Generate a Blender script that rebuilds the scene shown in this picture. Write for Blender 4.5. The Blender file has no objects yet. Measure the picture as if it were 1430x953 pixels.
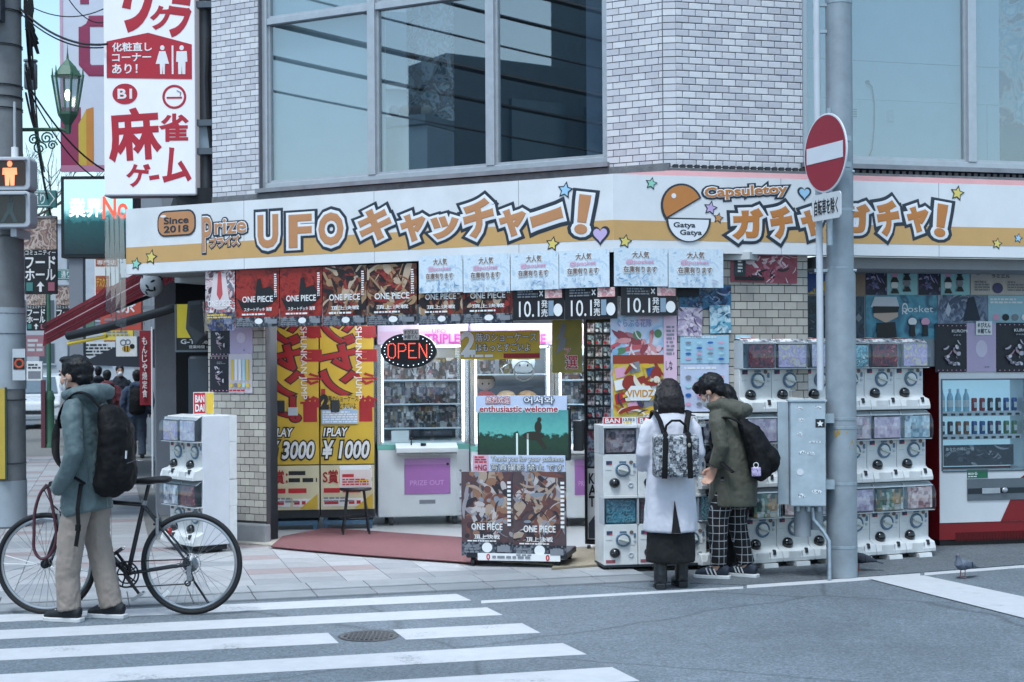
import bpy, bmesh, math, random
from mathutils import Vector, Matrix
random.seed(7)
SC = bpy.context.scene
COL = SC.collection
R = math.radians
# ---------------------------------------------------------------- camera
F_PX, CX, HY, ROLL, CAM_H = 2100.0, 715.0, 511.0, R(0.36), 1.65
cam_d = bpy.data.cameras.new('camera')
cam_d.sensor_fit = 'HORIZONTAL'; cam_d.sensor_width = 36.0
cam_d.lens = 36.0 * F_PX / 1430.0
cam_d.shift_y = (HY - 476.5) / 1430.0
cam_d.clip_start = 0.1; cam_d.clip_end = 2000
cam_d.dof.use_dof = True; cam_d.dof.focus_distance = 11.5; cam_d.dof.aperture_fstop = 5.6
cam = bpy.data.objects.new('camera', cam_d); COL.objects.link(cam)
cam.matrix_world = Matrix.Translation((0, 0, CAM_H)) @ Matrix.Rotation(ROLL, 4, 'Y') @ Matrix.Rotation(R(90), 4, 'X')
SC.camera = cam
# ---------------------------------------------------------------- world, sun, exposure
SUN_EL, SUN_AZ = R(66), R(-160)          # behind the camera, to the left; veiled by cloud
w = bpy.data.worlds.new('World'); SC.world = w; w.use_nodes = True
nt = w.node_tree; nt.nodes.clear()
sky = nt.nodes.new('ShaderNodeTexSky'); sky.sky_type = 'NISHITA'; sky.sun_disc = False
sky.sun_elevation = SUN_EL; sky.sun_rotation = SUN_AZ
sky.air_density = 1.0; sky.dust_density = 1.5; sky.ozone_density = 1.0
hsv = nt.nodes.new('ShaderNodeHueSaturation'); hsv.inputs['Saturation'].default_value = 1.0; hsv.inputs['Value'].default_value = 1.0; hsv.inputs['Hue'].default_value = 0.478
bg = nt.nodes.new('ShaderNodeBackground'); bg.inputs['Strength'].default_value = 0.13
wo = nt.nodes.new('ShaderNodeOutputWorld')
nt.links.new(sky.outputs[0], hsv.inputs['Color']); nt.links.new(hsv.outputs[0], bg.inputs[0]); nt.links.new(bg.outputs[0], wo.inputs[0])
sun_d = bpy.data.lights.new('sun', 'SUN'); sun_d.energy = 1.5; sun_d.angle = R(16); sun_d.color = (0.81, 0.93, 1.0)
sun = bpy.data.objects.new('sun', sun_d); COL.objects.link(sun)
sd = Vector((math.sin(SUN_AZ) * math.cos(SUN_EL), math.cos(SUN_AZ) * math.cos(SUN_EL), math.sin(SUN_EL)))
sun.rotation_euler = sd.to_track_quat('Z', 'Y').to_euler(); sun.location = sd * 60
vs = SC.view_settings
vs.view_transform = 'Standard'; vs.look = 'None'; vs.gamma = 1.0; vs.use_curve_mapping = False; vs.exposure = 0.99
SC.cycles.use_denoising = True
SC.cycles.max_bounces = 7; SC.cycles.transparent_max_bounces = 16
SC.cycles.caustics_reflective = False; SC.cycles.caustics_refractive = False
# ---------------------------------------------------------------- pixels of the photograph -> places
def ray(x, y):
    u = (x - CX) / F_PX; v = (HY - y) / F_PX
    return Vector((u * math.cos(ROLL) + v * math.sin(ROLL), 1.0, -u * math.sin(ROLL) + v * math.cos(ROLL)))
CAMP = Vector((0, 0, CAM_H))
def G(x, y, z=0.0):                      # the point of the level z seen at this pixel
    d = ray(x, y); return CAMP + d * ((z - CAM_H) / d.z)
def PY(x, y, Y):                         # the point at depth Y
    return CAMP + ray(x, y) * Y
def dirv(az): return Vector((math.sin(R(az)), math.cos(R(az)), 0))
class Frame:                             # an upright plane: local x along it, y up, z towards the viewer
    def __init__(s, o, az):
        s.o = Vector((o[0], o[1], 0)); s.u = dirv(az); s.n = Vector((s.u.y, -s.u.x, 0))
        s.M = Matrix(((s.u.x, 0, s.n.x, s.o.x), (s.u.y, 0, s.n.y, s.o.y), (0, 1, 0, 0), (0, 0, 0, 1)))
    def at(s, x, y, off=0.0):
        d = ray(x, y); t = (s.o + s.n * off - CAMP).dot(s.n) / d.dot(s.n)
        p = CAMP + d * t
        return ((p - s.o).dot(s.u), p.z)
    def rect(s, x0, y0, x1, y1, off=0.0):   # pixel box -> local (a0, b0, a1, b1)
        ym = (y0 + y1) / 2; xm = (x0 + x1) / 2
        return (s.at(x0, ym, off)[0], s.at(xm, y1, off)[1], s.at(x1, ym, off)[0], s.at(xm, y0, off)[1])
    def W(s, a, b, off=0.0): return s.o + s.u * a + s.n * off + Vector((0, 0, b))
    def T(s, a=0, b=0, off=0.0): return s.M @ Matrix.Translation((a, b, off))
# ---------------------------------------------------------------- colour and materials
def C(h):
    h = h.lstrip('#'); o = []
    for i in (0, 2, 4):
        c = int(h[i:i + 2], 16) / 255; o.append(c / 12.92 if c < .04045 else ((c + .055) / 1.055) ** 2.4)
    return (*o, 1)
MATS = {}
def mat(name, col, rough=.6, metal=0, var=.06, vscale=6, bump=0, bscale=60, spec=.5, trans=0, emit=None, estr=0, alpha=1, coat=0, dirt=0):
    if name in MATS: return MATS[name]
    m = bpy.data.materials.new(name); m.use_nodes = True; n = m.node_tree; N = n.nodes; L = n.links
    b = N['Principled BSDF']; c = C(col) if isinstance(col, str) else (*col, 1)
    b.inputs['Roughness'].default_value = rough; b.inputs['Metallic'].default_value = metal
    b.inputs['Specular IOR Level'].default_value = spec; b.inputs['Transmission Weight'].default_value = trans
    b.inputs['Alpha'].default_value = alpha; b.inputs['Coat Weight'].default_value = coat
    b.inputs['Base Color'].default_value = c
    if emit is not None:
        b.inputs['Emission Color'].default_value = C(emit); b.inputs['Emission Strength'].default_value = estr
    if var or bump:
        tc = N.new('ShaderNodeTexCoord')
    if var:
        no = N.new('ShaderNodeTexNoise'); no.inputs['Scale'].default_value = vscale; no.inputs['Detail'].default_value = 5; no.inputs['Roughness'].default_value = .62
        L.new(tc.outputs['Object'], no.inputs['Vector'])
        mr = N.new('ShaderNodeMapRange'); mr.inputs[1].default_value = .3; mr.inputs[2].default_value = .7
        mr.inputs[3].default_value = 1 - var - dirt; mr.inputs[4].default_value = 1 + var
        L.new(no.outputs['Fac'], mr.inputs[0])
        mx = N.new('ShaderNodeMix'); mx.data_type = 'RGBA'; mx.blend_type = 'MULTIPLY'; mx.inputs[0].default_value = 1
        mx.inputs[6].default_value = c; L.new(mr.outputs[0], mx.inputs[7]); L.new(mx.outputs[2], b.inputs['Base Color'])
        m2 = N.new('ShaderNodeMapRange'); m2.inputs[3].default_value = max(.02, rough - .08); m2.inputs[4].default_value = min(1, rough + .12)
        L.new(no.outputs['Fac'], m2.inputs[0]); L.new(m2.outputs[0], b.inputs['Roughness'])
    if bump:
        nb = N.new('ShaderNodeTexNoise'); nb.inputs['Scale'].default_value = bscale; nb.inputs['Detail'].default_value = 4
        L.new(tc.outputs['Object'], nb.inputs['Vector'])
        bp = N.new('ShaderNodeBump'); bp.inputs['Strength'].default_value = bump; bp.inputs['Distance'].default_value = .01
        L.new(nb.outputs['Fac'], bp.inputs['Height']); L.new(bp.outputs[0], b.inputs['Normal'])
    MATS[name] = m; return m
def art(name, pal, scale=14, seed=0, line=.25, rough=.45, big=3.0):
    """busy printed picture: warped cells of the palette over broad soft shapes"""
    if name in MATS: return MATS[name]
    m = bpy.data.materials.new(name); m.use_nodes = True; n = m.node_tree; N = n.nodes; L = n.links; b = N['Principled BSDF']
    b.inputs['Roughness'].default_value = rough
    tc = N.new('ShaderNodeTexCoord'); mp = N.new('ShaderNodeMapping'); mp.inputs['Location'].default_value = (seed * 3.7, seed * 1.9, seed * .73)
    L.new(tc.outputs['Object'], mp.inputs[0])
    def noise(sc, det, dist, rg=.5):
        q = N.new('ShaderNodeTexNoise'); q.inputs['Scale'].default_value = sc; q.inputs['Detail'].default_value = det; q.inputs['Distortion'].default_value = dist; q.inputs['Roughness'].default_value = rg
        L.new(mp.outputs[0], q.inputs['Vector']); return q.outputs['Fac']
    def math_(op, x, y):
        q = N.new('ShaderNodeMath'); q.operation = op
        for i, v in enumerate((x, y)):
            if isinstance(v, (int, float)): q.inputs[i].default_value = v
            elif v is not None: L.new(v, q.inputs[i])
        return q.outputs[0]
    n1 = noise(big * 1.4, 2, 2.2); n2 = noise(scale * .55, 3, 1.4); n3 = noise(scale * 2.4, 2, .6)
    v1 = math_('MULTIPLY', math_('SUBTRACT', n1, .5), 1.9); v2 = math_('MULTIPLY', math_('SUBTRACT', n2, .5), 1.9); v3 = math_('MULTIPLY', math_('SUBTRACT', n3, .5), .35)
    mmo = math_('ADD', math_('ADD', v1, v2), math_('ADD', v3, .5))
    cr = N.new('ShaderNodeValToRGB'); e = cr.color_ramp.elements
    for i, c in enumerate(pal):
        p = i / (len(pal) - 1)
        if i < 2: e[i].position = p; e[i].color = C(c)
        else: q = e.new(p); q.color = C(c)
    # keep order right when two defaults exist
    for i, c in enumerate(pal): e[i].position = i / (len(pal) - 1); e[i].color = C(c)
    L.new(mmo, cr.inputs[0])
    cont = math_('FRACT', math_('MULTIPLY', mmo, 2.0), None)
    me = N.new('ShaderNodeMapRange'); me.inputs[2].default_value = .16; me.inputs[3].default_value = 1 - line; me.inputs[4].default_value = 1
    L.new(cont, me.inputs[0])
    mx = N.new('ShaderNodeMix'); mx.data_type = 'RGBA'; mx.blend_type = 'MULTIPLY'; mx.inputs[0].default_value = 1
    L.new(cr.outputs[0], mx.inputs[6]); L.new(me.outputs[0], mx.inputs[7]); L.new(mx.outputs[2], b.inputs['Base Color'])
    MATS[name] = m; return m
def grid_art(name, pal, scale=30, seed=0, rough=.4, gap=.12):
    """small printed or packed rectangles in the palette's colours"""
    if name in MATS: return MATS[name]
    m = bpy.data.materials.new(name); m.use_nodes = True; n = m.node_tree; N = n.nodes; L = n.links; b = N['Principled BSDF']; b.inputs['Roughness'].default_value = rough
    tc = N.new('ShaderNodeTexCoord'); mp = N.new('ShaderNodeMapping'); mp.inputs['Location'].default_value = (seed * 3.71, seed * 1.93, seed * .7); mp.inputs['Scale'].default_value = (1, .8, 1); L.new(tc.outputs['Object'], mp.inputs[0])
    cols = []
    for k, sc in enumerate((scale, scale * 2.6)):
        v = N.new('ShaderNodeTexVoronoi'); v.distance = 'CHEBYCHEV'; v.inputs['Scale'].default_value = sc; v.inputs['Randomness'].default_value = .55; L.new(mp.outputs[0], v.inputs['Vector'])
        sx = N.new('ShaderNodeSeparateColor'); L.new(v.outputs['Color'], sx.inputs[0])
        cr = N.new('ShaderNodeValToRGB'); cr.color_ramp.interpolation = 'CONSTANT'; e = cr.color_ramp.elements
        for i in range(2, len(pal)): e.new(i / len(pal))
        for i, c in enumerate(pal): e[i].position = i / len(pal); e[i].color = C(c)
        L.new(sx.outputs[k], cr.inputs[0]); d = N.new('ShaderNodeMapRange'); d.inputs[1].default_value = .42; d.inputs[2].default_value = .5; d.inputs[3].default_value = 1; d.inputs[4].default_value = 1 - gap; L.new(v.outputs['Distance'], d.inputs[0])
        x = N.new('ShaderNodeMix'); x.data_type = 'RGBA'; x.blend_type = 'MULTIPLY'; x.inputs[0].default_value = 1; L.new(cr.outputs[0], x.inputs[6]); L.new(d.outputs[0], x.inputs[7]); cols.append(x)
    x = N.new('ShaderNodeMix'); x.data_type = 'RGBA'; x.inputs[0].default_value = .42; L.new(cols[0].outputs[2], x.inputs[6]); L.new(cols[1].outputs[2], x.inputs[7]); L.new(x.outputs[2], b.inputs['Base Color'])
    MATS[name] = m; return m
def glass(name, tint='#ffffff', rough=.02, refl=1.0, dens=.0):
    """thin pane: clear, with a mirror reflection that grows at grazing angles"""
    if name in MATS: return MATS[name]
    m = bpy.data.materials.new(name); m.use_nodes = True; n = m.node_tree; N = n.nodes; L = n.links; N.clear()
    o = N.new('ShaderNodeOutputMaterial'); t = N.new('ShaderNodeBsdfTransparent'); t.inputs[0].default_value = C(tint)
    g = N.new('ShaderNodeBsdfGlossy'); g.inputs['Roughness'].default_value = rough
    fr = N.new('ShaderNodeLayerWeight'); fr.inputs[0].default_value = .5
    pw = N.new('ShaderNodeMath'); pw.operation = 'POWER'; pw.inputs[1].default_value = 4.0; L.new(fr.outputs['Facing'], pw.inputs[0])
    ma = N.new('ShaderNodeMath'); ma.operation = 'MULTIPLY_ADD'; ma.inputs[1].default_value = .6 * refl; ma.inputs[2].default_value = .03 + dens; ma.use_clamp = True
    mx = N.new('ShaderNodeMixShader'); L.new(pw.outputs[0], ma.inputs[0]); L.new(ma.outputs[0], mx.inputs[0])
    L.new(t.outputs[0], mx.inputs[1]); L.new(g.outputs[0], mx.inputs[2]); L.new(mx.outputs[0], o.inputs[0])
    MATS[name] = m; return m
# ---------------------------------------------------------------- mesh building
class MB:
    def __init__(s): s.v = []; s.f = []
    def add(s, vs, fs, M=None):
        k = len(s.v)
        s.v += [tuple(M @ Vector(q)) if M is not None else tuple(q) for q in vs]
        s.f += [tuple(i + k for i in q) for q in fs]; return s
    def box(s, x0, x1, y0, y1, z0, z1, M=None):
        return s.add([(x0, y0, z0), (x1, y0, z0), (x1, y1, z0), (x0, y1, z0), (x0, y0, z1), (x1, y0, z1), (x1, y1, z1), (x0, y1, z1)],
                     [(3, 2, 1, 0), (4, 5, 6, 7), (0, 1, 5, 4), (1, 2, 6, 5), (2, 3, 7, 6), (3, 0, 4, 7)], M)
    def quad(s, a, b, c, d, M=None): return s.add([a, b, c, d], [(0, 1, 2, 3)], M)
    def prism(s, poly, z0, z1, M=None):          # polygon in x,y extruded along z
        n = len(poly)
        return s.add([(x, y, z0) for x, y in poly] + [(x, y, z1) for x, y in poly],
                     [tuple(range(n))[::-1], tuple(range(n, 2 * n))] + [(i, (i + 1) % n, n + (i + 1) % n, n + i) for i in range(n)], M)
    def tube(s, path, rad, n=8, ref=None, cap=True, M=None, flat=None):
        """rings round a path; rad = number, list, or list of (ra, rb); ref = direction of ra"""
        P = [Vector(p) for p in path]; k = len(P); rings = []
        prev = Vector(ref) if ref is not None else None
        for i in range(k):
            t = (P[min(i + 1, k - 1)] - P[max(i - 1, 0)]);
            if t.length < 1e-9: t = Vector((0, 0, 1))
            t.normalize()
            if prev is None: prev = Vector((1, 0, 0)) if abs(t.x) < .8 else Vector((0, 1, 0))
            a = prev - t * prev.dot(t)
            if a.length < 1e-6: a = t.orthogonal()
            a.normalize(); b = t.cross(a)
            if ref is None: prev = a
            r = rad[i] if isinstance(rad, (list, tuple)) else rad
            ra, rb = r if isinstance(r, (list, tuple)) else (r, r)
            rings.append([P[i] + a * (ra * math.cos(2 * math.pi * j / n)) + b * (rb * math.sin(2 * math.pi * j / n)) for j in range(n)])
        vs = [q for g in rings for q in g]; fs = []
        for i in range(k - 1):
            for j in range(n): fs.append((i * n + j, i * n + (j + 1) % n, (i + 1) * n + (j + 1) % n, (i + 1) * n + j))
        if cap: fs += [tuple(range(n))[::-1], tuple(range((k - 1) * n, k * n))]
        return s.add(vs, fs, M)
    def cyl(s, a, b, r, r2=None, n=12, M=None): return s.tube([a, b], [r, r if r2 is None else r2], n, M=M)
    def lathe(s, prof, n=16, M=None):            # profile (r, z) round z
        vs = []; fs = []; k = len(prof)
        for r, z in prof: vs += [(r * math.cos(2 * math.pi * j / n), r * math.sin(2 * math.pi * j / n), z) for j in range(n)]
        for i in range(k - 1):
            for j in range(n): fs.append((i * n + j, i * n + (j + 1) % n, (i + 1) * n + (j + 1) % n, (i + 1) * n + j))
        if prof[0][0] > 1e-6: fs.append(tuple(range(n))[::-1])
        if prof[-1][0] > 1e-6: fs.append(tuple(range((k - 1) * n, k * n)))
        return s.add(vs, fs, M)
    def ball(s, c, r, n=14, m=8, M=None):
        rx, ry, rz = r if isinstance(r, (tuple, list)) else (r, r, r)
        T = Matrix.Translation(c) @ Matrix.Diagonal((rx, ry, rz, 1))
        pr = [(max(1e-4, math.sin(math.pi * i / m)), -math.cos(math.pi * i / m)) for i in range(m + 1)]
        return s.lathe(pr, n, (M @ T) if M is not None else T)
    def torus(s, c, R0, r, axis='Y', n=40, m=8, M=None, rb=None):
        vs = []; fs = []; rb = rb or r
        for i in range(n):
            a = 2 * math.pi * i / n
            for j in range(m):
                b = 2 * math.pi * j / m; q = R0 + r * math.cos(b); h = rb * math.sin(b)
                p = {'Y': (q * math.cos(a), h, q * math.sin(a)), 'Z': (q * math.cos(a), q * math.sin(a), h), 'X': (h, q * math.cos(a), q * math.sin(a))}[axis]
                vs.append((p[0] + c[0], p[1] + c[1], p[2] + c[2]))
        for i in range(n):
            for j in range(m): fs.append((i * m + j, ((i + 1) % n) * m + j, ((i + 1) % n) * m + (j + 1) % m, i * m + (j + 1) % m))
        return s.add(vs, fs, M)
    def mesh(s, name):
        m = bpy.data.meshes.new(name); m.from_pydata(s.v, [], s.f); m.update()
        bm = bmesh.new(); bm.from_mesh(m); bmesh.ops.recalc_face_normals(bm, faces=bm.faces); bm.to_mesh(m); bm.free()
        return m
def rrect(x0, y0, x1, y1, r, n=5):
    out = []
    for cx, cy, a0 in ((x1 - r, y1 - r, 0), (x0 + r, y1 - r, 90), (x0 + r, y0 + r, 180), (x1 - r, y0 + r, 270)):
        for i in range(n + 1): a = R(a0 + 90 * i / n); out.append((cx + r * math.cos(a), cy + r * math.sin(a)))
    return out
def ell(cx, cy, rx, ry, n=24): return [(cx + rx * math.cos(2 * math.pi * i / n), cy + ry * math.sin(2 * math.pi * i / n)) for i in range(n)]
def link(o, parent=None, M=None):
    COL.objects.link(o)
    if parent is not None: o.parent = parent
    if M is not None: o.matrix_local = M
    return o
def part(name, g, m, parent=None, M=None, smooth=None, bevel=0, seg=2):
    me = g.mesh(name) if isinstance(g, MB) else g
    if m is not None:
        me.materials.clear(); me.materials.append(m)
    if smooth:
        me.shade_smooth(); me.set_sharp_from_angle(angle=R(smooth if smooth is not True else 40))
    o = bpy.data.objects.new(name, me); link(o, parent, M)
    if bevel:
        b = o.modifiers.new('bevel', 'BEVEL'); b.width = bevel; b.segments = seg; b.limit_method = 'ANGLE'; b.angle_limit = R(40)
    return o
def tag(o, label=None, cat=None, group=None, kind=None):
    if label: o['label'] = label
    if cat: o['category'] = cat
    if group: o['group'] = group
    if kind: o['kind'] = kind
    return o
def thing(name, label, cat, M=None, group=None):
    o = bpy.data.objects.new(name, None); o.empty_display_size = .1; link(o, None, M); return tag(o, label, cat, group)
def struct(name, g, m, parent=None, **k):
    o = part(name, g, m, parent, **k)
    if parent is None: o['kind'] = 'structure'
    return o
def copy_tree(o, parent=None):
    c = o.copy(); COL.objects.link(c); c.parent = parent
    for ch in o.children: copy_tree(ch, c)
    return c
# ---------------------------------------------------------------- lettering (Blender's own built-in font)
TXC = {}
def text_mesh(s, bold=0.0, bev=0.0, space=1.0, shear=0.0):
    key = (s, bold, bev, space, shear)
    if key not in TXC:
        c = bpy.data.curves.new('lettering', 'FONT'); c.body = s; c.resolution_u = 3; c.space_character = space; c.shear = shear
        c.offset = bold
        if bev: c.bevel_depth = bev; c.bevel_resolution = 2
        o = bpy.data.objects.new('lettering', c)
        m = bpy.data.meshes.new_from_object(o)
        bpy.data.objects.remove(o); bpy.data.curves.remove(c)
        vs = [tuple(v.co) for v in m.vertices]; fs = [tuple(p.vertices) for p in m.polygons]; bpy.data.meshes.remove(m)
        TXC[key] = (vs, fs)
    return TXC[key]
def spline(P, n=5):
    out = []; k = len(P)
    for i in range(k - 1):
        p0, p1, p2, p3 = P[max(i - 1, 0)], P[i], P[i + 1], P[min(i + 2, k - 1)]
        for j in range(n):
            t = j / n; out.append(tuple(.5 * (2 * b + (c - a) * t + (2 * a - 5 * b + 4 * c - d) * t * t + (3 * b - a - 3 * c + d) * t ** 3) for a, b, c, d in zip(p0, p1, p2, p3)))
    return out + [tuple(P[-1])]
def put_text(g, s, box, z, bold=.015, bev=0, rot=0, fit=None, keep=False, space=1.0, shear=0.0, thick=.0015, vert=False):
    """add lettering to g so that it fills box (x0,y0,x1,y1); fit = text whose bounds are used (same for all outline layers)"""
    if vert:                                     # characters stacked top to bottom
        x0, y0, x1, y1 = box; n = len(s); h = (y1 - y0) / n
        for i, ch in enumerate(s): put_text(g, ch, (x0, y1 - (i + 1) * h + h * .06, x1, y1 - i * h - h * .06), z, bold, bev, 0, None, False, 1, 0, thick)
        return g
    if bold and not bev: bev = bold * .8
    vs, fs = text_mesh(s, 0.0, bev, space, shear); b0 = text_mesh(s, 0.0, 0.0, space, shear)[0]
    if not b0: return g
    xs = [q[0] for q in b0]; ys = [q[1] for q in b0]; zs = [abs(q[2]) for q in vs] or [1]
    x0, y0, x1, y1 = box; W, H = max(xs) - min(xs), max(ys) - min(ys); W = max(W, .02); H = max(H, .02)
    sx, sy = (x1 - x0) / W, (y1 - y0) / H
    if keep: sx = sy = min(sx, sy)
    zz = max(zs); sz = thick / zz if zz > 1e-6 else 1
    mx, my = (max(xs) + min(xs)) / 2, (max(ys) + min(ys)) / 2
    T = Matrix.Translation(((x0 + x1) / 2, (y0 + y1) / 2, z)) @ Matrix.Rotation(R(rot), 4, 'Z')
    k = len(g.v)
    g.v += [tuple(T @ Vector(((q[0] - mx) * sx, (q[1] - my) * sy, q[2] * sz))) for q in vs]
    g.f += [tuple(i + k for i in q) for q in fs]
    return g
def lettering(s, box, z, m, parent, name='lettering', **k):
    return part(name, put_text(MB(), s, box, z, **k), m, parent)
WHITE = mat('white_print', '#dfe0e0', .5, var=.03)
BLACK = mat('black_print', '#14171c', .5, var=.05)
REDP = mat('red_print', '#b8202c', .5, var=.04)
YELP = mat('yellow_print', '#dcb93c', .5, var=.04)
GREY = mat('grey_print', '#7c8088', .5, var=.04)
BLUEP = mat('blue_print', '#2a5fa8', .5, var=.04)
PINKP = mat('pink_print', '#d49ab4', .5, var=.04)
CYANP = mat('pale_cyan_print', '#a6cfd8', .5, var=.04)
def deco(o, W, H, items, z=.0016):
    """printed pieces on a sheet W x H whose lower left corner is the origin; boxes in fractions"""
    lay = z
    for it in items:
        k, b = it[0], None
        lay += .0014
        if k == 't':
            b = it[2]; kw = dict(it[4]) if len(it) > 4 else {}; kw.setdefault('thick', .0004)
            lettering(it[1], (b[0] * W, b[1] * H, b[2] * W, b[3] * H), lay, it[3], o, **kw)
        elif k == 'r':
            b = it[1]; part('printed_panel', MB().box(b[0] * W, b[2] * W, b[1] * H, b[3] * H, lay - .0008, lay), it[2], o)
        elif k == 'o':
            b = it[1]; part('printed_disc', MB().prism(ell((b[0] + b[2]) / 2 * W, (b[1] + b[3]) / 2 * H, (b[2] - b[0]) / 2 * W, (b[3] - b[1]) / 2 * H), lay - .0008, lay), it[2], o)
        elif k == 'p':
            part('printed_shape', MB().prism([(x * W, y * H) for x, y in it[1]], lay - .0008, lay), it[2], o)
        elif k == 's':                           # drawn picture: overlapping brush shapes in the given colours
            b = it[1]; pal = it[2]; cnt = it[3]; rr = random.Random(it[4]); x0, y0, x1, y1 = b[0] * W, b[1] * H, b[2] * W, b[3] * H; gs = [MB() for _ in pal]; D = min(x1 - x0, y1 - y0)
            cl = lambda x, y: (min(max(x, x0), x1), min(max(y, y0), y1))
            for i in range(cnt):
                f = 1 - .75 * i / cnt; cx, cy = x0 + (x1 - x0) * rr.betavariate(1.6, 1.6), y0 + (y1 - y0) * rr.betavariate(1.4, 1.4); a = rr.uniform(0, 6.28); zz = lay + .00003 * i; gi = gs[rr.randrange(len(pal))]
                if rr.random() < .35:
                    rx, ry = D * rr.uniform(.08, .22) * f, D * rr.uniform(.06, .16) * f; n = 12
                    pts = [(cx + rx * math.cos(t) * math.cos(a) - ry * math.sin(t) * math.sin(a), cy + rx * math.cos(t) * math.sin(a) + ry * math.sin(t) * math.cos(a)) for t in [6.283 * q / n for q in range(n)]]
                else:                            # tapering curved stroke
                    L_, w_, bend = D * rr.uniform(.25, .75) * (f + .2), D * rr.uniform(.02, .09) * f, rr.uniform(-1.6, 1.6); n = 7; lf, rt = [], []
                    for q in range(n + 1):
                        t = q / n; an = a + bend * t; px_, py_ = cx + L_ * (t - .3) * math.cos(a + bend * t * .5), cy + L_ * (t - .3) * math.sin(a + bend * t * .5); ww = w_ * (math.sin(math.pi * (.12 + .88 * t)) ** .7 + .02)
                        lf.append((px_ - ww * math.sin(an), py_ + ww * math.cos(an))); rt.append((px_ + ww * math.sin(an), py_ - ww * math.cos(an)))
                    pts = lf + rt[::-1]
                pts = [cl(*q) for q in pts]; gi.add([(x, y, zz) for x, y in pts], [tuple(range(len(pts)))])
            for gi, c in zip(gs, pal):
                if gi.v: part('printed_picture', gi, mat('ink_' + c.lstrip('#'), c, .45, var=.05, vscale=20), o)['kind'] = 'stuff'
            lay += .00003 * cnt
        elif k == 'l':                           # block of fine text lines
            b = it[1]; n = it[3]; g = MB(); rr = random.Random(hash(it[1]) & 255)
            h = (b[3] - b[1]) * H / n
            for i in range(n):
                x = b[0] * W; xe = b[2] * W * (1 if i < n - 1 else .8)
                while x < xe - 1e-4:
                    ww = rr.uniform(.5, 2.4) * h; g.box(x, min(xe, x + ww), b[1] * H + i * h + .2 * h, b[1] * H + i * h + .78 * h, lay - .0006, lay); x += ww + h * .35
            part('fine_print', g, it[2], o)
def sheet_mesh(W, H, curl=.004, n=6, seed=0, t=.0014):
    """a paper sheet with slight waves, lower left corner at the origin"""
    rr = random.Random(seed); ph = [rr.uniform(0, 6.28) for _ in range(4)]; g = MB(); vs = []; fs = []
    for s_ in (0, 1):
        for j in range(n + 1):
            for i in range(n + 1):
                x, y = i / n, j / n
                z = curl * (.0 + .25 * math.sin(3 * x + ph[0]) * (1 - y) - .25 * (1 - y)) - (t if s_ == 0 else 0)
                vs.append((x * W, y * H, z))
    k = (n + 1) ** 2
    for j in range(n):
        for i in range(n):
            a = j * (n + 1) + i
            fs.append((k + a, k + a + 1, k + a + n + 2, k + a + n + 1)); fs.append((a, a + n + 1, a + n + 2, a + 1))
    e = [i for i in range(n)]
    for i in range(n):
        a = i; fs.append((a, a + 1, k + a + 1, k + a))
        a = n * (n + 1) + i; fs.append((a + 1, a, k + a, k + a + 1))
        a = i * (n + 1); fs.append((a + n + 1, a, k + a, k + a + n + 1))
        a = i * (n + 1) + n; fs.append((a, a + n + 1, k + a + n + 1, k + a))
    return g.add(vs, fs)
PSEED = [0]
def poster(fr, px, off, m, label, items=(), group='paper posters on the shop front', name='poster', tilt=0, curl=.003, cat='poster'):
    PSEED[0] += 1
    a0, b0, a1, b1 = fr.rect(*px, off); W, H = a1 - a0, b1 - b0
    M = fr.T(a0, b0, off) @ Matrix.Rotation(R(tilt), 4, 'Z')
    t = thing(name, label, cat, M, group)
    part('sheet', sheet_mesh(W, H, curl, seed=PSEED[0]), m, t, smooth=True)
    deco(t, W, H, items, .0005)
    return t
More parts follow.
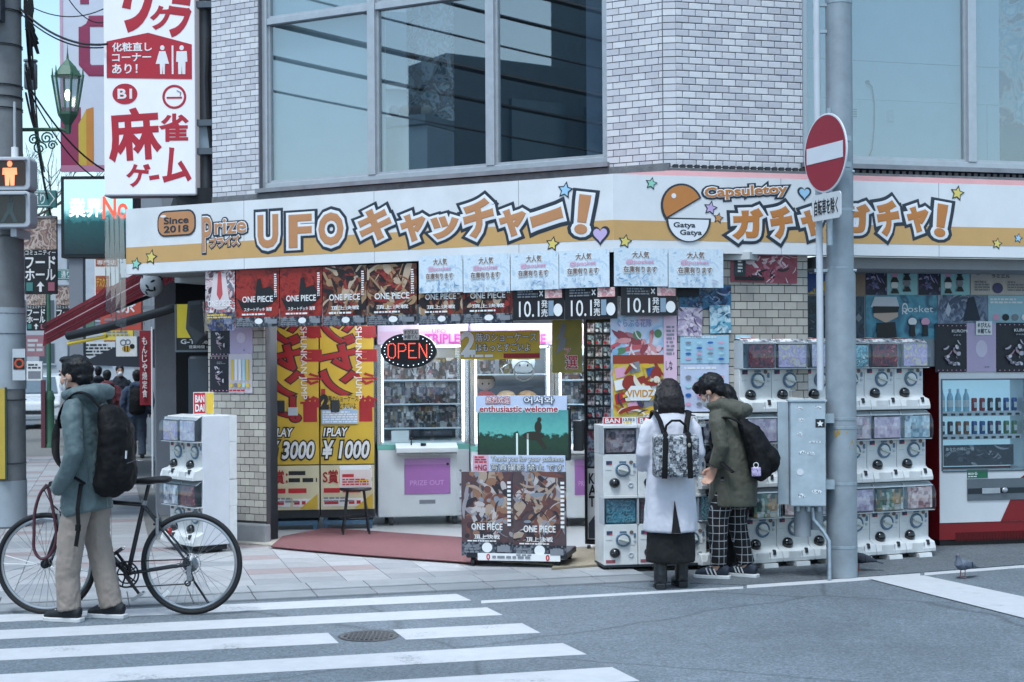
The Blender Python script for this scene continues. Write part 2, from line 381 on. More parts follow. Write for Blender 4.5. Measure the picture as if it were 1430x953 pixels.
# ================================================================ ground, road, pavement
AZ_S, AZ_R, AZ_C = -15.0, 75.0, 118.5      # street, right front, cut corner front (running left to right)
S, RR, CC = dirv(AZ_S), dirv(AZ_R), dirv(AZ_C)
C0 = Vector((.81, 11.91, 0))
FR = Frame(C0, AZ_R)                        # plane of the right part of the shop sign
FC = Frame(C0, AZ_C)                        # plane of the left part
def asphalt(name, base, seed=0):
    m = bpy.data.materials.new(name); m.use_nodes = True; n = m.node_tree; N = n.nodes; L = n.links; b = N['Principled BSDF']
    tc = N.new('ShaderNodeTexCoord')
    def noise(sc, det=4, rg=.6, dist=0):
        q = N.new('ShaderNodeTexNoise'); q.inputs['Scale'].default_value = sc; q.inputs['Detail'].default_value = det; q.inputs['Roughness'].default_value = rg; q.inputs['Distortion'].default_value = dist; L.new(tc.outputs['Object'], q.inputs[0]); return q.outputs['Fac']
    def rng(v, a0, a1, b0, b1):
        q = N.new('ShaderNodeMapRange')
        for i, x in enumerate((a0, a1, b0, b1)): q.inputs[i + 1].default_value = x
        L.new(v, q.inputs[0]); return q.outputs[0]
    cur = N.new('ShaderNodeRGB'); cur.outputs[0].default_value = (*base, 1); cur = cur.outputs[0]
    ve = N.new('ShaderNodeTexVoronoi'); ve.inputs['Scale'].default_value = 75; L.new(tc.outputs['Object'], ve.inputs[0]); sx = N.new('ShaderNodeSeparateColor'); L.new(ve.outputs['Color'], sx.inputs[0])
    wv = N.new('ShaderNodeTexNoise'); wv.inputs['Scale'].default_value = 1.3; wv.inputs['Detail'].default_value = 5; L.new(tc.outputs['Object'], wv.inputs[0])
    mxv = N.new('ShaderNodeMix'); mxv.data_type = 'VECTOR'; mxv.inputs[0].default_value = .18; L.new(tc.outputs['Object'], mxv.inputs[4]); L.new(wv.outputs['Color'], mxv.inputs[5])
    ck = N.new('ShaderNodeTexVoronoi'); ck.feature = 'DISTANCE_TO_EDGE'; ck.inputs['Scale'].default_value = .42; L.new(mxv.outputs[1], ck.inputs[0])
    crack = rng(ck.outputs['Distance'], .0, .009, .62, 1)
    grain = noise(46, 3, .8); aggr = rng(sx.outputs[0], 0, 1, .74, 1.26)
    for f in (rng(grain, .3, .7, .7, 1.3), aggr, rng(noise(.7, 6), .3, .7, .82, 1.14), rng(noise(3.5, 5, .65, .5), .35, .7, .9, 1.08), crack):
        x = N.new('ShaderNodeMix'); x.data_type = 'RGBA'; x.blend_type = 'MULTIPLY'; x.inputs[0].default_value = 1; L.new(cur, x.inputs[6]); L.new(f, x.inputs[7]); cur = x.outputs[2]
    L.new(cur, b.inputs['Base Color']); b.inputs['Roughness'].default_value = .8
    bp = N.new('ShaderNodeBump'); bp.inputs['Strength'].default_value = .6; bp.inputs['Distance'].default_value = .008; L.new(grain, bp.inputs['Height']); L.new(bp.outputs[0], b.inputs['Normal'])
    return m
ASPH = asphalt('asphalt_road', (.128, .155, .18)); ASPH2 = asphalt('asphalt_footway', (.105, .12, .135))
def paint_mat():
    m = mat('road_paint', '#b4b6ba', .7, var=.07, vscale=9, bump=.25, bscale=150)
    n = m.node_tree; N = n.nodes; L = n.links; b = N['Principled BSDF']; tc = N.new('ShaderNodeTexCoord')
    a = N.new('ShaderNodeTexNoise'); a.inputs['Scale'].default_value = 38; a.inputs['Detail'].default_value = 8; a.inputs['Roughness'].default_value = .75; L.new(tc.outputs['Object'], a.inputs[0])
    a2 = N.new('ShaderNodeTexNoise'); a2.inputs['Scale'].default_value = 2.2; L.new(tc.outputs['Object'], a2.inputs[0])
    ad = N.new('ShaderNodeMath'); ad.operation = 'ADD'; L.new(a.outputs['Fac'], ad.inputs[0]); L.new(a2.outputs['Fac'], ad.inputs[1])
    th = N.new('ShaderNodeMapRange'); th.inputs[1].default_value = 1.16; th.inputs[2].default_value = 1.3; th.inputs[3].default_value = 0; th.inputs[4].default_value = .7; L.new(ad.outputs[0], th.inputs[0])
    src = b.inputs['Base Color'].links[0].from_socket
    x = N.new('ShaderNodeMix'); x.data_type = 'RGBA'; x.inputs[7].default_value = (.14, .15, .165, 1); L.new(th.outputs[0], x.inputs[0]); L.new(src, x.inputs[6]); L.new(x.outputs[2], b.inputs['Base Color'])
    return m
PAINT = paint_mat()
def gsheet(pts, z0, z1): return MB().prism([(p[0], p[1]) for p in pts], z0, z1)
struct('road', MB().quad((-400, -150, 0), (400, -150, 0), (400, 900, 0), (-400, 900, 0)), ASPH)
# --- painted markings: each band is laid between two lines of the photograph
def band(name, px, z=.004, parent=None):
    P = [G(x, y) for x, y in px]
    o = part(name, gsheet(P, z - .003, z), PAINT, parent); return o
xw = bpy.data.objects.new('crosswalk', None); link(xw); xw['kind'] = 'structure'; xw['label'] = 'white zebra crossing bars painted on the asphalt'
def bar(x0, yt0, yb0, x1, yt1, x2, yb1): band('crosswalk_bar', [(x0, yb0), (x2, yb1), (x1, yt1), (x0, yt0)], parent=xw)
def ly(p, q, x): return p[1] + (q[1] - p[1]) * (x - p[0]) / (q[0] - p[0])
L1t, L1b = ((0, 859.6), (638, 830.4)), ((0, 869.6), (658, 839.4))
L2t, L2b = ((0, 881), (680, 849.2)), ((0, 893.5), (702, 859.9))
L3t, L3b = ((0, 907.5), (729, 871.3)), ((0, 923.3), (754.5, 884.7))
L4t, L4b = ((0, 943), (786, 899.2)), ((0, 961.5), (819.3, 914.9))
L5t, L5b = ((0, 984), (854.6, 932.7)), ((0, 1007), (893, 951.9))
for t, b in ((L1t, L1b), (L2t, L2b), (L4t, L4b), (L5t, L5b)):
    bar(-260, ly(*t, -260), ly(*b, -260), t[1][0], t[1][1], b[1][0], b[1][1])
bar(-260, ly(*L3t, -260), ly(*L3b, -260), 458, ly(*L3t, 458), 473, ly(*L3b, 473))
band('crosswalk_bar', [(567, ly(*L3b, 567)), (754.5, 884.7), (729, 871.3), (548.5, ly(*L3t, 548.5))], parent=xw)
el = bpy.data.objects.new('road_edge_line', None); link(el); el['kind'] = 'structure'; el['label'] = 'thin white line along the edge of the road'
for q in ([(672, 843.5), (1038, 822.8), (1038, 820), (672, 839.6)], [(1043, 822.3), (1190, 812.5), (1285, 804.8), (1285, 801.6), (1190, 808), (1043, 818)], [(1291, 804.4), (1480, 789.5), (1480, 786.2), (1291, 800.8)]):
    P = [G(x, y) for x, y in q]; part('painted_line', gsheet(P, .001, .004), PAINT, el)
band('stop_line', [(1213, 809.5), (1600, 908), (1640, 880), (1290, 805.3)], z=.0085)['kind'] = 'structure'
# --- manhole cover
mh = thing('manhole_cover', 'round iron manhole cover set in the crossing between two white bars', 'manhole cover', Matrix.Translation(G(515, 889)))
IRON = mat('cast_iron', '#4a4c4f', .55, .6, var=.15, vscale=30, bump=.3)
part('rim', MB().torus((0, 0, .003), .175, .012, 'Z', 40, 6, rb=.004), IRON, mh, smooth=True)
g = MB().lathe([(.165, -.01), (.165, .004), (0.0001, .005)], 40)
part('cover', g, IRON, mh)
g = MB()
for i in range(-5, 6):
    for j in range(-5, 6):
        if math.hypot(i, j) < 5.2: g.box(i * .028 - .009, i * .028 + .009, j * .028 - .009, j * .028 + .009, .004, .009)
part('tread_stud', g, IRON, mh)['kind'] = 'stuff'
# --- pavement: slab field between the flush kerb and the shop
KERB = mat('kerb_concrete', '#8c8f92', .85, var=.12, vscale=5, bump=.3, bscale=90)
KERB2 = mat('gutter_concrete', '#7e8286', .85, var=.12, vscale=4, bump=.3, bscale=90)
k0, k1 = G(-300, 871.5), G(920, 812.5)      # outer edge of the kerb
ku = (k1 - k0).normalized(); kn = Vector((-ku.y, ku.x, 0))
Lk = (k1 - k0).length
PAVE_Z = .022
pv = struct('pavement', gsheet([k0 + kn * .62, k1 + kn * .62 + ku * .4, k1 + ku * .4 + kn * 1.6, C0 + CC * -.2, C0 - CC * 4.2, G(238, 700), G(238, 700) + S * 60, G(238, 700) + S * 60 - RR * 3.1, k0 + kn * .62 + S * 25], -.05, .012), mat('pavement_bed', '#6e6e6c', .9, var=.1, bump=.2), None)
kb = bpy.data.objects.new('kerb', None); link(kb); kb['kind'] = 'structure'; kb['label'] = 'flush concrete kerb along the crossing'
n_k = 14
for i in range(n_k):
    a, b = k0 + ku * (Lk * i / n_k + .003), k0 + ku * (Lk * (i + 1) / n_k - .003)
    part('kerb_stone', gsheet([a + kn * .30, b + kn * .30, b + kn * .615, a + kn * .615], -.05, .026), KERB, kb, bevel=.006)
    part('gutter_stone', gsheet([a, b, b + kn * .293, a + kn * .293], -.05, .016), KERB2, kb, bevel=.004)
SLAB = [mat('slab_pale', '#8f9092', .8, var=.1, vscale=7, bump=.25, bscale=70), mat('slab_grey', '#84878b', .8, var=.1, vscale=7, bump=.25, bscale=70),
        mat('slab_pink', '#8a7e7f', .8, var=.1, vscale=7, bump=.25, bscale=70), mat('slab_white', '#97989b', .8, var=.1, vscale=7, bump=.25, bscale=70)]
rr = random.Random(3); sw, sl = .345, .30
org = k0 + kn * .622
mesh_cache = {}
def slab_mesh(w, l, mi):
    key = (round(w, 3), round(l, 3), mi)
    if key not in mesh_cache:
        me = MB().box(0, w - .005, 0, l - .004, -.012, PAVE_Z).mesh('paving_slab'); me.materials.append(SLAB[mi]); mesh_cache[key] = me
    return mesh_cache[key]
# slab grid: u along the kerb, v along the street
def in_slabs(p):
    # in front of the shop line, or on the side street's footway
    d = (p - C0).dot(Vector((CC.y, -CC.x, 0)))          # in front of the sign plane when positive
    al = (p - C0).dot(CC)
    x = (p - G(238, 700)).dot(RR)
    if x < -.2 and x > -3.0: return True
    return d > -.1 and al < .35 and al > -6
cnt = 0; deep = []
shear = Matrix(((ku.x, S.x, 0, 0), (ku.y, S.y, 0, 0), (0, 0, 1, 0), (0, 0, 0, 1)))
for j in range(0, 60):
    for i in range(-4, 34):
        p = org + ku * (i * sw) + S * (j * sl)
        c = p + ku * sw * .5 + S * sl * .5
        if not in_slabs(c): continue
        X = CX + F_PX * c.x / c.y
        if X < -60 or X > 905: continue
        mi = 1 if j == 0 and rr.random() < .6 else (2 if (j % 3 == 2 and rr.random() < .55) else rr.choice([0, 0, 3, 3, 0, 1]))
        cnt += 1
        if cnt <= 290:
            o = bpy.data.objects.new('paving_slab', slab_mesh(sw, sl, mi)); link(o, pv, Matrix.Translation(p) @ shear)
        else: deep.append((p, mi))
for mi in range(4):
    g = MB()
    for p, k in deep:
        if k == mi: g.box(0, sw - .005, 0, sl - .004, -.012, PAVE_Z, Matrix.Translation(p) @ shear)
    if g.v: part('far_paving_slab', g, SLAB[mi], pv)['kind'] = 'stuff'
# asphalt footway under the capsule machines, right of the slabs
struct('asphalt_footway', gsheet([G(905, 813) , G(1040, 818), G(1190, 807.5), G(1480, 785), G(1480, 700), C0 + RR * .3 + Vector((0, 1.6, 0)), C0 + CC * .2], -.05, .006), ASPH2)
# ================================================================ the corner building
BR_HI = [mat('tile_white_%d' % i, c, .38, var=.05, vscale=20, bump=.06, bscale=40) for i, c in enumerate(('#c9c9ce', '#c1c1c7', '#cfcfd3', '#b8b8bf'))]
BR_LO = [mat('tile_putty_%d' % i, c, .45, var=.06, vscale=20, bump=.08, bscale=40) for i, c in enumerate(('#a9a49c', '#a29d95', '#b1aca3', '#9b968f'))]
GROUT = mat('dark_grout', '#3d3d40', .9, var=.15, vscale=30)
GROUT_HI = mat('grout', '#6a6c72', .9, var=.15, vscale=30)
WC_D, WR_D = -.45, -.12                    # the walls lie this far behind the sign planes
ZS0, ZS1 = 2.546, 3.15                     # sign panel bottom and top
ZTOP = 7.2
bld = thing('corner_building', 'corner building clad in small white tiles above the shop sign', 'building', Matrix.Identity(4))
# wall corner of the upper floor
def cross(d1, d2):                          # intersection of plane offset d1 (FC) and d2 (FR)
    n1, n2 = FC.n, FR.n; det = n1.x * n2.y - n1.y * n2.x
    return C0 + Vector(((d1 * n2.y - d2 * n1.y) / det, (n1.x * d2 - n2.x * d1) / det, 0))
KW = cross(WC_D, WR_D)
WCF = Frame(KW, AZ_C); WRF = Frame(KW, AZ_R)   # wall planes, origin at the wall corner
aC_pier = (WCF.at(848, 120)[0], 0.0)
aC_win = (WCF.at(362, 120)[0], WCF.at(848, 120)[0])
aC_left = (WCF.at(297, 150)[0], WCF.at(362, 120)[0])
aR_pier = (0.0, WRF.at(1121, 120)[0])
aR_win = (WRF.at(1121, 120)[0], 6.0)
PLACE = []                                  # (frame, x0, y0, w, h, tier, size key)
def bricks(fr, a0, a1, z0, z1, pw, ph, tier, rank, skip=None):
    j = 0; z = z0
    while z < z1 - .01:
        h = min(ph, z1 - z) - .007
        x = a0 - (pw / 2 if j % 2 else 0)
        while x < a1 - .005:
            xs, xe = max(x, a0), min(x + pw, a1) - .006
            if xe - xs > .012 and not (skip and skip((xs + xe) / 2, z + h / 2)): PLACE.append((rank, fr, xs, z + .0035, xe - xs, h, tier))
            x += pw
        z += ph; j += 1
def wall(name, fr, a0, a1, z0, z1, m, th=.3, parent=None): return part(name, MB().box(a0, a1, z0, z1, -th, 0), m, parent or bld, fr.M)
# upper piers
wall('wall_core', WRF, .05, aR_pier[1], 2.4, ZTOP, GROUT_HI, .25)
wall('wall_core', WCF, aC_pier[0], -.05, 2.4, ZTOP, GROUT_HI, .25)
wall('wall_core', WCF, aC_left[0], aC_left[1], 2.4, ZTOP, GROUT_HI, .25)
# rounded corner core between the two piers
pA, pB = WCF.W(-.05, 0), WRF.W(.05, 0)
part('corner_core', MB().prism([(pA.x, pA.y), (pB.x, pB.y), (pB.x - FR.n.x * .25, pB.y - FR.n.y * .25), (pA.x - FC.n.x * .25, pA.y - FC.n.y * .25)], 2.4, ZTOP), GROUT_HI, bld)
cmid = Frame((pA + pB) / 2, (AZ_R + AZ_C) / 2); cw = (pB - pA).length
zb = 3.2
bricks(WRF, .055, aR_pier[1], zb, 5.0, .116, .0555, 0, 0)
bricks(WCF, aC_pier[0], -.055, zb, 5.0, .116, .0555, 0, 1)
bricks(cmid, -cw / 2 - .004, cw / 2 + .01, zb, 5.0, 1.0, .0555, 0, 1)
bricks(WCF, aC_left[0], aC_left[1], zb - .1, 5.3, .116, .0555, 0, 3)
# lower walls: brick behind the posters on the right front, pillar left of the entrance
LRF = Frame(KW, AZ_R)
aL0, aL1 = LRF.at(850, 400)[0], LRF.at(1128, 420)[0]
wall('lower_wall_core', LRF, aL0 + .35, aL1, 0, 2.6, GROUT, .25)
bricks(LRF, LRF.at(1008, 450)[0], aL1, 1.3, 2.55, .1115, .0665, 1, 2)
bricks(LRF, aL0 + .36, LRF.at(1008, 450)[0], 1.3, 2.55, .1115, .0665, 1, 8)
PIL = Frame(G(340, 760), AZ_C)
aP0, aP1 = PIL.at(292, 560)[0], PIL.at(372, 600)[0]
wall('pillar_core', PIL, aP0 + .002, aP1 - .002, 0, 2.62, GROUT, .06)
bricks(PIL, aP0, aP1, .22, 2.56, .108, .0655, 1, 4)
part('pillar_plinth', MB().box(aP0 - .01, aP1 + .004, 0, .2, -.06, .03), mat('plinth_render', '#85878a', .9, var=.12, bump=.25), bld, PIL.M, bevel=.02)
# make the tiles: the 300 largest in view singly, the rest joined
PLACE.sort(key=lambda q: (q[0], q[3]))
cache = {}; rb = random.Random(5); rest = {}
def tile_geo(w, h): return MB().box(0, w, 0, h, -.006, .009)
for k, (rank, fr, x, y, w_, h, tier) in enumerate(PLACE):
    mi = rb.randrange(4); dz = rb.uniform(-.0015, .0015)
    if k < 300:
        key = (round(w_, 3), round(h, 3), tier, mi)
        if key not in cache:
            g = MB(); e = .004
            g.add([(0, 0, -.006), (w_, 0, -.006), (w_, h, -.006), (0, h, -.006), (0, 0, .006), (w_, 0, .006), (w_, h, .006), (0, h, .006), (e, e, .009), (w_ - e, e, .009), (w_ - e, h - e, .009), (e, h - e, .009)],
                  [(3, 2, 1, 0), (0, 1, 5, 4), (1, 2, 6, 5), (2, 3, 7, 6), (3, 0, 4, 7), (4, 5, 9, 8), (5, 6, 10, 9), (6, 7, 11, 10), (7, 4, 8, 11), (8, 9, 10, 11)])
            me = g.mesh('brick'); me.materials.append((BR_LO if tier else BR_HI)[mi]); cache[key] = me
        o = bpy.data.objects.new('brick', cache[key]); link(o, bld, fr.M @ Matrix.Translation((x, y, dz)))
    else: rest.setdefault((tier, mi), MB()).box(x, x + w_, y, y + h, -.006, .009 + dz, fr.M)
for (tier, mi), g in rest.items(): part('brickwork', g, (BR_LO if tier else BR_HI)[mi], bld)['kind'] = 'stuff'
# ---------------------------------------------------------------- upstairs windows
ALU = mat('window_aluminium', '#b4b9bf', .35, .5, var=.08, vscale=12)
ALU_D = mat('dark_aluminium', '#5c636b', .4, .6, var=.08)
PANE = glass('window_glass', '#dfe9ee', .01, 1.4, .19)
def window_band(fr, a0, a1, z0, z1, mull, tran, panes_name='window', off=-.09):
    """a run of aluminium windows; mull = x of mullions, tran = list of transom heights"""
    w0 = bpy.data.objects.new('window', None); link(w0, bld, fr.M)
    g = MB(); fw = .055
    g.box(a0, a1, z0, z0 + fw, off - .06, off + .05); g.box(a0, a1, z1 - fw, z1, off - .06, off + .05)
    for a in (a0, a1 - fw): g.box(a, a + fw, z0 + fw, z1 - fw, off - .06, off + .049)
    part('window_frame', g, ALU, w0, bevel=.004)
    for a in mull:
        part('mullion', MB().box(a - .04, a + .04, z0 + fw, z1 - fw, off - .06, off + .058), ALU, w0, bevel=.004)
    xs = [a0 + fw] + [v for a in mull for v in (a - .04, a + .04)] + [a1 - fw]
    zs = [z0 + fw] + [v for t in tran for v in (t - .03, t + .03)] + [z1 - fw]
    for i in range(0, len(xs), 2):
        for t in tran: part('transom', MB().box(xs[i], xs[i + 1], t - .03, t + .03, off - .05, off + .045), ALU, w0, bevel=.004)
        for j in range(0, len(zs), 2):
            part('sash', MB().box(xs[i], xs[i + 1], zs[j], zs[j] + .025, off - .03, off + .02).box(xs[i], xs[i] + .022, zs[j] + .025, zs[j + 1], off - .03, off + .02).box(xs[i + 1] - .022, xs[i + 1], zs[j] + .025, zs[j + 1], off - .03, off + .02), ALU_D if 0 else ALU, w0)
            part('pane', MB().box(xs[i] + .02, xs[i + 1] - .02, zs[j] + .02, zs[j + 1], off - .008, off - .002), PANE, w0)
    # sill flashing
    part('window_sill', MB().box(a0 - .02, a1 + .02, z0 - .04, z0 - .002, off - .06, .05), mat('sill_metal', '#8d9096', .5, .4, var=.1, dirt=.15), w0)
    return w0
zC0 = WCF.at(600, 246)[1]; zT = WCF.at(435, 20)[1]
mC = [WCF.at(515, 120)[0], WCF.at(681, 120)[0]]
window_band(WCF, aC_win[0], aC_win[1], zC0, 6.6, mC, [zT])
zR0 = WRF.at(1270, 232)[1]
window_band(WRF, aR_win[0], aR_win[1], zR0, 6.6, [WRF.at(1361, 100)[0], WRF.at(1361, 100)[0] + 1.9], [])
# rooms behind the glass
ROOMW = mat('room_panel', '#eef2f2', .7, var=.04)
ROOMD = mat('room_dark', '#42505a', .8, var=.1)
room = bpy.data.objects.new('room', None); link(room, bld)
def rbox(name, fr, a0, a1, z0, z1, d0, d1, m): return part(name, MB().box(a0, a1, z0, z1, d0, d1), m, room, fr.M)
xq = WCF.at(596, 120)[0]
rbox('inner_board', WCF, aC_win[0] - .1, mC[0] + .05, zC0 - .1, 6.6, -.2, -.16, ROOMW)
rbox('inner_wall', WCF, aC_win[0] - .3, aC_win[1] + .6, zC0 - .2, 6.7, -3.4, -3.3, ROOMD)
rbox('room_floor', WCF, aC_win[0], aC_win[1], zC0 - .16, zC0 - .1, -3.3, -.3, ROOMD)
rbox('room_ceiling', WCF, aC_win[0], aC_win[1], 6.62, 6.7, -3.3, -.05, ROOMW)
rbox('inner_pillar', WCF, WCF.at(795, 100)[0], aC_win[1] + .05, zC0 - .1, 6.6, -.5, -.33, mat('room_lilac', '#8b95a6', .7, var=.05))
rbox('inner_wall', WRF, aR_win[0] - .1, aR_win[0] + .09, zC0 - .2, 6.6, -1.2, -.2, mat('room_grey', '#8d999f', .7, var=.05))
rbox('inner_board', WRF, aR_win[0] - .02, WRF.at(1361, 100)[0] + .2, zR0 - .1, WRF.at(1270, 138)[1], -.18, -.135, ROOMW)
rbox('inner_board', WRF, aR_win[0] - .02, WRF.at(1408, 100)[0], WRF.at(1270, 138)[1] + .005, WRF.at(1270, 84)[1], -.18, -.139, ROOMW)
rbox('inner_board', WRF, aR_win[0] - .02, WRF.at(1408, 100)[0], WRF.at(1270, 84)[1] + .005, 6.6, -.18, -.137, ROOMW)
rbox('inner_board', WRF, WRF.at(1361, 100)[0] + .21, WRF.at(1408, 100)[0], zR0 - .1, WRF.at(1270, 138)[1], -.18, -.137, ROOMW)
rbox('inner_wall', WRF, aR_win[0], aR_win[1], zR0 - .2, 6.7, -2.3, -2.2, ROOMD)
rbox('room_picture', WRF, WRF.at(1409, 100)[0], aR_win[1], zR0 + .4, 6.6, -.2, -.19, art('room_picture_print', ['#e8e8e8', '#6fa0b0', '#d8d4cc', '#8a4a4a', '#3a6a7a', '#f0f0f0'], 5, 4, 0, big=2))
rbox('ac_duct', WRF, WRF.at(1192, 200)[0], WRF.at(1212, 200)[0], zR0, WRF.at(1200, 195)[1], -.134, -.12, ROOMW)
gv = MB()
for i in range(4): gv.box(WRF.at(1191, 150)[0], WRF.at(1207, 150)[0], WRF.at(1200, 150 + i * 3.3)[1], WRF.at(1200, 150 + i * 3.3)[1] + .008, -.137, -.13)
part('vent_slot', gv, BLACK, room, WRF.M)
pth = [WRF.at(x, y) for x, y in ((1222, 111), (1228, 118), (1231, 140), (1231, 175), (1228, 205), (1222, 221), (1200, 224))]
part('cable', MB().tube([(a, b, -.125) for a, b in pth], .006, 6), BLACK, room, WRF.M, smooth=True)
a, b = WRF.at(1222, 111); part('cable_hole', MB().prism(ell(a, b, .017, .017), -.137, -.125), BLACK, room, WRF.M)
a, b = WRF.at(1254, 158); part('switch_plate', MB().box(a - .03, a + .03, b - .05, b + .05, -.137, -.125), WHITE, room, WRF.M)
# upstairs showcase machine seen through the middle pane
a0, a1 = WCF.at(530, 170, -.5)[0], WCF.at(596, 170, -.5)[0]
sc = thing('upstairs_game_machine', 'white prize machine standing behind the middle upstairs window', 'game machine', WCF.T(0, 0, -.5))
part('cabinet', MB().box(a0, a1, zC0 - .1, WCF.at(560, 178, -.5)[1], -.5, 0), mat('upstairs_cabinet', '#d3d7da', .4), sc, bevel=.01)
part('counter', MB().box(a0, a1, WCF.at(560, 176, -.5)[1], WCF.at(560, 163, -.5)[1], -.5, .03), ALU, sc)
part('glass_case', MB().box(a0, a1, WCF.at(560, 162, -.5)[1], 5.2, -.5, -.48), art('upstairs_prizes', ['#2f3a40', '#c9cfd2', '#9b7a6a', '#dfe6e8', '#f2f2f2', '#7aa0a8'], 9, 2, .3, big=4), sc)
for q in range(4):
    c = WCF.at(543 + q * 15, 153, -.5); part('prize', MB().ball((c[0], c[1], -.1), (.06, .055, .05)), mat('prize_%d' % q, ['#d8d4d0', '#b07a5a', '#6b5048', '#cdbfae'][q], .8), sc, smooth=True)
# ---------------------------------------------------------------- flashing above the sign, wall between floors
FASC = mat('sign_white', '#d9dbde', .42, var=.03, vscale=3.2, dirt=.07)
part('parapet', MB().box(aC_left[0] - .1, .0, 2.56, 3.19, -.4, 0), GROUT_HI, bld, WCF.M)
part('ledge', MB().box(aC_left[0] + .0, 0.0, 3.19, zC0 - .045, -.3, .02), mat('ledge_concrete', '#6d7074', .9, var=.25, vscale=14, bump=.4), bld, WCF.M)
part('ledge', MB().box(-.02, aR_win[1], 3.205, 3.24, -.3, .045), mat('ledge_concrete', '#6d7074'), bld, WRF.M)
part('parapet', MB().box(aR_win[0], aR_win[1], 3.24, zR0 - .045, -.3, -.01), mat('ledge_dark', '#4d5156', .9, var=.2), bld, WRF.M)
gb = MB(); x = .02
while x < aR_win[1]: gb.box(x, x + .035, 3.24, 3.268, .0, .042); x += .062
part('bird_strip', gb, mat('bird_strip_dark', '#33373c', .8), bld, WRF.M)['kind'] = 'stuff'
# upper floors: side wall on the side street and a plain top
part('side_wall', MB().prism([(p.x, p.y) for p in (WCF.W(aC_left[0], 0, -.25), WCF.W(aC_left[0], 0, -.25) + S * 9, WCF.W(aC_left[0], 0, -.25) + S * 9 + RR * .3, WCF.W(aC_left[0], 0, -.25) + RR * .3)], 2.6, ZTOP), mat('side_render', '#8d8f94', .85, var=.1), bld)
# ================================================================ long shop sign round the corner
ZS1 = 3.165
BAND = mat('sign_tan_band', '#c39a62', .45, var=.04); PINKC = mat('sign_pink_cap', '#b5878a', .5, var=.08, vscale=4)
ORNG = mat('letter_orange', '#b9773c', .45, var=.04); OUTW = mat('letter_white_edge', '#dcdfe4', .45, var=.02); OUTD = mat('letter_dark_edge', '#26303c', .45, var=.03)
ORNG_L = mat('letter_orange_pale', '#b98258', .45, var=.04)
sg = thing('shop_sign', 'long white shop sign with orange outlined lettering wrapping round the building corner', 'shop sign', Matrix.Identity(4))
aSL = FC.at(176, 335)[0]; aSR = 5.2
part('panel', MB().box(aSL, 0, ZS0, ZS1, -.14, 0), FASC, sg, FC.M)
part('panel', MB().prism([(0, 0), (aSR, 0), (aSR, -.14), (.03, -.14)], ZS0, ZS1, Matrix.Rotation(0, 4, 'X')), FASC, sg, Matrix(((RR.x, -RR.y, 0, C0.x), (RR.y, RR.x, 0, C0.y), (0, 0, 1, 0), (0, 0, 0, 1))) @ Matrix.Diagonal((1, -1, 1, 1)))
part('colour_band', MB().box(aSL, -.0005, 2.645, 2.80, .0, .002), BAND, sg, FC.M)
part('colour_band', MB().box(.0005, aSR, 2.645, 2.80, .0, .002), BAND, sg, FR.M)
for (fr, x0, x1, wf) in ((FC, aSL, 0, WC_D), (FR, 0, aSR, WR_D)):      # joints between sign boards
    g = MB(); n = 3
    for i in range(1, n + 1): x = x0 + (x1 - x0) * i / (n + .6); g.box(x - .002, x + .002, ZS0, ZS1, .0, .0008)
    part('panel_joint', g, GREY, sg, fr.M)
# sloping pink cap from the sign front back to the wall
aW = FC.at(176, 300)[0]
q0, q1, q2 = FC.W(aSL, ZS1), C0 + Vector((0, 0, ZS1)), FR.W(aSR, ZS1)
kz = Vector((KW.x, KW.y, 3.265)); e0 = FC.W(aSL, 3.265, WC_D); e2 = FR.W(aSR, 3.225, WR_D + .03)
part('pink_cap', MB().quad(FC.W(FC.at(352, 280)[0], ZS1 + .001, -.002), q1, Vector((KW.x, KW.y, 3.215)) + FC.n * .1, FC.W(FC.at(352, 280)[0], 3.215, WC_D + .1)).quad(q1, q2, e2, Vector((KW.x, KW.y, 3.215)) + FR.n * .06), PINKC, sg)
part('soffit', MB().box(aSL, -.05, ZS0 + .002, ZS0 + .03, WC_D - .3, -.14), mat('soffit_grey', '#8b8d90', .8), sg, FC.M)
part('added_shade_board', MB().box(FC.at(300, 400)[0], -.02, 2.18, ZS0, -.075, -.065), mat('added_shade_dark', '#15181d', .7), sg, FC.M); part('added_shade_board', MB().box(.0, .75, 2.2, ZS0, -.075, -.065), mat('added_shade_dark', '#15181d'), sg, FR.M)  # added dark boards stand in for the shade behind the posters, hiding the lamp
def word(fr, chars, fillm, r_w, r_d, edge_d=None):
    """chars: (text, px box, rotation); three layers: dark edge, white edge, colour"""
    gd, gw, gf = MB(), MB(), MB()
    for s, px, rot in chars:
        b = fr.rect(*px); H = b[3] - b[1]; b0 = text_mesh(s)[0]; hh = max(q[1] for q in b0) - min(q[1] for q in b0); sy = H / max(hh, .05)
        W_ = b[2] - b[0]; ww = max(q[0] for q in b0) - min(q[0] for q in b0); sx = W_ / max(ww, .05); sc_ = (sx + sy) / 2
        b = (b[0] + .012, b[1] + .012, b[2] - .012, b[3] - .012) if r_w > .02 and s not in 'ー！' else b; fb = .02 if r_w > .02 else .004
        put_text(gd, s, b, .0035, .0, (r_w + r_d) / sc_, rot, thick=.002)
        put_text(gw, s, b, .0065, .0, r_w / sc_, rot, thick=.002)
        put_text(gf, s, b, .0095, .0, fb / sc_, rot, thick=.0015)
    part('lettering_outline', gd, OUTD, sg, fr.M); part('lettering_edge', gw, OUTW, sg, fr.M); part('lettering', gf, fillm, sg, fr.M)
word(FC, [('U', (361, 301, 389, 346), 0), ('F', (405, 300, 435, 346), 0), ('O', (446, 298, 480, 342), 0)], ORNG_L, .047, .028)
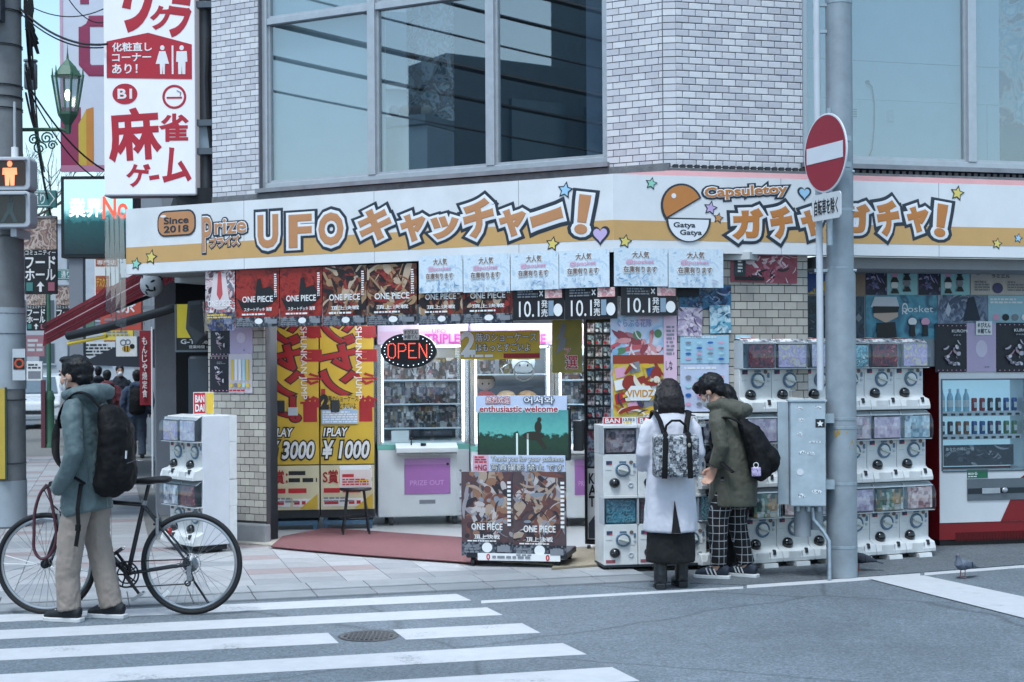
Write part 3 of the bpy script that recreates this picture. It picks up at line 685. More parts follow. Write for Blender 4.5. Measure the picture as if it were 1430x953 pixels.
word(FC, [('キ', (503, 292, 546, 336), 12), ('ャ', (561, 300, 594, 337), 3), ('ッ', (603, 303, 639, 334), -4), ('チ', (649, 281, 690, 330), 12), ('ャ', (699, 293, 734, 330), 3), ('ー', (744, 300, 784, 308), 14), ('！', (809, 275, 820, 325), -9)], ORNG_L, .047, .028)
word(FC, [('P', (284, 304, 296, 351), 0), ('rize', (301, 306, 344, 326), 0)], ORNG_L, .011, .014)
word(FC, [('プライズ', (294, 331, 335, 344), 2)], ORNG_L, .008, .01)
word(FR, [('Capsuletoy', (984, 260, 1098, 277), 4)], ORNG, .011, .016)
word(FR, [('ガ', (1024, 293, 1064, 333), 3), ('チ', (1076, 291, 1106, 332), 10), ('ャ', (1119, 295, 1148, 329), 3), ('ガ', (1170, 287, 1213, 326), 3), ('チ', (1225, 283, 1255, 328), 10), ('ャ', (1267, 290, 1295, 324), 3), ('！', (1309, 288, 1318, 329), -8)], ORNG, .047, .028)
def star_pts(cx, cy, r, rot=0): return [(cx + (r if i % 2 == 0 else r * .5) * math.sin(math.pi * i / 5 + rot), cy + (r if i % 2 == 0 else r * .5) * math.cos(math.pi * i / 5 + rot)) for i in range(10)]
def heart_pts(cx, cy, r): 
    out = []
    for i in range(28):
        t = 2 * math.pi * i / 28; out.append((cx + r * .06 * 16 * math.sin(t) ** 3, cy + r * .062 * (13 * math.cos(t) - 5 * math.cos(2 * t) - 2 * math.cos(3 * t) - math.cos(4 * t))))
    return out
def stick(fr, kind, x, y, rpx, colr, rot=.2):
    a, b = fr.at(x, y); a2 = fr.at(x + rpx, y)[0]; r = (a2 - a) * 1.05
    f = star_pts if kind == 'star' else heart_pts
    ar = (rot,) if kind == 'star' else ()
    part(kind + '_outline', MB().prism(f(a, b, r * 1.22, *ar), .003, .0045), OUTD, sg, fr.M)
    part(kind, MB().prism(f(a, b, r * .88, *ar), .005, .0065), colr, sg, fr.M)
SY, SB, SG_, SL, SO = (mat('sticker_' + n, c, .45, var=.03) for n, c in (('yellow', '#d8c46a'), ('blue', '#9cc6e2'), ('green', '#8cc9b4'), ('lilac', '#bba6cf'), ('orange', '#c48a50')))
for a in ((FC, 'star', 211.5, 359.6, 7, SY), (FC, 'star', 190.6, 368.9, 6, SG_), (FC, 'star', 789.6, 266, 9, SB), (FC, 'star', 772, 341, 8, SY), (FC, 'heart', 838.5, 327.8, 11, SL),
          (FR, 'star', 909.4, 256.6, 7, SG_), (FR, 'star', 872.8, 337.5, 8, SY), (FR, 'star', 992, 291, 8, SL), (FR, 'star', 1003, 305, 6, SO), (FR, 'heart', 1123, 270, 8, SB), (FR, 'star', 1336.6, 270.3, 8, SY), (FR, 'star', 1392, 340.6, 6, SY), (FR, 'star', 1421.6, 333, 5, SB)): stick(*a)
# capsule emblem with the year
b = FC.rect(222, 296, 272, 328)
part('emblem_outline', MB().prism(rrect(b[0] - .015, b[1] - .015, b[2] + .015, b[3] + .015, .09), .0035, .005), OUTD, sg, FC.M)
part('emblem', MB().prism(rrect(b[0], b[1], b[2], b[3], .08), .0055, .007), ORNG_L, sg, FC.M)
part('emblem_shine', MB().prism(ell(b[0] + .06, b[3] - .035, .035, .012), .0075, .0085), OUTW, sg, FC.M)
bb = (b[0] + .07, b[1] + .105, b[2] - .07, b[1] + .165); lettering('Since', bb, .0095, OUTD, sg, bold=.03).matrix_local = FC.M
bb = (b[0] + .07, b[1] + .025, b[2] - .07, b[1] + .085); lettering('2018', bb, .0095, OUTD, sg, bold=.03).matrix_local = FC.M
# open capsule emblem
def half(cx, cy, r, a0, a1, n=18): return [(cx + r * math.cos(R(a0 + (a1 - a0) * i / n)), cy + r * math.sin(R(a0 + (a1 - a0) * i / n))) for i in range(n + 1)]
cx, cy = FR.at(952, 288); r = FR.at(979, 288)[0] - cx
part('capsule_outline', MB().prism(half(cx, cy, r * 1.09, 22, 218), .0035, .005), OUTD, sg, FR.M)
part('capsule_lid', MB().prism(half(cx, cy + .004, r * .97, 24, 216), .0055, .007), ORNG, sg, FR.M)
part('capsule_shine', MB().prism(ell(cx - .07, cy + .08, .02, .02), .0075, .0085), OUTW, sg, FR.M)
cx2, cy2 = FR.at(961, 307); r2 = FR.at(990, 307)[0] - cx2
part('capsule_outline', MB().prism(half(cx2, cy2 + .012, r2 * 1.08, 180, 360), .009, .0105), OUTD, sg, FR.M)
part('capsule_bowl', MB().prism(half(cx2, cy2, r2 * .97, 180, 360), .011, .0125), OUTW, sg, FR.M)
lettering('Gatya', FR.rect(940, 311, 970, 320), .0135, OUTD, sg, bold=.03).matrix_local = FR.M
lettering('Gatya', FR.rect(949, 321.5, 979, 330.5), .0135, OUTD, sg, bold=.03).matrix_local = FR.M
# clear plastic rain sheet hanging off the left end of the sign
g = MB(); p0 = FC.W(aSL, 0)
vs = []; fs = []; n = 12
for j in range(9):
    for i in range(n + 1):
        t = i / n; z = ZS1 - .05 - 1.15 * j / 8 * (1 - .25 * t); wv = .02 * math.sin(i * 2.1 + j * .3)
        p = p0 + S * (-.02 + .7 * t * .5) - RR * (.02 + .18 * t - wv * (j / 8 + .2)); vs.append((p.x, p.y, z))
for j in range(8):
    for i in range(n): a = j * (n + 1) + i; fs.append((a, a + 1, a + n + 2, a + n + 1))
rs = part('rain_sheet', g.add(vs, fs), glass('clear_vinyl', '#e8eef2', .25, 1.2, .22), None, smooth=True)
tag(rs, 'crumpled clear plastic sheet hanging from the left end of the shop sign', 'plastic sheet')
# ================================================================ posters under the sign
OP = 'ONE PIECE'
PAL_B = ['#4a100e', '#6e1814', '#8e221c', '#9a2a20', '#82201a', '#6a1612']
PAL_D = ['#100c0e', '#2a1214', '#561a18', '#26161a', '#7a4a34', '#4a1c1c', '#8a7058', '#241a1c']
PAL_A = ['#e6e0e0', '#c9b0b4', '#8a4a50', '#dcd4d6', '#3a2a34', '#c26a6a', '#efe9e9']
PAL_INFO = ['#12161e', '#2a3442', '#56606c', '#1a2230', '#8a8f96']
INFO = grid_art('info_strip', PAL_INFO, 24, 3)
DARKS = mat('ink_brush', '#14151a', .6, var=.1)
grpP = 'posters hanging in a row under the shop sign'
def op_poster(px, m, label, brush=False, fr=FC, off=-.03, sub=None):
    it = [] if brush else [('s', (0, .17, 1, 1), ['#1a1214', '#5a1a18', '#7c4a34', '#9a7c5c', '#38181a', '#8a2a24', '#20161a', '#b09a84'], 70, int(px[0]))]
    it += [('r', (0, 0, 1, .17), INFO), ('o', (.44, .05, .62, .15), WHITE)]
    if brush: it += [('p', [(.03, .5), (.2, .42), (.45, .46), (.5, .82), (.58, .84), (.62, .66), (.8, .7), (.97, .5), (.8, .38), (.5, .28), (.15, .3)], DARKS)]
    it += [('t', OP, (.16, .43, .86, .53), WHITE, dict(bold=.02)), ('t', sub or 'スタートデッキ 海軍', (.2, .27, .84, .335), WHITE, dict(bold=.02)),
           ('l', (.15, .195, .85, .245), WHITE, 1), ('l', (.9, .5, .96, .95), WHITE, 12), ('l', (.04, .02, .4, .15), GREY, 4), ('r', (.76, .05, .96, .13), GREY)]
    poster(fr, px, off, m, label, it, grpP)
poster(FC, (287, 378, 328, 462), -.035, art('poster_a', PAL_A, 13, 1, .35), 'pale poster with a red and white pattern, leftmost under the shop sign',
       [('s', (0, .3, 1, 1), ['#c9b0b4', '#8a4a50', '#dcd4d6', '#3a2a34', '#b05a5e', '#6a6a78'], 50, 4), ('p', [(.3, .95), (.7, .95), (.85, .4), (.6, .35), (.4, .35), (.15, .42)], mat('poster_cream', '#cfc4c6', .5)), ('p', [(.45, .98), (.55, .98), (.6, .6), (.5, .5), (.4, .6)], mat('poster_red_sash', '#b84a4e', .5)), ('t', OP, (.1, .4, .9, .5), WHITE, dict(bold=.02)), ('r', (0, 0, 1, .3), grid_art('info_strip_blue', ['#1b2440', '#34406a', '#7c86a0', '#20284a', '#8a7c5a'], 22, 8)), ('l', (.08, .2, .9, .28), YELP, 2)], grpP)
op_poster((329.5, 376, 390, 457), art('poster_b', PAL_B, 22, 2, .2), 'red poster with black brush mark, left one of the two red ones under the sign', True)
op_poster((391, 374, 450, 456), art('poster_c', PAL_B, 22, 5, .2), 'red poster with black brush mark, right one of the two red ones', True)
op_poster((451, 371.5, 512, 455.5), art('poster_d', PAL_D, 9, 7, .15), 'dark brown picture poster directly right of the two red posters', sub='頂上決戦')
op_poster((513, 369, 582, 454.5), art('poster_e', PAL_D, 9, 9, .15), 'dark brown picture poster left of the row of pale blue notices', sub='頂上決戦')
op_poster((585, 372, 646, 453.5), art('poster_f', PAL_D, 9, 12, .15), 'dark brown poster half covered by the leftmost pale blue notice', sub='頂上決戦')
op_poster((646.5, 370, 716, 452), art('poster_g', PAL_D, 9, 15, .15), 'dark brown poster half covered by the second pale blue notice', sub='頂上決戦')
BLK = mat('poster_black', '#1c1a20', .4, var=.08)
def ten(px, label, fr=FC, off=-.03):
    poster(fr, px, off, BLK, label, [('t', '10.1', (.12, .1, .52, .6), WHITE, dict(bold=.004)), ('t', '発', (.56, .38, .68, .62), WHITE), ('t', '売', (.56, .1, .68, .34), WHITE),
           ('r', (.7, .12, .8, .6), mat('poster_steel', '#7f95a8', .5)), ('o', (.8, .1, .97, .5), WHITE), ('l', (.1, .7, .5, .95), GREY, 3), ('t', '×', (.53, .74, .6, .92), WHITE), ('r', (.64, .68, .97, .97), art('ten_art', ['#d6a0a4', '#c98488', '#e6d0cc', '#a8686c'], 30, 2, .1))], grpP)
ten((716.5, 403, 788, 447), 'black poster reading 10.1, leftmost of the three'); ten((788.8, 401, 862, 446), 'black poster reading 10.1, middle of the three')
ten((867, 400, 945, 441), 'black poster reading 10.1, rightmost of the three, round the corner', FR, -.03)
BLUE_ART = art('notice_blue', ['#b4c8da', '#c6d6e2', '#d2dde6', '#c4d4e0', '#d0dbe4', '#9cb8d0'], 22, 3, .06)
BROWNT = mat('notice_brown', '#6b5048', .5)
def notice(px, label, fr, off):
    poster(fr, px, off, BLUE_ART, label, [('t', '大人気', (.33, .74, .66, .93), WHITE, dict(bev=.07)), ('t', '大人気', (.34, .75, .65, .92), BROWNT, dict(bold=.02)),
            ('t', '@posket', (.22, .57, .74, .71), PINKP, dict(bold=.02)), ('t', '在庫有ります', (.16, .36, .8, .54), WHITE, dict(bev=.07)), ('t', '在庫有ります', (.17, .37, .79, .53), BROWNT, dict(bold=.02)),
            ('s', (.02, .02, .98, .33), ['#86aece', '#a9c4da', '#d5dfe6', '#c3d3df', '#6f96b8', '#b4b8cc'], 34, int(px[0]))], 'pale blue stock notices on the sign edge')
for px, lb in (((585, 357, 646, 409), 'pale blue stock notice, leftmost of the six on the sign edge'), ((647, 355, 712, 408), 'pale blue stock notice, second from the left of the six'), ((713, 352.5, 780, 405), 'pale blue stock notice, third from the left of the six'), ((780.8, 349.5, 851, 402), 'pale blue stock notice, fourth from the left, last before the corner')): notice(px, lb, FC, .006)
notice((857.5, 347, 932.5, 400), 'pale blue stock notice just right of the corner, fifth of the six', FR, .006); notice((933.5, 347.5, 1010, 402), 'pale blue stock notice, rightmost of the six', FR, .006)
# posters on the lower brick wall right of the entrance
LW = LRF; pinksky = art('poster_garden', ['#c4ccd8', '#90b0cc', '#b4c4d8', '#c8b4c4', '#a4bcd4'], 5, 3, 0, big=1.6)
gW = 'posters on the lower brick wall'
poster(LW, (853, 441, 945, 600), .02, pinksky, 'tall pink and sky blue poster on the wall under the corner of the sign', [('s', (0, .35, .8, .88), ['#b8525a', '#c98a8c', '#4f7a54', '#8a3a44', '#d8b4bc', '#d0c4c8', '#a06a70', '#7aa4c4'], 60, 7), ('t', 'ぐらぶる花隊', (.1, .9, .62, .97), mat('poster_violet', '#8a86b4', .5)), ('r', (.8, 0, 1, 1), mat('poster_pale_pink', '#d9b8cc', .5)), ('t', 'しな', (.83, .52, .93, .6), BLACK), ('l', (.84, .65, .96, .95), GREY, 9)], gW)
poster(LW, (856, 496, 927, 582), .026, art('poster_cards', ['#a84a28', '#c4a83a', '#ccb448', '#d0bc60', '#b8962c'], 5, 4, 0, big=2.2), 'yellow and red trading card poster above the small capsule machines', [('r', (0, .86, 1, 1), mat('poster_brick', '#8c3420', .5))] + [('p', [(x, y), (x + .2, y + .04), (x + .17, y + .2), (x - .03, y + .16)], [PINKP, GREY, BLUEP, WHITE, REDP][i % 5]) for i, (x, y) in enumerate(((.06, .62), (.34, .7), (.68, .62), (.78, .34), (.05, .2), (.3, .06), (.62, .1), (.8, .08), (.04, .42)))] + [('s', (.02, .02, .98, .86), ['#8c2a20', '#d8d0c0', '#3a3450', '#d0a82c'], 30, 9), ('p', [(.22, .38), (.34, .5), (.7, .5), (.82, .38), (.7, .26), (.34, .26)], WHITE), ('t', 'VIVIDZ', (.26, .32, .78, .43), mat('poster_amber', '#c88a28', .5), dict(bold=.03)), ('t', '12.23', (.58, .0, .86, .05), WHITE)], gW)
poster(LW, (948, 398, 1021, 432), .02, art('poster_night', ['#141c30', '#24406a', '#2f6a8a', '#1a2440', '#8f9ab0'], 12, 7, .2), 'dark blue poster below the rightmost pale blue notice', [('s', (0, 0, 1, .75), ['#24406a', '#2f6a8a', '#1a2440', '#8f9ab0', '#5a7a9a'], 40, 3), ('l', (.1, .75, .9, .9), GREY, 1)], gW)
poster(LW, (946, 429, 980, 469), .028, art('poster_mauve', ['#c4b0c4', '#a898b4', '#d8ccd4', '#8a7a98', '#e4dce0'], 9, 2, .2), 'small mauve picture sheet on the wall above the pale chart', [('s', (0, 0, 1, 1), ['#a898b4', '#d8ccd4', '#8a7a98', '#c4b0c4', '#5c5068'], 26, 2)], gW, tilt=-2)
poster(LW, (992, 427, 1021, 466), .028, art('poster_cyan', ['#5a9ab4', '#8cc0d0', '#c8dce4', '#3f7a96', '#dfe6ea'], 9, 6, .2), 'small blue picture sheet on the wall right of the mauve one', [('s', (0, 0, 1, 1), ['#5a9ab4', '#8cc0d0', '#3f7a96', '#c8dce4', '#2c4c60'], 26, 5)], gW, tilt=2)
cz = [('l', (.08, .88, .92, .96), WHITE, 1)] + [('o', (.1 + .22 * i, .12 + .19 * j, .22 + .22 * i, .2 + .19 * j), [PINKP, BLUEP, CYANP, GREY][(i * 3 + j) % 4]) for i in range(4) for j in range(4)]
poster(LW, (950, 468, 1018, 508), .022, mat('chart_cyan', '#9cc0d4', .5), 'pale cyan product chart in the upper place beside the tall pink poster', cz, gW)
poster(LW, (950, 509, 1018, 575), .022, mat('chart_lilac', '#bcc4dc', .5), 'pale lilac product chart below the cyan chart', cz, gW)
poster(LW, (1028, 468, 1049, 548), .022, mat('chart_cyan2', '#a4c4d2', .5), 'narrow pale cyan sheet left of the tall bank of capsule machines', [('o', (.3, .62, .6, .72), GREY), ('o', (.4, .3, .7, .4), PINKP), ('l', (.1, .85, .9, .95), WHITE, 2)], gW)
poster(LW, (1020, 352, 1113, 394), .02, mat('poster_crimson', '#8c4450', .5, var=.2, vscale=5), 'wide crimson and pink poster on the brick beside the pole', [('s', (.2, 0, 1, 1), ['#2c1a22', '#8c3a48', '#b87a88', '#d2c0c4', '#a84a5c', '#c8a4ac'], 60, 13), ('r', (.05, .2, .22, .95), mat('poster_slate', '#2c3a40', .5)), ('r', (.06, .06, .5, .18), BLACK), ('l', (.1, .3, .17, .85), WHITE, 5)], gW, tilt=-1)
# transom wall above the drinks machine and its posters
TRF = Frame(FR.W(0, 0, -.75), AZ_R)
aT0, aT1 = TRF.at(1126, 420)[0], 5.0
tb = mat('transom_panel', '#7e868c', .6, var=.06)
part('transom_panel', MB().box(aT0, aT1, 1.62, 2.56, -.1, 0), tb, bld, TRF.M)
part('recess_back', MB().box(aT0 - .3, aT1, 0, 2.56, -1.0, -.95), mat('recess_dark', '#3a3f45', .8), bld, TRF.M)
part('sign_return', MB().box(aT0 - .2, aT1, 2.45, 2.545, -.2, .6), mat('soffit_grey', '#8b8d90'), bld, TRF.M)
gT = 'posters on the panel above the drinks machine'
poster(TRF, (1126, 368, 1162, 411), .004, mat('poster_royal', '#38589c', .5), 'blue and yellow sheet half hidden behind the pole', [('p', [(0, 0), (1, 0), (1, .6)], YELP), ('t', 'ALA', (.1, .04, .7, .22), BLUEP), ('l', (.1, .65, .8, .9), WHITE, 3)], gT)
poster(TRF, (1188, 374, 1208, 413), .004, mat('poster_tan', '#8c7868', .6), 'plain tan sheet right of the pole under the sign', [], gT)
poster(TRF, (1125, 414, 1207, 474), .006, art('poster_deep', ['#101c2c', '#1a2c40', '#28485c', '#0e1826', '#5a7080'], 6, 8, .2), 'dark navy sheet behind the pole above the capsule machines', [('p', [(.84, .5), (.9, .6), (.96, .5), (.9, .4)], GREY)], gT)
dk = mat('poster_battle', '#1a1e34', .5, var=.2)
DKS_ = [('s', (0, 0, 1, 1), ['#2c3458', '#7a6a9a', '#14182c', '#a8a4bc', '#34305a', '#4c5c84'], 45, 6)]
TEAL = mat('poster_teal', '#8cc0c4', .5)
def figs(c): return [('o', (.12 + .4 * i, .52 - .34 * j + .06 * i, .36 + .4 * i, .74 - .34 * j + .06 * i), [PINKP, BLACK, WHITE, GREY][(i + 2 * j) % 4]) for i in range(2) for j in range(2)] + [('p', [(.1 + .4 * i, .38 - .34 * j + .06 * i), (.38 + .4 * i, .38 - .34 * j + .06 * i), (.3 + .4 * i, .53 - .34 * j + .06 * i), (.18 + .4 * i, .53 - .34 * j + .06 * i)], BLACK) for i in range(2) for j in range(2)] + [('l', (.2, .85, .8, .95), GREY, 2)]
poster(TRF, (1209, 366, 1238.5, 412), .004, dk, 'dark purple picture sheet, left one of the two above the teal poster', DKS_, gT)
poster(TRF, (1239, 366, 1281, 412), .004, TEAL, 'light teal sheet with small figures, left one of the two', figs(0), gT)
poster(TRF, (1283, 366, 1313.5, 412), .004, dk, 'dark purple picture sheet between the two light teal sheets', DKS_, gT)
poster(TRF, (1314, 366, 1354, 412), .004, TEAL, 'light teal sheet with small figures, right one of the two', figs(1), gT)
poster(TRF, (1356, 363, 1440, 412), .004, mat('poster_beige', '#c0bab2', .5), 'beige sheet with black line drawings at the right edge under the sign', [('t', '鬼ガタ', (.32, .62, .62, .82), BLACK), ('t', 'ラミエル', (.34, .48, .64, .58), BLACK), ('o', (.05, .55, .18, .85), GREY), ('o', (.7, .6, .85, .9), GREY), ('o', (.35, .04, .52, .34), mat('poster_indigo', '#46466e', .5)), ('l', (.05, .1, .3, .4), GREY, 4), ('l', (.6, .1, .9, .4), GREY, 4)], gT)
poster(TRF, (1209.5, 412.5, 1309, 473), .006, art('poster_posket', ['#2c5a72', '#3a7a92', '#4f94aa', '#28506a', '#5fa4b6'], 4, 2, 0, big=1.5), 'large teal poster with a white haired figure above the capsule machines', [('t', 'posket', (.5, .56, .94, .76), WHITE, dict(bold=.0)), ('t', 'Q', (.5, .56, .58, .82), WHITE), ('p', [(.06, .72), (.12, .96), (.42, .96), (.46, .74)], mat('fig_white', '#c4c8d0', .5)), ('p', [(.1, .5), (.1, .74), (.44, .74), (.44, .5), (.27, .36)], mat('fig_skin', '#c0a898', .5)), ('p', [(.09, .58), (.09, .74), (.46, .74), (.44, .6)], BLACK), ('p', [(.14, .02), (.14, .36), (.4, .38), (.42, .02)], BLACK), ('o', (.58, .3, .7, .48), WHITE), ('p', [(.6, .05), (.68, .05), (.67, .32), (.61, .32)], BLACK), ('o', (.76, .3, .88, .48), PINKP), ('p', [(.78, .05), (.86, .05), (.85, .32), (.79, .32)], BLACK)], gT)
poster(TRF, (1310, 412.5, 1379, 453), .005, art('poster_storm', ['#5c6a84', '#78869c', '#3c4a64', '#9aa4b4', '#2c3850'], 6, 5, .1), 'grey blue sheet right of the large teal poster', [('s', (0, 0, 1, 1), ['#5c6a84', '#78869c', '#3c4a64', '#8a94a8', '#4c5a74'], 40, 8), ('p', [(.14, .45), (.2, .75), (.26, .5), (.2, .25)], mat('fig_mist', '#b4bcc8', .5)), ('p', [(.5, .1), (.6, .9), (.72, .95), (.85, .15)], mat('fig_navy', '#222c3c', .6))], gT)
poster(TRF, (1380, 413, 1440, 452), .005, mat('poster_aqua', '#96bcc8', .5), 'pale aqua sheet at the right edge above the black posters', [('l', (.05, .7, .8, .92), WHITE, 2)] + [('o', (.1 + .22 * i, .1, .26 + .22 * i, .34), [PINKP, BLACK, GREY, WHITE][i]) for i in range(4)], gT)
# ================================================================ left pillar posters
gL = 'posters on the tiled pillar left of the entrance'
NAVY = mat('poster_navy', '#1a1c28', .5, var=.06); LIL = mat('poster_lilac', '#b4a4c0', .5, var=.04)
dots = [('o', (.1 + .2 * i, .03, .16 + .2 * i, .06), PINKP) for i in range(5)] + [('o', (.1 + .2 * i, .94, .16 + .2 * i, .97), PINKP) for i in range(5)]
blob = [('s', (.2, .18, .8, .72), ['#b4b0b8', '#8c8494', '#a88a98', '#d0ccd0'], 14, 5), ('l', (.45, .78, .9, .86), GREY, 2)]
poster(PIL, (294, 452, 320.5, 497), .012, NAVY, 'black poster with dotted edge, upper one on the left pillar', dots + blob, gL)
poster(PIL, (321, 452, 352.5, 494), .012, LIL, 'plain lilac poster at the top of the left pillar', [('o', (.3, .35, .7, .7), mat('poster_lilac_pale', '#cabfd2', .5)), ('l', (.6, .08, .85, .14), GREY, 1)], gL)
poster(PIL, (293, 498, 319, 548), .013, NAVY, 'black poster with dotted edge, lower one on the left pillar', dots + blob, gL)
poster(PIL, (319.5, 494.5, 352, 549), .014, mat('poster_chart', '#c6bcc4', .5), 'white price chart at the lower right on the left pillar', [('r', (.1 + .17 * i, .32, .2 + .17 * i, .86), [YELP, WHITE, WHITE, CYANP, YELP][i]) for i in range(5)] + [('o', (.06 + .18 * i, .14, .2 + .18 * i, .26), [YELP, GREY, YELP, CYANP, YELP][i]) for i in range(5)] + [('l', (.06, .03, .94, .1), REDP, 1)], gL)
# ================================================================ shop interior
FLZ = .03
TERR = mat('terrazzo', '#a8a49a', .55, var=.12, vscale=40, bump=.05)
FLO = mat('shop_floor', '#b4b7b6', .3, var=.06, vscale=3)
INW = mat('shop_inner_wall', '#6f7478', .8, var=.1)
WALLF = Frame(C0 + FC.n * WC_D, AZ_C)
aE0, aE1 = WALLF.at(375, 600)[0], WALLF.at(838, 600)[0]
pts = [WALLF.W(aP1 if 0 else aE0 - .55, 0, .32), WALLF.W(aE0 + .9, 0, .34), WALLF.W(aE1, 0, .4), WALLF.W(aE1 + .2, 0, -.2), WALLF.W(aE0 - .5, 0, -.2)]
struct('entrance_step', gsheet(pts, -.02, FLZ + .004), TERR)
struct('shop_floor', gsheet([WALLF.W(aE0 - 1.2, 0, -.2), WALLF.W(aE1 + .9, 0, -.2), WALLF.W(aE1 + 1.0, 0, -6), WALLF.W(aE0 - 1.2, 0, -6)], -.02, FLZ), FLO)
part('ceiling', MB().box(aE0 - 1.4, aE1 + 1.2, 2.5, 2.56, -6, -.31), mat('shop_ceiling', '#b9bcbd', .8, var=.04), bld, WALLF.M)
part('inner_wall', MB().box(aE0 - 1.5, aE1 + 1.2, 0, 2.5, -6.1, -6), INW, bld, WALLF.M)
wq = Vector((-3.12, 14.35, 0)) + RR * .52 + S * .1; part('inner_wall', MB().prism([(q.x, q.y) for q in (wq, wq + S * 6, wq + S * 6 + RR * .1, wq + RR * .1)], 0, 2.5), INW, bld)
part('inner_wall', MB().box(aE1 + .95, aE1 + 1.05, 0, 2.5, -6, -.9), INW, bld, WALLF.M)
LAMP = mat('fluorescent', '#ffffff', .5, var=0, emit='#eaf3ff', estr=75)
for i in range(3):
    t = thing('ceiling_lamp', 'long fluorescent lamp on the shop ceiling, ' + ('nearest the entrance', 'in the middle', 'at the back')[i], 'lamp', WALLF.T((aE0 + aE1) / 2 + .2, 2.46, -.4 - 1.4 * i), 'shop ceiling lamps')
    part('lamp_body', MB().box(-1.3, 1.3, .01, .04, -.09, .09), WHITE, t); part('tube', MB().cyl((-1.25, -.005, 0), (1.25, -.005, 0), .018, n=8), LAMP, t)
# dark door post
part('door_post', MB().box(aE0 - .035, aE0 + .03, 0, 2.5, -.1, .02), mat('door_post_dark', '#25292f', .45, .3), bld, WALLF.M, bevel=.005)
# rust coloured entrance mat, wedge shaped
CARP = mat('mat_rust', '#6e474a', .95, var=.1, vscale=30, bump=.6, bscale=220)
me_ = gsheet([G(378, 763, .045), G(430, 768, .045), G(500, 774, .045), G(668, 786, .045), G(672, 752, .045), G(455, 737, .045), G(394, 749, .045)], FLZ + .006, FLZ + .016)
tag(part('entrance_mat', me_, CARP, bevel=.004), 'rust red carpet mat laid across the shop entrance', 'mat')
tag(part('coir_mat', gsheet([G(796, 766, .03), G(850, 764, .03), G(850, 789, .03), G(770, 795, .03)], .024, .04), mat('coir', '#8d8371', .95, var=.2, vscale=60, bump=.8, bscale=160)), 'beige bristle doormat beside the advertising stand', 'mat')
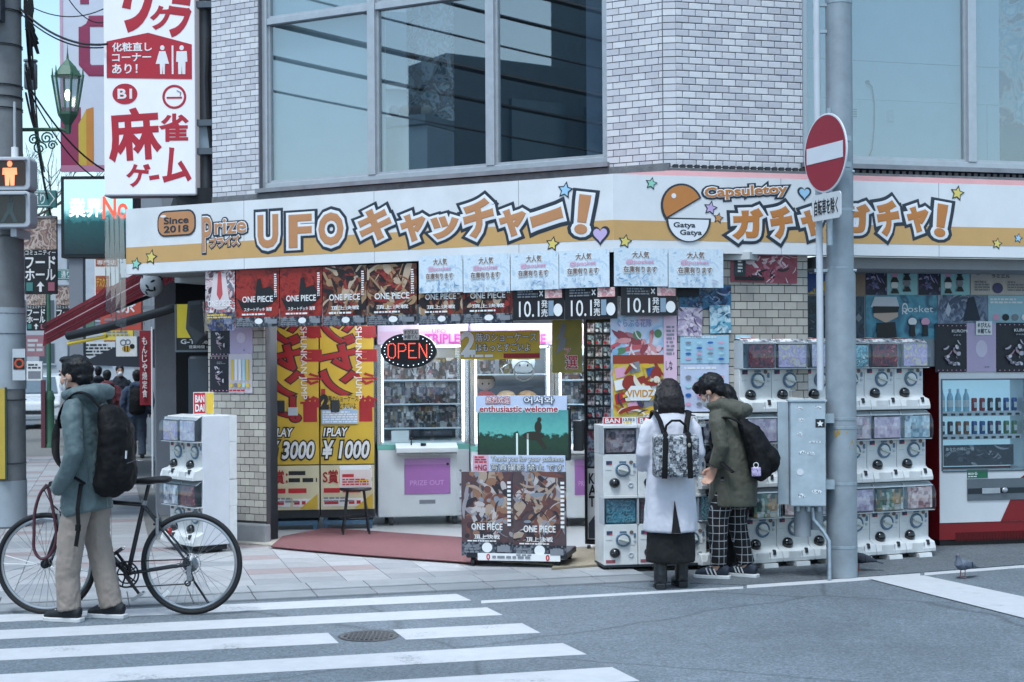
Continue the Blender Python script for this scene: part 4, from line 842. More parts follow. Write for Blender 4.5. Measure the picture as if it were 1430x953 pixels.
# ---------------------------------------------------------------- yellow prize cabinets
CABF = Frame(G(450, 740, FLZ), 85)
YEL = mat('cab_yellow', '#c9a634', .45, var=.06, vscale=4); MAR = mat('cab_red', '#96161c', .45, var=.06, vscale=5); CREAM = mat('cab_cream', '#cfc6a4', .5, var=.05)
STEELB = mat('cab_blue_steel', '#4a6a84', .4, .4, var=.08); CABD = mat('cab_body', '#23272d', .5, var=.08)
def prize_cabinet(x0, x1, price, label, extra):
    a0, b0, a1, b1 = CABF.rect(x0, 455, x1, 738); W = a1 - a0; H = 2.12
    t = thing('prize_cabinet', label, 'prize cabinet', CABF.T(a0, FLZ, 0), 'yellow prize cabinets inside the entrance')
    part('body', MB().box(0, W, .12, H, -.55, -.012), CABD, t); part('base_rail', MB().box(.02, W - .02, .05, .09, -.5, -.02).box(.03, .07, 0, .05, -.1, -.04).box(W - .07, W - .03, 0, .05, -.1, -.04).box(.03, .07, .09, .3, -.1, -.04), STEELB, t)
    zl = H - (655 - 455) / 283 * H * .98
    fp = part('front_panel', MB().box(.004, W - .004, zl, H, -.012, 0), YEL, t)
    # red sideways characters with black and yellow edges
    gb, gy, gr = MB(), MB(), MB(); zt, zb_ = H - .02, zl + .42; hh = (zt - zb_) / 4
    for i, ch in enumerate('ジャンプ'):
        bx = (W * .34 - .34 * W, zt - (i + 1) * hh, W * .66, zt - i * hh)
        # rotated a quarter turn: swap width and height about the centre
        cx_, cy_ = (bx[0] + bx[2]) / 2, (bx[1] + bx[3]) / 2; w_, h_ = bx[2] - bx[0], bx[3] - bx[1]
        rb_ = (cx_ - h_ * .46, cy_ - w_ * .46, cx_ + h_ * .46, cy_ + w_ * .46)
        put_text(gb, ch, rb_, .0015, 0, .07, -90, thick=.001); put_text(gr, ch, rb_, .0035, 0, .035, -90, thick=.001)
    part('lettering_outline', gb, BLACK, t); part('lettering', gr, MAR, t)
    g = MB(); 
    for i, ch in enumerate('瞬間少年'): put_text(g, ch, (W * .75, zt - (i + 1) * hh * .9, W * .95, zt - i * hh * .9 - .04), .0055, .0, .06, -90, thick=.001)
    part('lettering', g, MAR, t)
    lettering('SHUNKAN JUMP', (W * .7 - .36, H - .5, W * .7 + .36, H - .42), .0075, WHITE, t, rot=-90, bold=.01)
    for i in (0, 1): part('red_bar', MB().box(W * (.02 if i else .7), W * (.1 if i else .96), zl + .42, zl + .75 if i else zl + .62, .0005, .0018), MAR, t)
    lettering('1PLAY', (W * .06, zl + .28, W * .5, zl + .36), .005, BLACK, t, bev=.13, shear=.2); lettering('1PLAY', (W * .06, zl + .28, W * .5, zl + .36), .008, WHITE, t, bold=.03, shear=.2)
    lettering('¥ ' + price, (W * .05, zl + .06, W * .9, zl + .23), .005, BLACK, t, bev=.1, shear=.2); lettering('¥ ' + price, (W * .05, zl + .06, W * .9, zl + .23), .008, WHITE, t, bold=.035, shear=.2)
    lp = part('lower_panel', MB().box(.004, W - .004, .2, zl - .012, -.012, .001), CREAM, t)
    lettering('S賞：' if extra else 'A賞：', (W * .05, zl - .19, W * .4, zl - .06), .0035, MAR, t, bold=.03)
    deco(t, W, 1.0, [('l', (.42, zl - .19, .95, zl - .05), BLACK, 2), ('l', (.06, zl - .3, .94, zl - .22), REDP, 1), ('r', (.05, zl - .42, .45, zl - .34), WHITE), ('r', (.5, zl - .42, .94, zl - .34), WHITE), ('l', (.07, zl - .41, .43, zl - .35), REDP, 1), ('l', (.52, zl - .41, .92, zl - .35), REDP, 1), ('l', (.06, .27, .6, .33), GREY, 2), ('p', [(.62, .21), (.96, .21), (.96, .36)], YEL)], .002)
    part('coin_unit', MB().box(W * .2, W * .36, H - .95, H - .83, .002, .03), CABD, t, bevel=.006); part('coin_slot', MB().box(W * .42, W * .6, H - .98, H - .9, .002, .015), ALU, t)
    if extra:
        deco(t, W, 1.0, [('r', (.02, zl + .4, .72, zl + .68), YEL), ('t', '2', (.03, zl + .56, .14, zl + .68), BLACK, dict(bev=.1)), ('t', '階のショーケース', (.16, zl + .62, .7, zl + .68), BLACK, dict(bold=.02)), ('t', 'はもっとすごいよ', (.16, zl + .55, .66, zl + .61), BLACK, dict(bold=.02)), ('r', (.03, zl + .4, .7, zl + .54), mat('note_blue', '#9cb4cc', .5)), ('l', (.05, zl + .41, .68, zl + .53), WHITE, 5)], .0105)
    return t
prize_cabinet(371, 446, '3000', 'yellow and red prize cabinet priced 3000 beside the tiled pillar', False)
prize_cabinet(447, 523, '1000', 'yellow and red prize cabinet priced 1000 beside the claw machine', True)
# ---------------------------------------------------------------- stool with a box on it
SBK = mat('stool_black', '#191c22', .45, var=.05)
st = thing('stool', 'small black round stool with four legs in front of the yellow cabinets', 'stool', Matrix.Translation(G(497, 747, FLZ)))
part('seat', MB().lathe([(.0001, .43), (.15, .43), (.158, .445), (.15, .46), (.0001, .462)], 24), SBK, st, smooth=True)
for i in range(4):
    a = R(45 + 90 * i + 8); part('leg', MB().cyl((math.cos(a) * .11, math.sin(a) * .11, .43), (math.cos(a) * .18, math.sin(a) * .18, 0), .011, n=8), SBK, st, smooth=True)
part('foot_ring', MB().torus((0, 0, .17), .15, .007, 'Z', 24, 6), SBK, st, smooth=True)
bx = thing('paper_box', 'open white box of red printed slips on the black stool', 'box', Matrix.Translation(G(497, 747, FLZ) + Vector((0, 0, .463))) @ Matrix.Rotation(R(8), 4, 'Z'))
part('box_body', MB().box(-.15, .15, -.1, -.094, 0, .17).box(-.15, .15, .094, .1, 0, .2).box(-.15, -.144, -.094, .094, 0, .18).box(.144, .15, -.094, .094, 0, .18).box(-.144, .144, -.094, .094, 0, .006), WHITE, bx)
deco(part('front_label', MB().box(-.145, .145, .0, .17, 0, .001), mat('box_label', '#d4c9c4', .5), bx, Matrix(((1, 0, 0, 0), (0, 0, -1, -.1005), (0, 1, 0, 0), (0, 0, 0, 1)))), 1, 1, [('r', (-.13, .1, -.02, .13), REDP), ('r', (.02, .06, .12, .08), YELP), ('l', (-.13, .02, .12, .09), REDP, 3)], .0005)
# ---------------------------------------------------------------- claw machines
CW = mat('claw_white', '#cfd4d6', .35, var=.04, vscale=5, coat=.2); CTEAL = mat('claw_teal', '#6aa89c', .4, var=.04); CPUR = mat('claw_purple', '#a06aa8', .4, var=.05); CCH = mat('claw_chrome', '#b4b9bd', .22, .9, var=.05)
CLG = glass('claw_glass', '#f0f6f8', .02, 1.0, .03); TUBE = mat('claw_tube_light', '#ffffff', .5, var=0, emit='#e4efff', estr=3.5)
PROD = [grid_art('product_%d' % i, p, 14, i + 1) for i, p in enumerate((['#101216', '#2c2e36', '#8c8c92', '#14161a', '#b4aca8', '#6a3c34', '#3c4c5c'], ['#121418', '#44464e', '#b4b4b8', '#181a1e', '#7a5c54', '#202228', '#8c7c4c'], ['#14161a', '#4c4e56', '#9c9ca0', '#0e1014', '#c4c4c4', '#3c5464', '#7c4c5c']))]
def prod_box(W, H, D, m, parent, M): return part('prize_box', MB().box(-W / 2, W / 2, 0, H, -D / 2, D / 2), m, parent, M)
def claw_machine(fr, x0, x1, y0, y1, zb, label, fill):
    a0, b0, a1, b1 = fr.rect(x0, y0, x1, y1); W = a1 - a0; H = b1 - zb; D = .85
    t = thing('claw_machine', label, 'claw machine', fr.T((a0 + a1) / 2, zb, 0), 'claw machines inside the entrance')
    h = W / 2; z1, z2 = .09, H * .40
    part('base_cabinet', MB().box(-h, h, z1, z2, -D, 0), CW, t, bevel=.012)
    part('teal_strip', MB().box(-h - .002, h + .002, z2 - .05, z2 + .005, -D, .003), CTEAL, t)
    part('control_panel', MB().prism([(0, 0), (.13, -.02), (.13, .03), (0, .075)], -h * .62, h * .72, Matrix(((0, 0, 1, 0), (0, 1, 0, z2 - .055), (1, 0, 0, .003), (0, 0, 0, 1)))), CW, t, bevel=.006)
    part('control_lip', MB().box(-h * .6, h * .7, z2 - .09, z2 - .078, .0, .13), CCH, t)
    part('joystick', MB().cyl((-h * .28, z2, .07), (-h * .28, z2 + .06, .07), .007).ball((-h * .28, z2 + .065, .07), .016, 10, 6), BLACK, t, smooth=True)
    part('button', MB().cyl((-h * .02, z2 - .01, .075), (-h * .02, z2 + .018, .075), .028, n=16), BLACK, t)
    dr = part('prize_door', MB().box(-h * .42, h * .58, z1 + .23, z2 - .14, .001, .012), CPUR, t, bevel=.004)
    part('door_shade', MB().box(-h * .42 + .0, h * .58, z2 - .2, z2 - .14, .0125, .014), mat('claw_purple_pale', '#b88abf', .4), dr)
    lettering('PRIZE OUT', (-h * .3, z1 + .32, h * .44, z1 + .37), .014, mat('claw_print_pale', '#c9a2cf', .4), dr, bold=.0)
    part('door_lock', MB().prism(ell(h * .52, z2 - .2, .015, .015, 12), .0125, .018), BLACK, dr)
    part('name_plate', MB().box(-h * .1, h * .25, z1 + .13, z1 + .17, .001, .004), GREY, t)
    part('coin_door', MB().box(h * .72, h * .98, z1 + .05, z2 - .1, .001, .006), CW, t, bevel=.003)
    for i in (0, 1, 2): part('lock', MB().prism(ell(h * .8, z1 + .18 + .14 * i, .012, .012, 10), .006, .012), CCH, t)
    for sx in (-1, 1):
        for dz in (-.12, -D + .12):
            part('caster', MB().cyl((sx * h * .7 - .018, .04, dz), (sx * h * .7 + .018, .04, dz), .04, n=14).box(sx * h * .7 - .025, sx * h * .7 + .025, .04, z1, dz - .02, dz + .02), mat('caster_grey', '#5a5e62', .5), t, smooth=True)
    # glass case
    for sx in (-1, 1):
        for dz in (-.03, -D + .03): part('corner_post', MB().box(sx * h - .022 * (1 + sx), sx * h + .022 * (1 - sx), z2, H - .22, dz - .02, dz + .02), CCH, t)
        part('light_tube', MB().cyl((sx * (h - .055), z2 + .03, -.05), (sx * (h - .055), H - .25, -.05), .011, n=8), TUBE, t)
    part('front_glass', MB().box(-h + .045, h - .045, z2 + .006, H - .22, -.012, -.006), CLG, t)
    for sx in (-1, 1): part('side_glass', MB().box(sx * h - .004, sx * h + .002, z2 + .006, H - .22, -D + .05, -.05), CLG, t)
    part('back_panel', MB().box(-h, h, z2, H - .22, -D, -D + .01), mat('claw_back', '#6c7278', .5), t); part('bed', MB().box(-h + .02, h - .02, z2, z2 + .03, -D + .01, -.06), CW, t)
    hd = part('header', MB().box(-h, h, H - .22, H, -D, 0), mat('claw_header', '#bfb2c6', .4), t, bevel=.01)
    part('header_strip', MB().box(-h + .02, h - .02, H - .19, H - .08, .001, .005), mat('claw_header_pink', '#b49ab0', .4, emit='#b48fae', estr=.1), hd)
    lettering('UFO', (h * .2, H - .1, h * .5, H - .06), .008, CPUR, hd, bold=.03); lettering('TRIPLE', (h * .05, H - .2, h * .8, H - .11), .008, mat('claw_magenta', '#b04a92', .4), hd, bold=.05)
    part('ceiling_light', MB().box(-h + .06, h - .06, H - .235, H - .225, -D + .08, -.08), TUBE, t)
    cl = part('claw_carriage', MB().box(-.16, .16, H - .32, H - .24, -.5, -.25), CW, t, bevel=.01)
    part('claw', MB().cyl((0, H - .4, -.37), (0, H - .32, -.37), .05).tube([(-.03, H - .4, -.37), (-.1, H - .45, -.37), (-.06, H - .53, -.37)], .009).tube([(.03, H - .4, -.37), (.1, H - .45, -.37), (.06, H - .53, -.37)], .009), CCH, cl, smooth=True)
    fill(t, h, z2, H, D)
    return t
def fill_boxes(t, h, z2, H, D):
    k = 0
    for row in range(3):
        z = z2 + .16 + row * .25
        part('shelf', MB().box(-h + .05, h - .05, z - .012, z, -D + .05, -.30), mat('claw_shelf', '#c8d2d6', .3), t)
        for i in range(7):
            x = -h + .13 + i * (2 * h - .26) / 6; m = PROD[(i + row) % 3]; k += 1
            part('prize_box', MB().box(x - .058, x + .058, z, z + .225, -.5, -.38), m, t)
            part('box_window', MB().box(x - .03, x + .035, z + .05, z + .17, -.379, -.376), PROD[(i * 2 + row + 1) % 3], t)
    for i in range(3): part('card', MB().box(-h + .15 + i * .22, -h + .33 + i * .22, z2 + .03, z2 + .14, -.12, -.115), CLG if i else WHITE, t)
def plush(parent, x, z, y, r, colr, hairc):
    p = part('plush_head', MB().ball((x, z + r * .95, y), (r * 1.08, r * .95, r)), colr, parent, smooth=True)
    part('plush_hair', MB().ball((x, z + r * 1.12, y - r * .12), (r * 1.12, r * .92, r * 1.0)), hairc, p, smooth=True)
    part('plush_fringe', MB().ball((x, z + r * 1.5, y + r * .45), (r * .85, r * .35, r * .55)), hairc, p, smooth=True)
    part('plush_eye', MB().ball((x - r * .35, z + r * .8, y + r * .9), (r * .1, r * .14, .006), 8, 6).ball((x + r * .35, z + r * .8, y + r * .9), (r * .1, r * .14, .006), 8, 6), BLACK, p)
SKIN_P = mat('plush_skin', '#d8bfae', .9); 
def fill_plush(t, h, z2, H, D):
    for j, z in enumerate((z2 + .35, z2 + .72)):
        part('shelf', MB().box(-h + .05, h - .05, z - .012, z, -D + .05, -.2), mat('claw_shelf', '#c8d2d6'), t)
    cols = [('#a8483c', '#a8483c'), ('#d8bfae', '#d2a878'), ('#d8bfae', '#c79a72')]
    for i, (a, b) in enumerate(cols): plush(t, -h + .16 + i * .21, z2 + .35, -.3, .1, SKIN_P, mat('plush_hair_%d' % i, ['#9c3a32', '#d0aa80', '#c99a70'][i], .9, bump=.3))
    plush(t, -h + .16, z2 + .55, -.45, .09, SKIN_P, mat('plush_hair_k', '#1c1e24', .9)); plush(t, h * .3, z2 + .72, -.3, .11, mat('plush_white', '#d4d6d8', .9), mat('plush_white', '#d4d6d8'))
    for i in range(3): part('prize_box', MB().box(-h + .1 + i * .2, -h + .26 + i * .2, z2 + .72, z2 + .95, -.6, -.5), PROD[i], t)
    part('ring_chute', MB().torus((h * .3, z2 + .75, -.2), .1, .008, 'Z', 24, 6), CCH, t)
CLF = Frame(G(590, 734, FLZ), 81)
claw_machine(CLF, 527, 655, 452, 732, FLZ, 'white claw machine with a purple prize door below the OPEN sign', fill_boxes)
CLF2 = Frame(G(716, 738, FLZ), 88)
claw_machine(CLF2, 657, 774, 452, 738, FLZ, 'white claw machine full of plush heads behind the advertising stand', fill_plush)
CLF3 = Frame(G(820, 736, FLZ), 92)
claw_machine(CLF3, 775, 868, 452, 736, FLZ, 'white claw machine partly hidden by the black card rack', fill_boxes)
# yellow hanging banners in the entrance
BNF = Frame(G(715, 775, FLZ), AZ_C - 12)
def t2(px, label):
    poster(BNF, px, 0, YEL, label, [('t', '2', (.02, .2, .18, .95), BLACK, dict(bev=.05)), ('t', '2', (.02, .2, .18, .95), WHITE, dict(bold=.05)), ('t', '階のショーケース', (.2, .62, .96, .92), BLACK, dict(bev=.06)), ('t', '階のショーケース', (.2, .62, .96, .92), WHITE, dict(bold=.01)), ('t', 'はもっとすごいよ', (.2, .28, .88, .56), BLACK, dict(bev=.07)), ('t', 'はもっとすごいよ', (.2, .28, .88, .56), WHITE, dict(bold=.01)), ('r', (.55, .04, 1, .2), MAR), ('l', (.05, .05, .52, .2), WHITE, 1)], 'yellow hanging notices', name='hanging_notice', cat='notice')
t2((643, 462, 754, 502), 'yellow hanging notice with white characters and a big number 2')
poster(BNF, (771, 447, 813, 521), -.05, mat('banner_olive', '#8d8238', .5, var=.1), 'olive yellow poster with red characters above the doorway', [('p', [(.15, .62), (.35, .95), (.48, .9), (.4, .7)], GREY), ('p', [(.12, .35), (.3, .7), (.5, .65), (.4, .45)], GREY), ('t', 'ア', (.42, .33, .62, .46), WHITE, dict(bev=.05)), ('t', 'ア', (.42, .33, .62, .46), REDP, dict(bold=.02)), ('t', '選', (.45, .08, .85, .32), WHITE, dict(bev=.05)), ('t', '選', (.45, .08, .85, .32), REDP, dict(bold=.02))], 'yellow hanging notices', name='hanging_notice', cat='notice')
# ---------------------------------------------------------------- OPEN sign
a, b = BNF.at(570, 490); ra = BNF.at(609, 490)[0] - a; rb2 = ra * .6
os_ = thing('open_sign', 'black oval LED sign reading OPEN in red above the claw machine', 'sign', BNF.T(a, b, .0))
part('sign_body', MB().prism(ell(0, 0, ra, rb2, 48), -.04, 0), mat('sign_black', '#10141c', .3), os_, bevel=.006)
LEDR = mat('led_red', '#ff4a3a', .4, var=0, emit='#ff5440', estr=2.2); LEDW = mat('led_white', '#e8f0ff', .4, var=0, emit='#cfe4ff', estr=1.6)
# LED letters traced as dots
strokes = {'O': [[(0.1, .5), (.1, .15), (.3, 0), (.6, 0), (.8, .15), (.8, .85), (.6, 1), (.3, 1), (.1, .85), (.1, .5)]], 'P': [[(.1, 0), (.1, 1), (.6, 1), (.8, .85), (.8, .6), (.6, .47), (.1, .47)]], 'E': [[(.8, 0), (.1, 0), (.1, 1), (.8, 1)], [(.1, .5), (.65, .5)]], 'N': [[(.1, 0), (.1, 1), (.8, 0), (.8, 1)]]}
g = MB(); lw = ra * 1.5 / 4; lh = rb2 * .8
for i, ch in enumerate('OPEN'):
    for s_ in strokes[ch]:
        for p, q in zip(s_, s_[1:]):
            d = math.hypot((q[0] - p[0]) * lw, (q[1] - p[1]) * lh); n = max(1, int(d / .0105))
            for j in range(n):
                t_ = j / n; x = -ra * .76 + (i + p[0] + (q[0] - p[0]) * t_) * lw; y = -lh / 2 + (p[1] + (q[1] - p[1]) * t_) * lh
                g.prism(ell(x, y, .0036, .0036, 6), .0, .004)
part('led_lettering', g, LEDR, os_)
g = MB()
for i in range(28): g.prism(ell(ra * .86 * math.cos(2 * math.pi * i / 28), rb2 * .84 * math.sin(2 * math.pi * i / 28), .004, .004, 6), 0, .004)
part('led_border', g, LEDW, os_)
poster(BNF, (563, 460, 585, 475), .02, WHITE, 'small white tag clipped to the top of the OPEN sign', [('t', '＃ぴえん', (.08, .52, .92, .9), BLACK, dict(bold=.02)), ('t', '＃超てん', (.08, .1, .92, .46), BLACK, dict(bold=.02))], 'small white speech tags', name='speech_tag', cat='tag')
# ---------------------------------------------------------------- card rack right of the entrance
RKF = Frame(G(833, 770, .02), 108)
rk = thing('card_rack', 'tall black rack of small packets beside the entrance', 'rack', RKF.T(0, .02, 0))
a0, b0, a1, b1 = RKF.rect(816, 446, 858, 766)
part('frame', MB().box(a0, a0 + .02, .06, b1, -.04, 0).box(a1 - .02, a1, .06, b1, -.04, 0).box(a0 + .02, a1 - .02, b1 - .02, b1, -.04, 0).box(a0 + .02, a1 - .02, .06, .08, -.04, 0), mat('rack_black', '#15181d', .4, .3), rk)
part('back_board', MB().box(a0 + .02, a1 - .02, .08, b1 - .02, -.036, -.03), mat('rack_board', '#1d2026', .6), rk)
for x in (a0 + .03, a1 - .03): part('caster', MB().cyl((x - .012, .025, -.02), (x + .012, .025, -.02), .025, n=12), BLACK, rk)
zt = b1 - .03; z0_ = RKF.at(836, 600)[1] - .02
nr = 9; hh = (zt - z0_) / nr; ww = (a1 - a0 - .05) / 3
pk = [grid_art('packet_%d' % i, p, 30, i) for i, p in enumerate((['#1a2430', '#3c5060', '#8fa0ac', '#24303c', '#c8ccd0'], ['#20222c', '#5a4a54', '#a89aa0', '#34303c', '#d0c8cc'], ['#141c28', '#2c4454', '#7a98a4', '#1e2a36', '#b8c4c8']))]
for r_ in range(nr):
    for c_ in range(3):
        p = part('packet', MB().box(0, ww - .012, 0, hh - .02, 0, .012), pk[(r_ * 2 + c_) % 3], rk, Matrix.Translation((a0 + .025 + c_ * ww, z0_ + r_ * hh, -.028)) @ Matrix.Rotation(R(random.uniform(-2, 2)), 4, 'Z'))
        part('packet_label', MB().prism(ell(.018, .018, .013, .013, 12), .0125, .0135), REDP if r_ % 2 else WHITE, p)
deco(part('rack_poster', MB().box(a0 + .02, a1 - .02, .1, RKF.at(836, 655)[1] - .02, -.028, -.022), mat('rack_poster_white', '#c9ccd0', .5), rk), 1, 1, [('t', s, (a0 + .035, RKF.at(836, y)[1] - .02, a0 + (.21 if i < 2 else .2), RKF.at(836, y - 14)[1] - .02), BLACK, dict(bold=.04)) for i, (s, y) in enumerate((('KING', 676), ('ART', 692), ('THE', 708)))] + [('p', [(a0 + .03, .11), (a1 - .03, .11), (a1 - .03, .3), (a0 + .12, .36), (a0 + .03, .24)], mat('rack_art', '#2a3440', .6))], -.021)
part('rack_card', MB().box(a0 + .02, a1 - .02, RKF.at(836, 652)[1] - .02, RKF.at(836, 602)[1] - .02, -.028, -.02), art('rack_card_print', ['#4a1c2c', '#6a2438', '#8a9aa8', '#2c3040', '#7a8c9c'], 12, 3, .2), rk)
# ---------------------------------------------------------------- advertising stand
ABF = Frame(G(712, 792, .022), 101)
ad = thing('advertising_stand', 'wheeled stand with a screen above two printed posters in front of the shop', 'advertising stand', ABF.T(0, .022, 0))
def abr(*p): r_ = ABF.rect(*p); return (r_[0], r_[1] - .022, r_[2], r_[3] - .022)
def aba(x, y): q = ABF.at(x, y); return (q[0], q[1] - .022)
lean = -.0
DKM = mat('stand_dark', '#1d2229', .45, .2, var=.06)
bs = abr(655, 772, 787, 790)
part('base', MB().box(bs[0] - .02, bs[2] + .03, .07, .12, -.5, .02), DKM, ad, bevel=.01)
for x, z in ((bs[0] + .03, -.03), (bs[2] - .05, -.03), (bs[0] + .03, -.45), (bs[2] - .02, -.45)):
    part('caster', MB().cyl((x - .014, .033, z), (x + .014, .033, z), .033, n=14).box(x - .018, x + .018, .035, .07, z - .015, z + .015), BLACK, ad)
for x in (bs[0] + .12, bs[2] - .12): part('post', MB().box(x - .02, x + .02, .12, 1.25, -.3, -.26), DKM, ad)
s0 = abr(668, 573, 793, 640)
part('screen_housing', MB().box(s0[0] - .012, s0[2] + .012, s0[1] - .02, s0[3] + .02, -.1, -.022), BLACK, ad, bevel=.006)
def screen_mat():
    m = bpy.data.materials.new('screen_picture'); m.use_nodes = True; n = m.node_tree; N = n.nodes; L = n.links; b_ = N['Principled BSDF']
    tc = N.new('ShaderNodeTexCoord'); sp = N.new('ShaderNodeSeparateXYZ'); L.new(tc.outputs['Object'], sp.inputs[0])
    no = N.new('ShaderNodeTexNoise'); no.inputs['Scale'].default_value = 26; no.inputs['Detail'].default_value = 6; L.new(tc.outputs['Object'], no.inputs[0])
    a_ = N.new('ShaderNodeMath'); a_.operation = 'MULTIPLY_ADD'; a_.inputs[1].default_value = -.16; L.new(no.outputs['Fac'], a_.inputs[0]); L.new(sp.outputs[1], a_.inputs[2])
    mr = N.new('ShaderNodeMapRange'); mr.inputs[1].default_value = s0[1] - .08; mr.inputs[2].default_value = s0[3] - .08; L.new(a_.outputs[0], mr.inputs[0])
    cr = N.new('ShaderNodeValToRGB'); e = cr.color_ramp.elements; e[0].color = C('#0a2420'); e[1].color = C('#3f8f9c')
    q = e.new(.46); q.color = C('#10352c'); q = e.new(.52); q.color = C('#56b0b4'); q = e.new(.3); q.color = C('#153a28')
    L.new(mr.outputs[0], cr.inputs[0]); L.new(cr.outputs[0], b_.inputs['Emission Color']); b_.inputs['Emission Strength'].default_value = .5; b_.inputs['Base Color'].default_value = (.01, .015, .015, 1); b_.inputs['Roughness'].default_value = .18
    return m
sc_ = part('screen', MB().box(*[s0[i] for i in (0, 2, 1, 3)], -.022, -.018), screen_mat(), ad)
g = MB()
for x in (.42, .54): g.box(s0[0] + (s0[2] - s0[0]) * x, s0[0] + (s0[2] - s0[0]) * (x + .02), s0[1] + .01, s0[1] + .2, -.0175, -.0165)
part('screen_pole', g, mat('screen_white', '#a0b0b0', .5, emit='#9fb4b4', estr=.4), sc_)
g = MB(); cx_, cy_ = s0[0] + (s0[2] - s0[0]) * .64, s0[1] + .2
g.prism(ell(cx_ - .02, cy_ - .02, .09, .035), -.0175, -.0165).prism(ell(cx_ + .02, cy_ + .05, .03, .05), -.0165, -.0155).prism(ell(cx_ + .03, cy_ + .11, .018, .02), -.0165, -.0155).prism([(cx_ + .02, cy_), (cx_ + .09, cy_ - .12), (cx_ + .07, cy_ - .13), (cx_ - .02, cy_ - .03)], -.0165, -.0155)
part('screen_rider', g, mat('screen_dark', '#1c1a12', .5, emit='#1e1c14', estr=.3), sc_)
hb = abr(663, 553, 791, 577); W_, H_ = hb[2] - hb[0], hb[3] - hb[1]
h_ = part('header_board', MB().box(0, W_, 0, H_, -.02, 0), mat('stand_header', '#b9c4dc', .5), ad, Matrix.Translation((hb[0], hb[1], -.02)))
deco(h_, W_, H_, [('t', 'enthusiastic welcome', (.05, .06, .9, .42), WHITE, dict(bev=.09)), ('t', 'enthusiastic welcome', (.05, .06, .9, .42), mat('stand_crimson', '#9c2a3c', .5), dict(bold=.03)), ('t', '热烈欢迎', (.12, .54, .38, .94), mat('stand_crimson', '#9c2a3c'), dict(bev=.09)), ('t', '热烈欢迎', (.12, .54, .38, .94), WHITE, dict(bold=.01)), ('t', '어서와', (.54, .54, .86, .94), mat('stand_slate', '#46506a', .5), dict(bev=.1)), ('t', '어서와', (.54, .54, .86, .94), WHITE, dict(bold=.02))], .0005)
hb = abr(660, 636, 789, 659); W_, H_ = hb[2] - hb[0], hb[3] - hb[1]
h_ = part('caption_board', MB().box(0, W_, 0, H_, -.02, 0), mat('stand_header', '#b9c4dc'), ad, Matrix.Translation((hb[0], hb[1], -.012)))
deco(h_, W_, H_, [('r', (0, 0, .17, 1), mat('stand_rose', '#c8a0b0', .5)), ('t', '+NG', (.02, .06, .15, .4), mat('stand_crimson', '#9c2a3c'), dict(bold=.04)), ('l', (.02, .5, .15, .95), REDP, 3), ('t', 'Thank you for your patience', (.2, .56, .98, .92), BLACK, dict(bev=.05)), ('t', 'Thank you for your patience', (.2, .56, .98, .92), WHITE, dict(bold=.0)), ('t', '写真撮影 禁止 です', (.2, .06, .98, .46), BLACK, dict(bev=.06)), ('t', '写真撮影 禁止 です', (.2, .06, .98, .46), WHITE, dict(bold=.0))], .0005)
PAL_S = ['#1c181e', '#3c2a30', '#6a4038', '#8a6450', '#4c3c40', '#8c868c', '#54383a', '#6c5048', '#9a9296', '#3c444c']
for k, (px, sd_) in enumerate((((645, 659, 716.5, 776), 3), ((717, 659, 791, 781), 21))):
    hb = abr(*px); W_, H_ = hb[2] - hb[0], hb[3] - hb[1]
    h_ = part('poster_board', MB().box(0, W_, 0, H_, -.012, 0), mat('stand_print', '#4c3c40', .4, var=.25, vscale=6), ad, Matrix.Translation((hb[0], hb[1], .012)))
    deco(h_, W_, H_, [('s', (0, .16, 1, 1), ['#3c2a30', '#6a4038', '#8a6450', '#a08c7c', '#8c868c', '#54383a', '#28222a', '#7c8490', '#b0a8a8'], 110, sd_), ('r', (0, 0, 1, .16), INFO), ('o', (.4, .04, .6, .16), WHITE), ('t', OP, (.2, .31, .8, .385), WHITE, dict(bold=.02)), ('t', '頂上決戦', (.25, .2, .75, .255), WHITE), ('l', (.12, .165, .85, .19), WHITE, 1), ('l', (.9, .35, .97, .95), WHITE, 12), ('l', (.06, .03, .36, .13), GREY, 3), ('r', (.7, .05, .95, .12), GREY)], .0005)
hb = abr(668, 773, 783, 783); W_, H_ = hb[2] - hb[0], hb[3] - hb[1]
h_ = part('foot_board', MB().box(0, W_, 0, H_, -.008, 0), WHITE, ad, Matrix.Translation((hb[0], hb[1] - .0, .026)))
deco(h_, W_, H_, [('t', '0', (.11, .1, .15, .9), REDP, dict(bold=.04)), ('t', '0', (.83, .1, .87, .9), REDP, dict(bold=.04)), ('l', (.18, .2, .8, .8), GREY, 1)], .0005)
part('stereo_speaker', MB().box(s0[2] + .02, s0[2] + .1, s0[1] + .05, s0[1] + .3, -.25, -.14), BLACK, ad, bevel=.01)
# ================================================================ capsule toy machines
GW = mat('capsule_white', '#d2d4d4', .38, var=.05, vscale=9, coat=.15, dirt=.08); GB = mat('capsule_ring_blue', '#5c7890', .4, .2, var=.05); GK = mat('capsule_knob_grey', '#c9cdd0', .3, .3, var=.05)
GBALL = mat('chute_black', '#0f1217', .12, var=.04, coat=.4); DOME = glass('capsule_dome', '#eef4f8', .03, 1.1, .05); GD = mat('capsule_dark', '#2a3038', .5, var=.06)
GPL = mat('capsule_pale_print', '#b4bac0', .5); GNAV = mat('capsule_navy_print', '#2c3c5c', .5)
GBR = mat('capsule_brown_print', '#6a5a54', .5)
def body_profile(w, h, d):
    """side profile (depth z, height y) of one machine with the chute shelf at its foot"""
    return [(-d, 0), (.10, 0), (.10, .03), (.075, .12), (.0, .17), (0.0, h), (-d, h)]
MW, MH, MD = .30, .60, .34
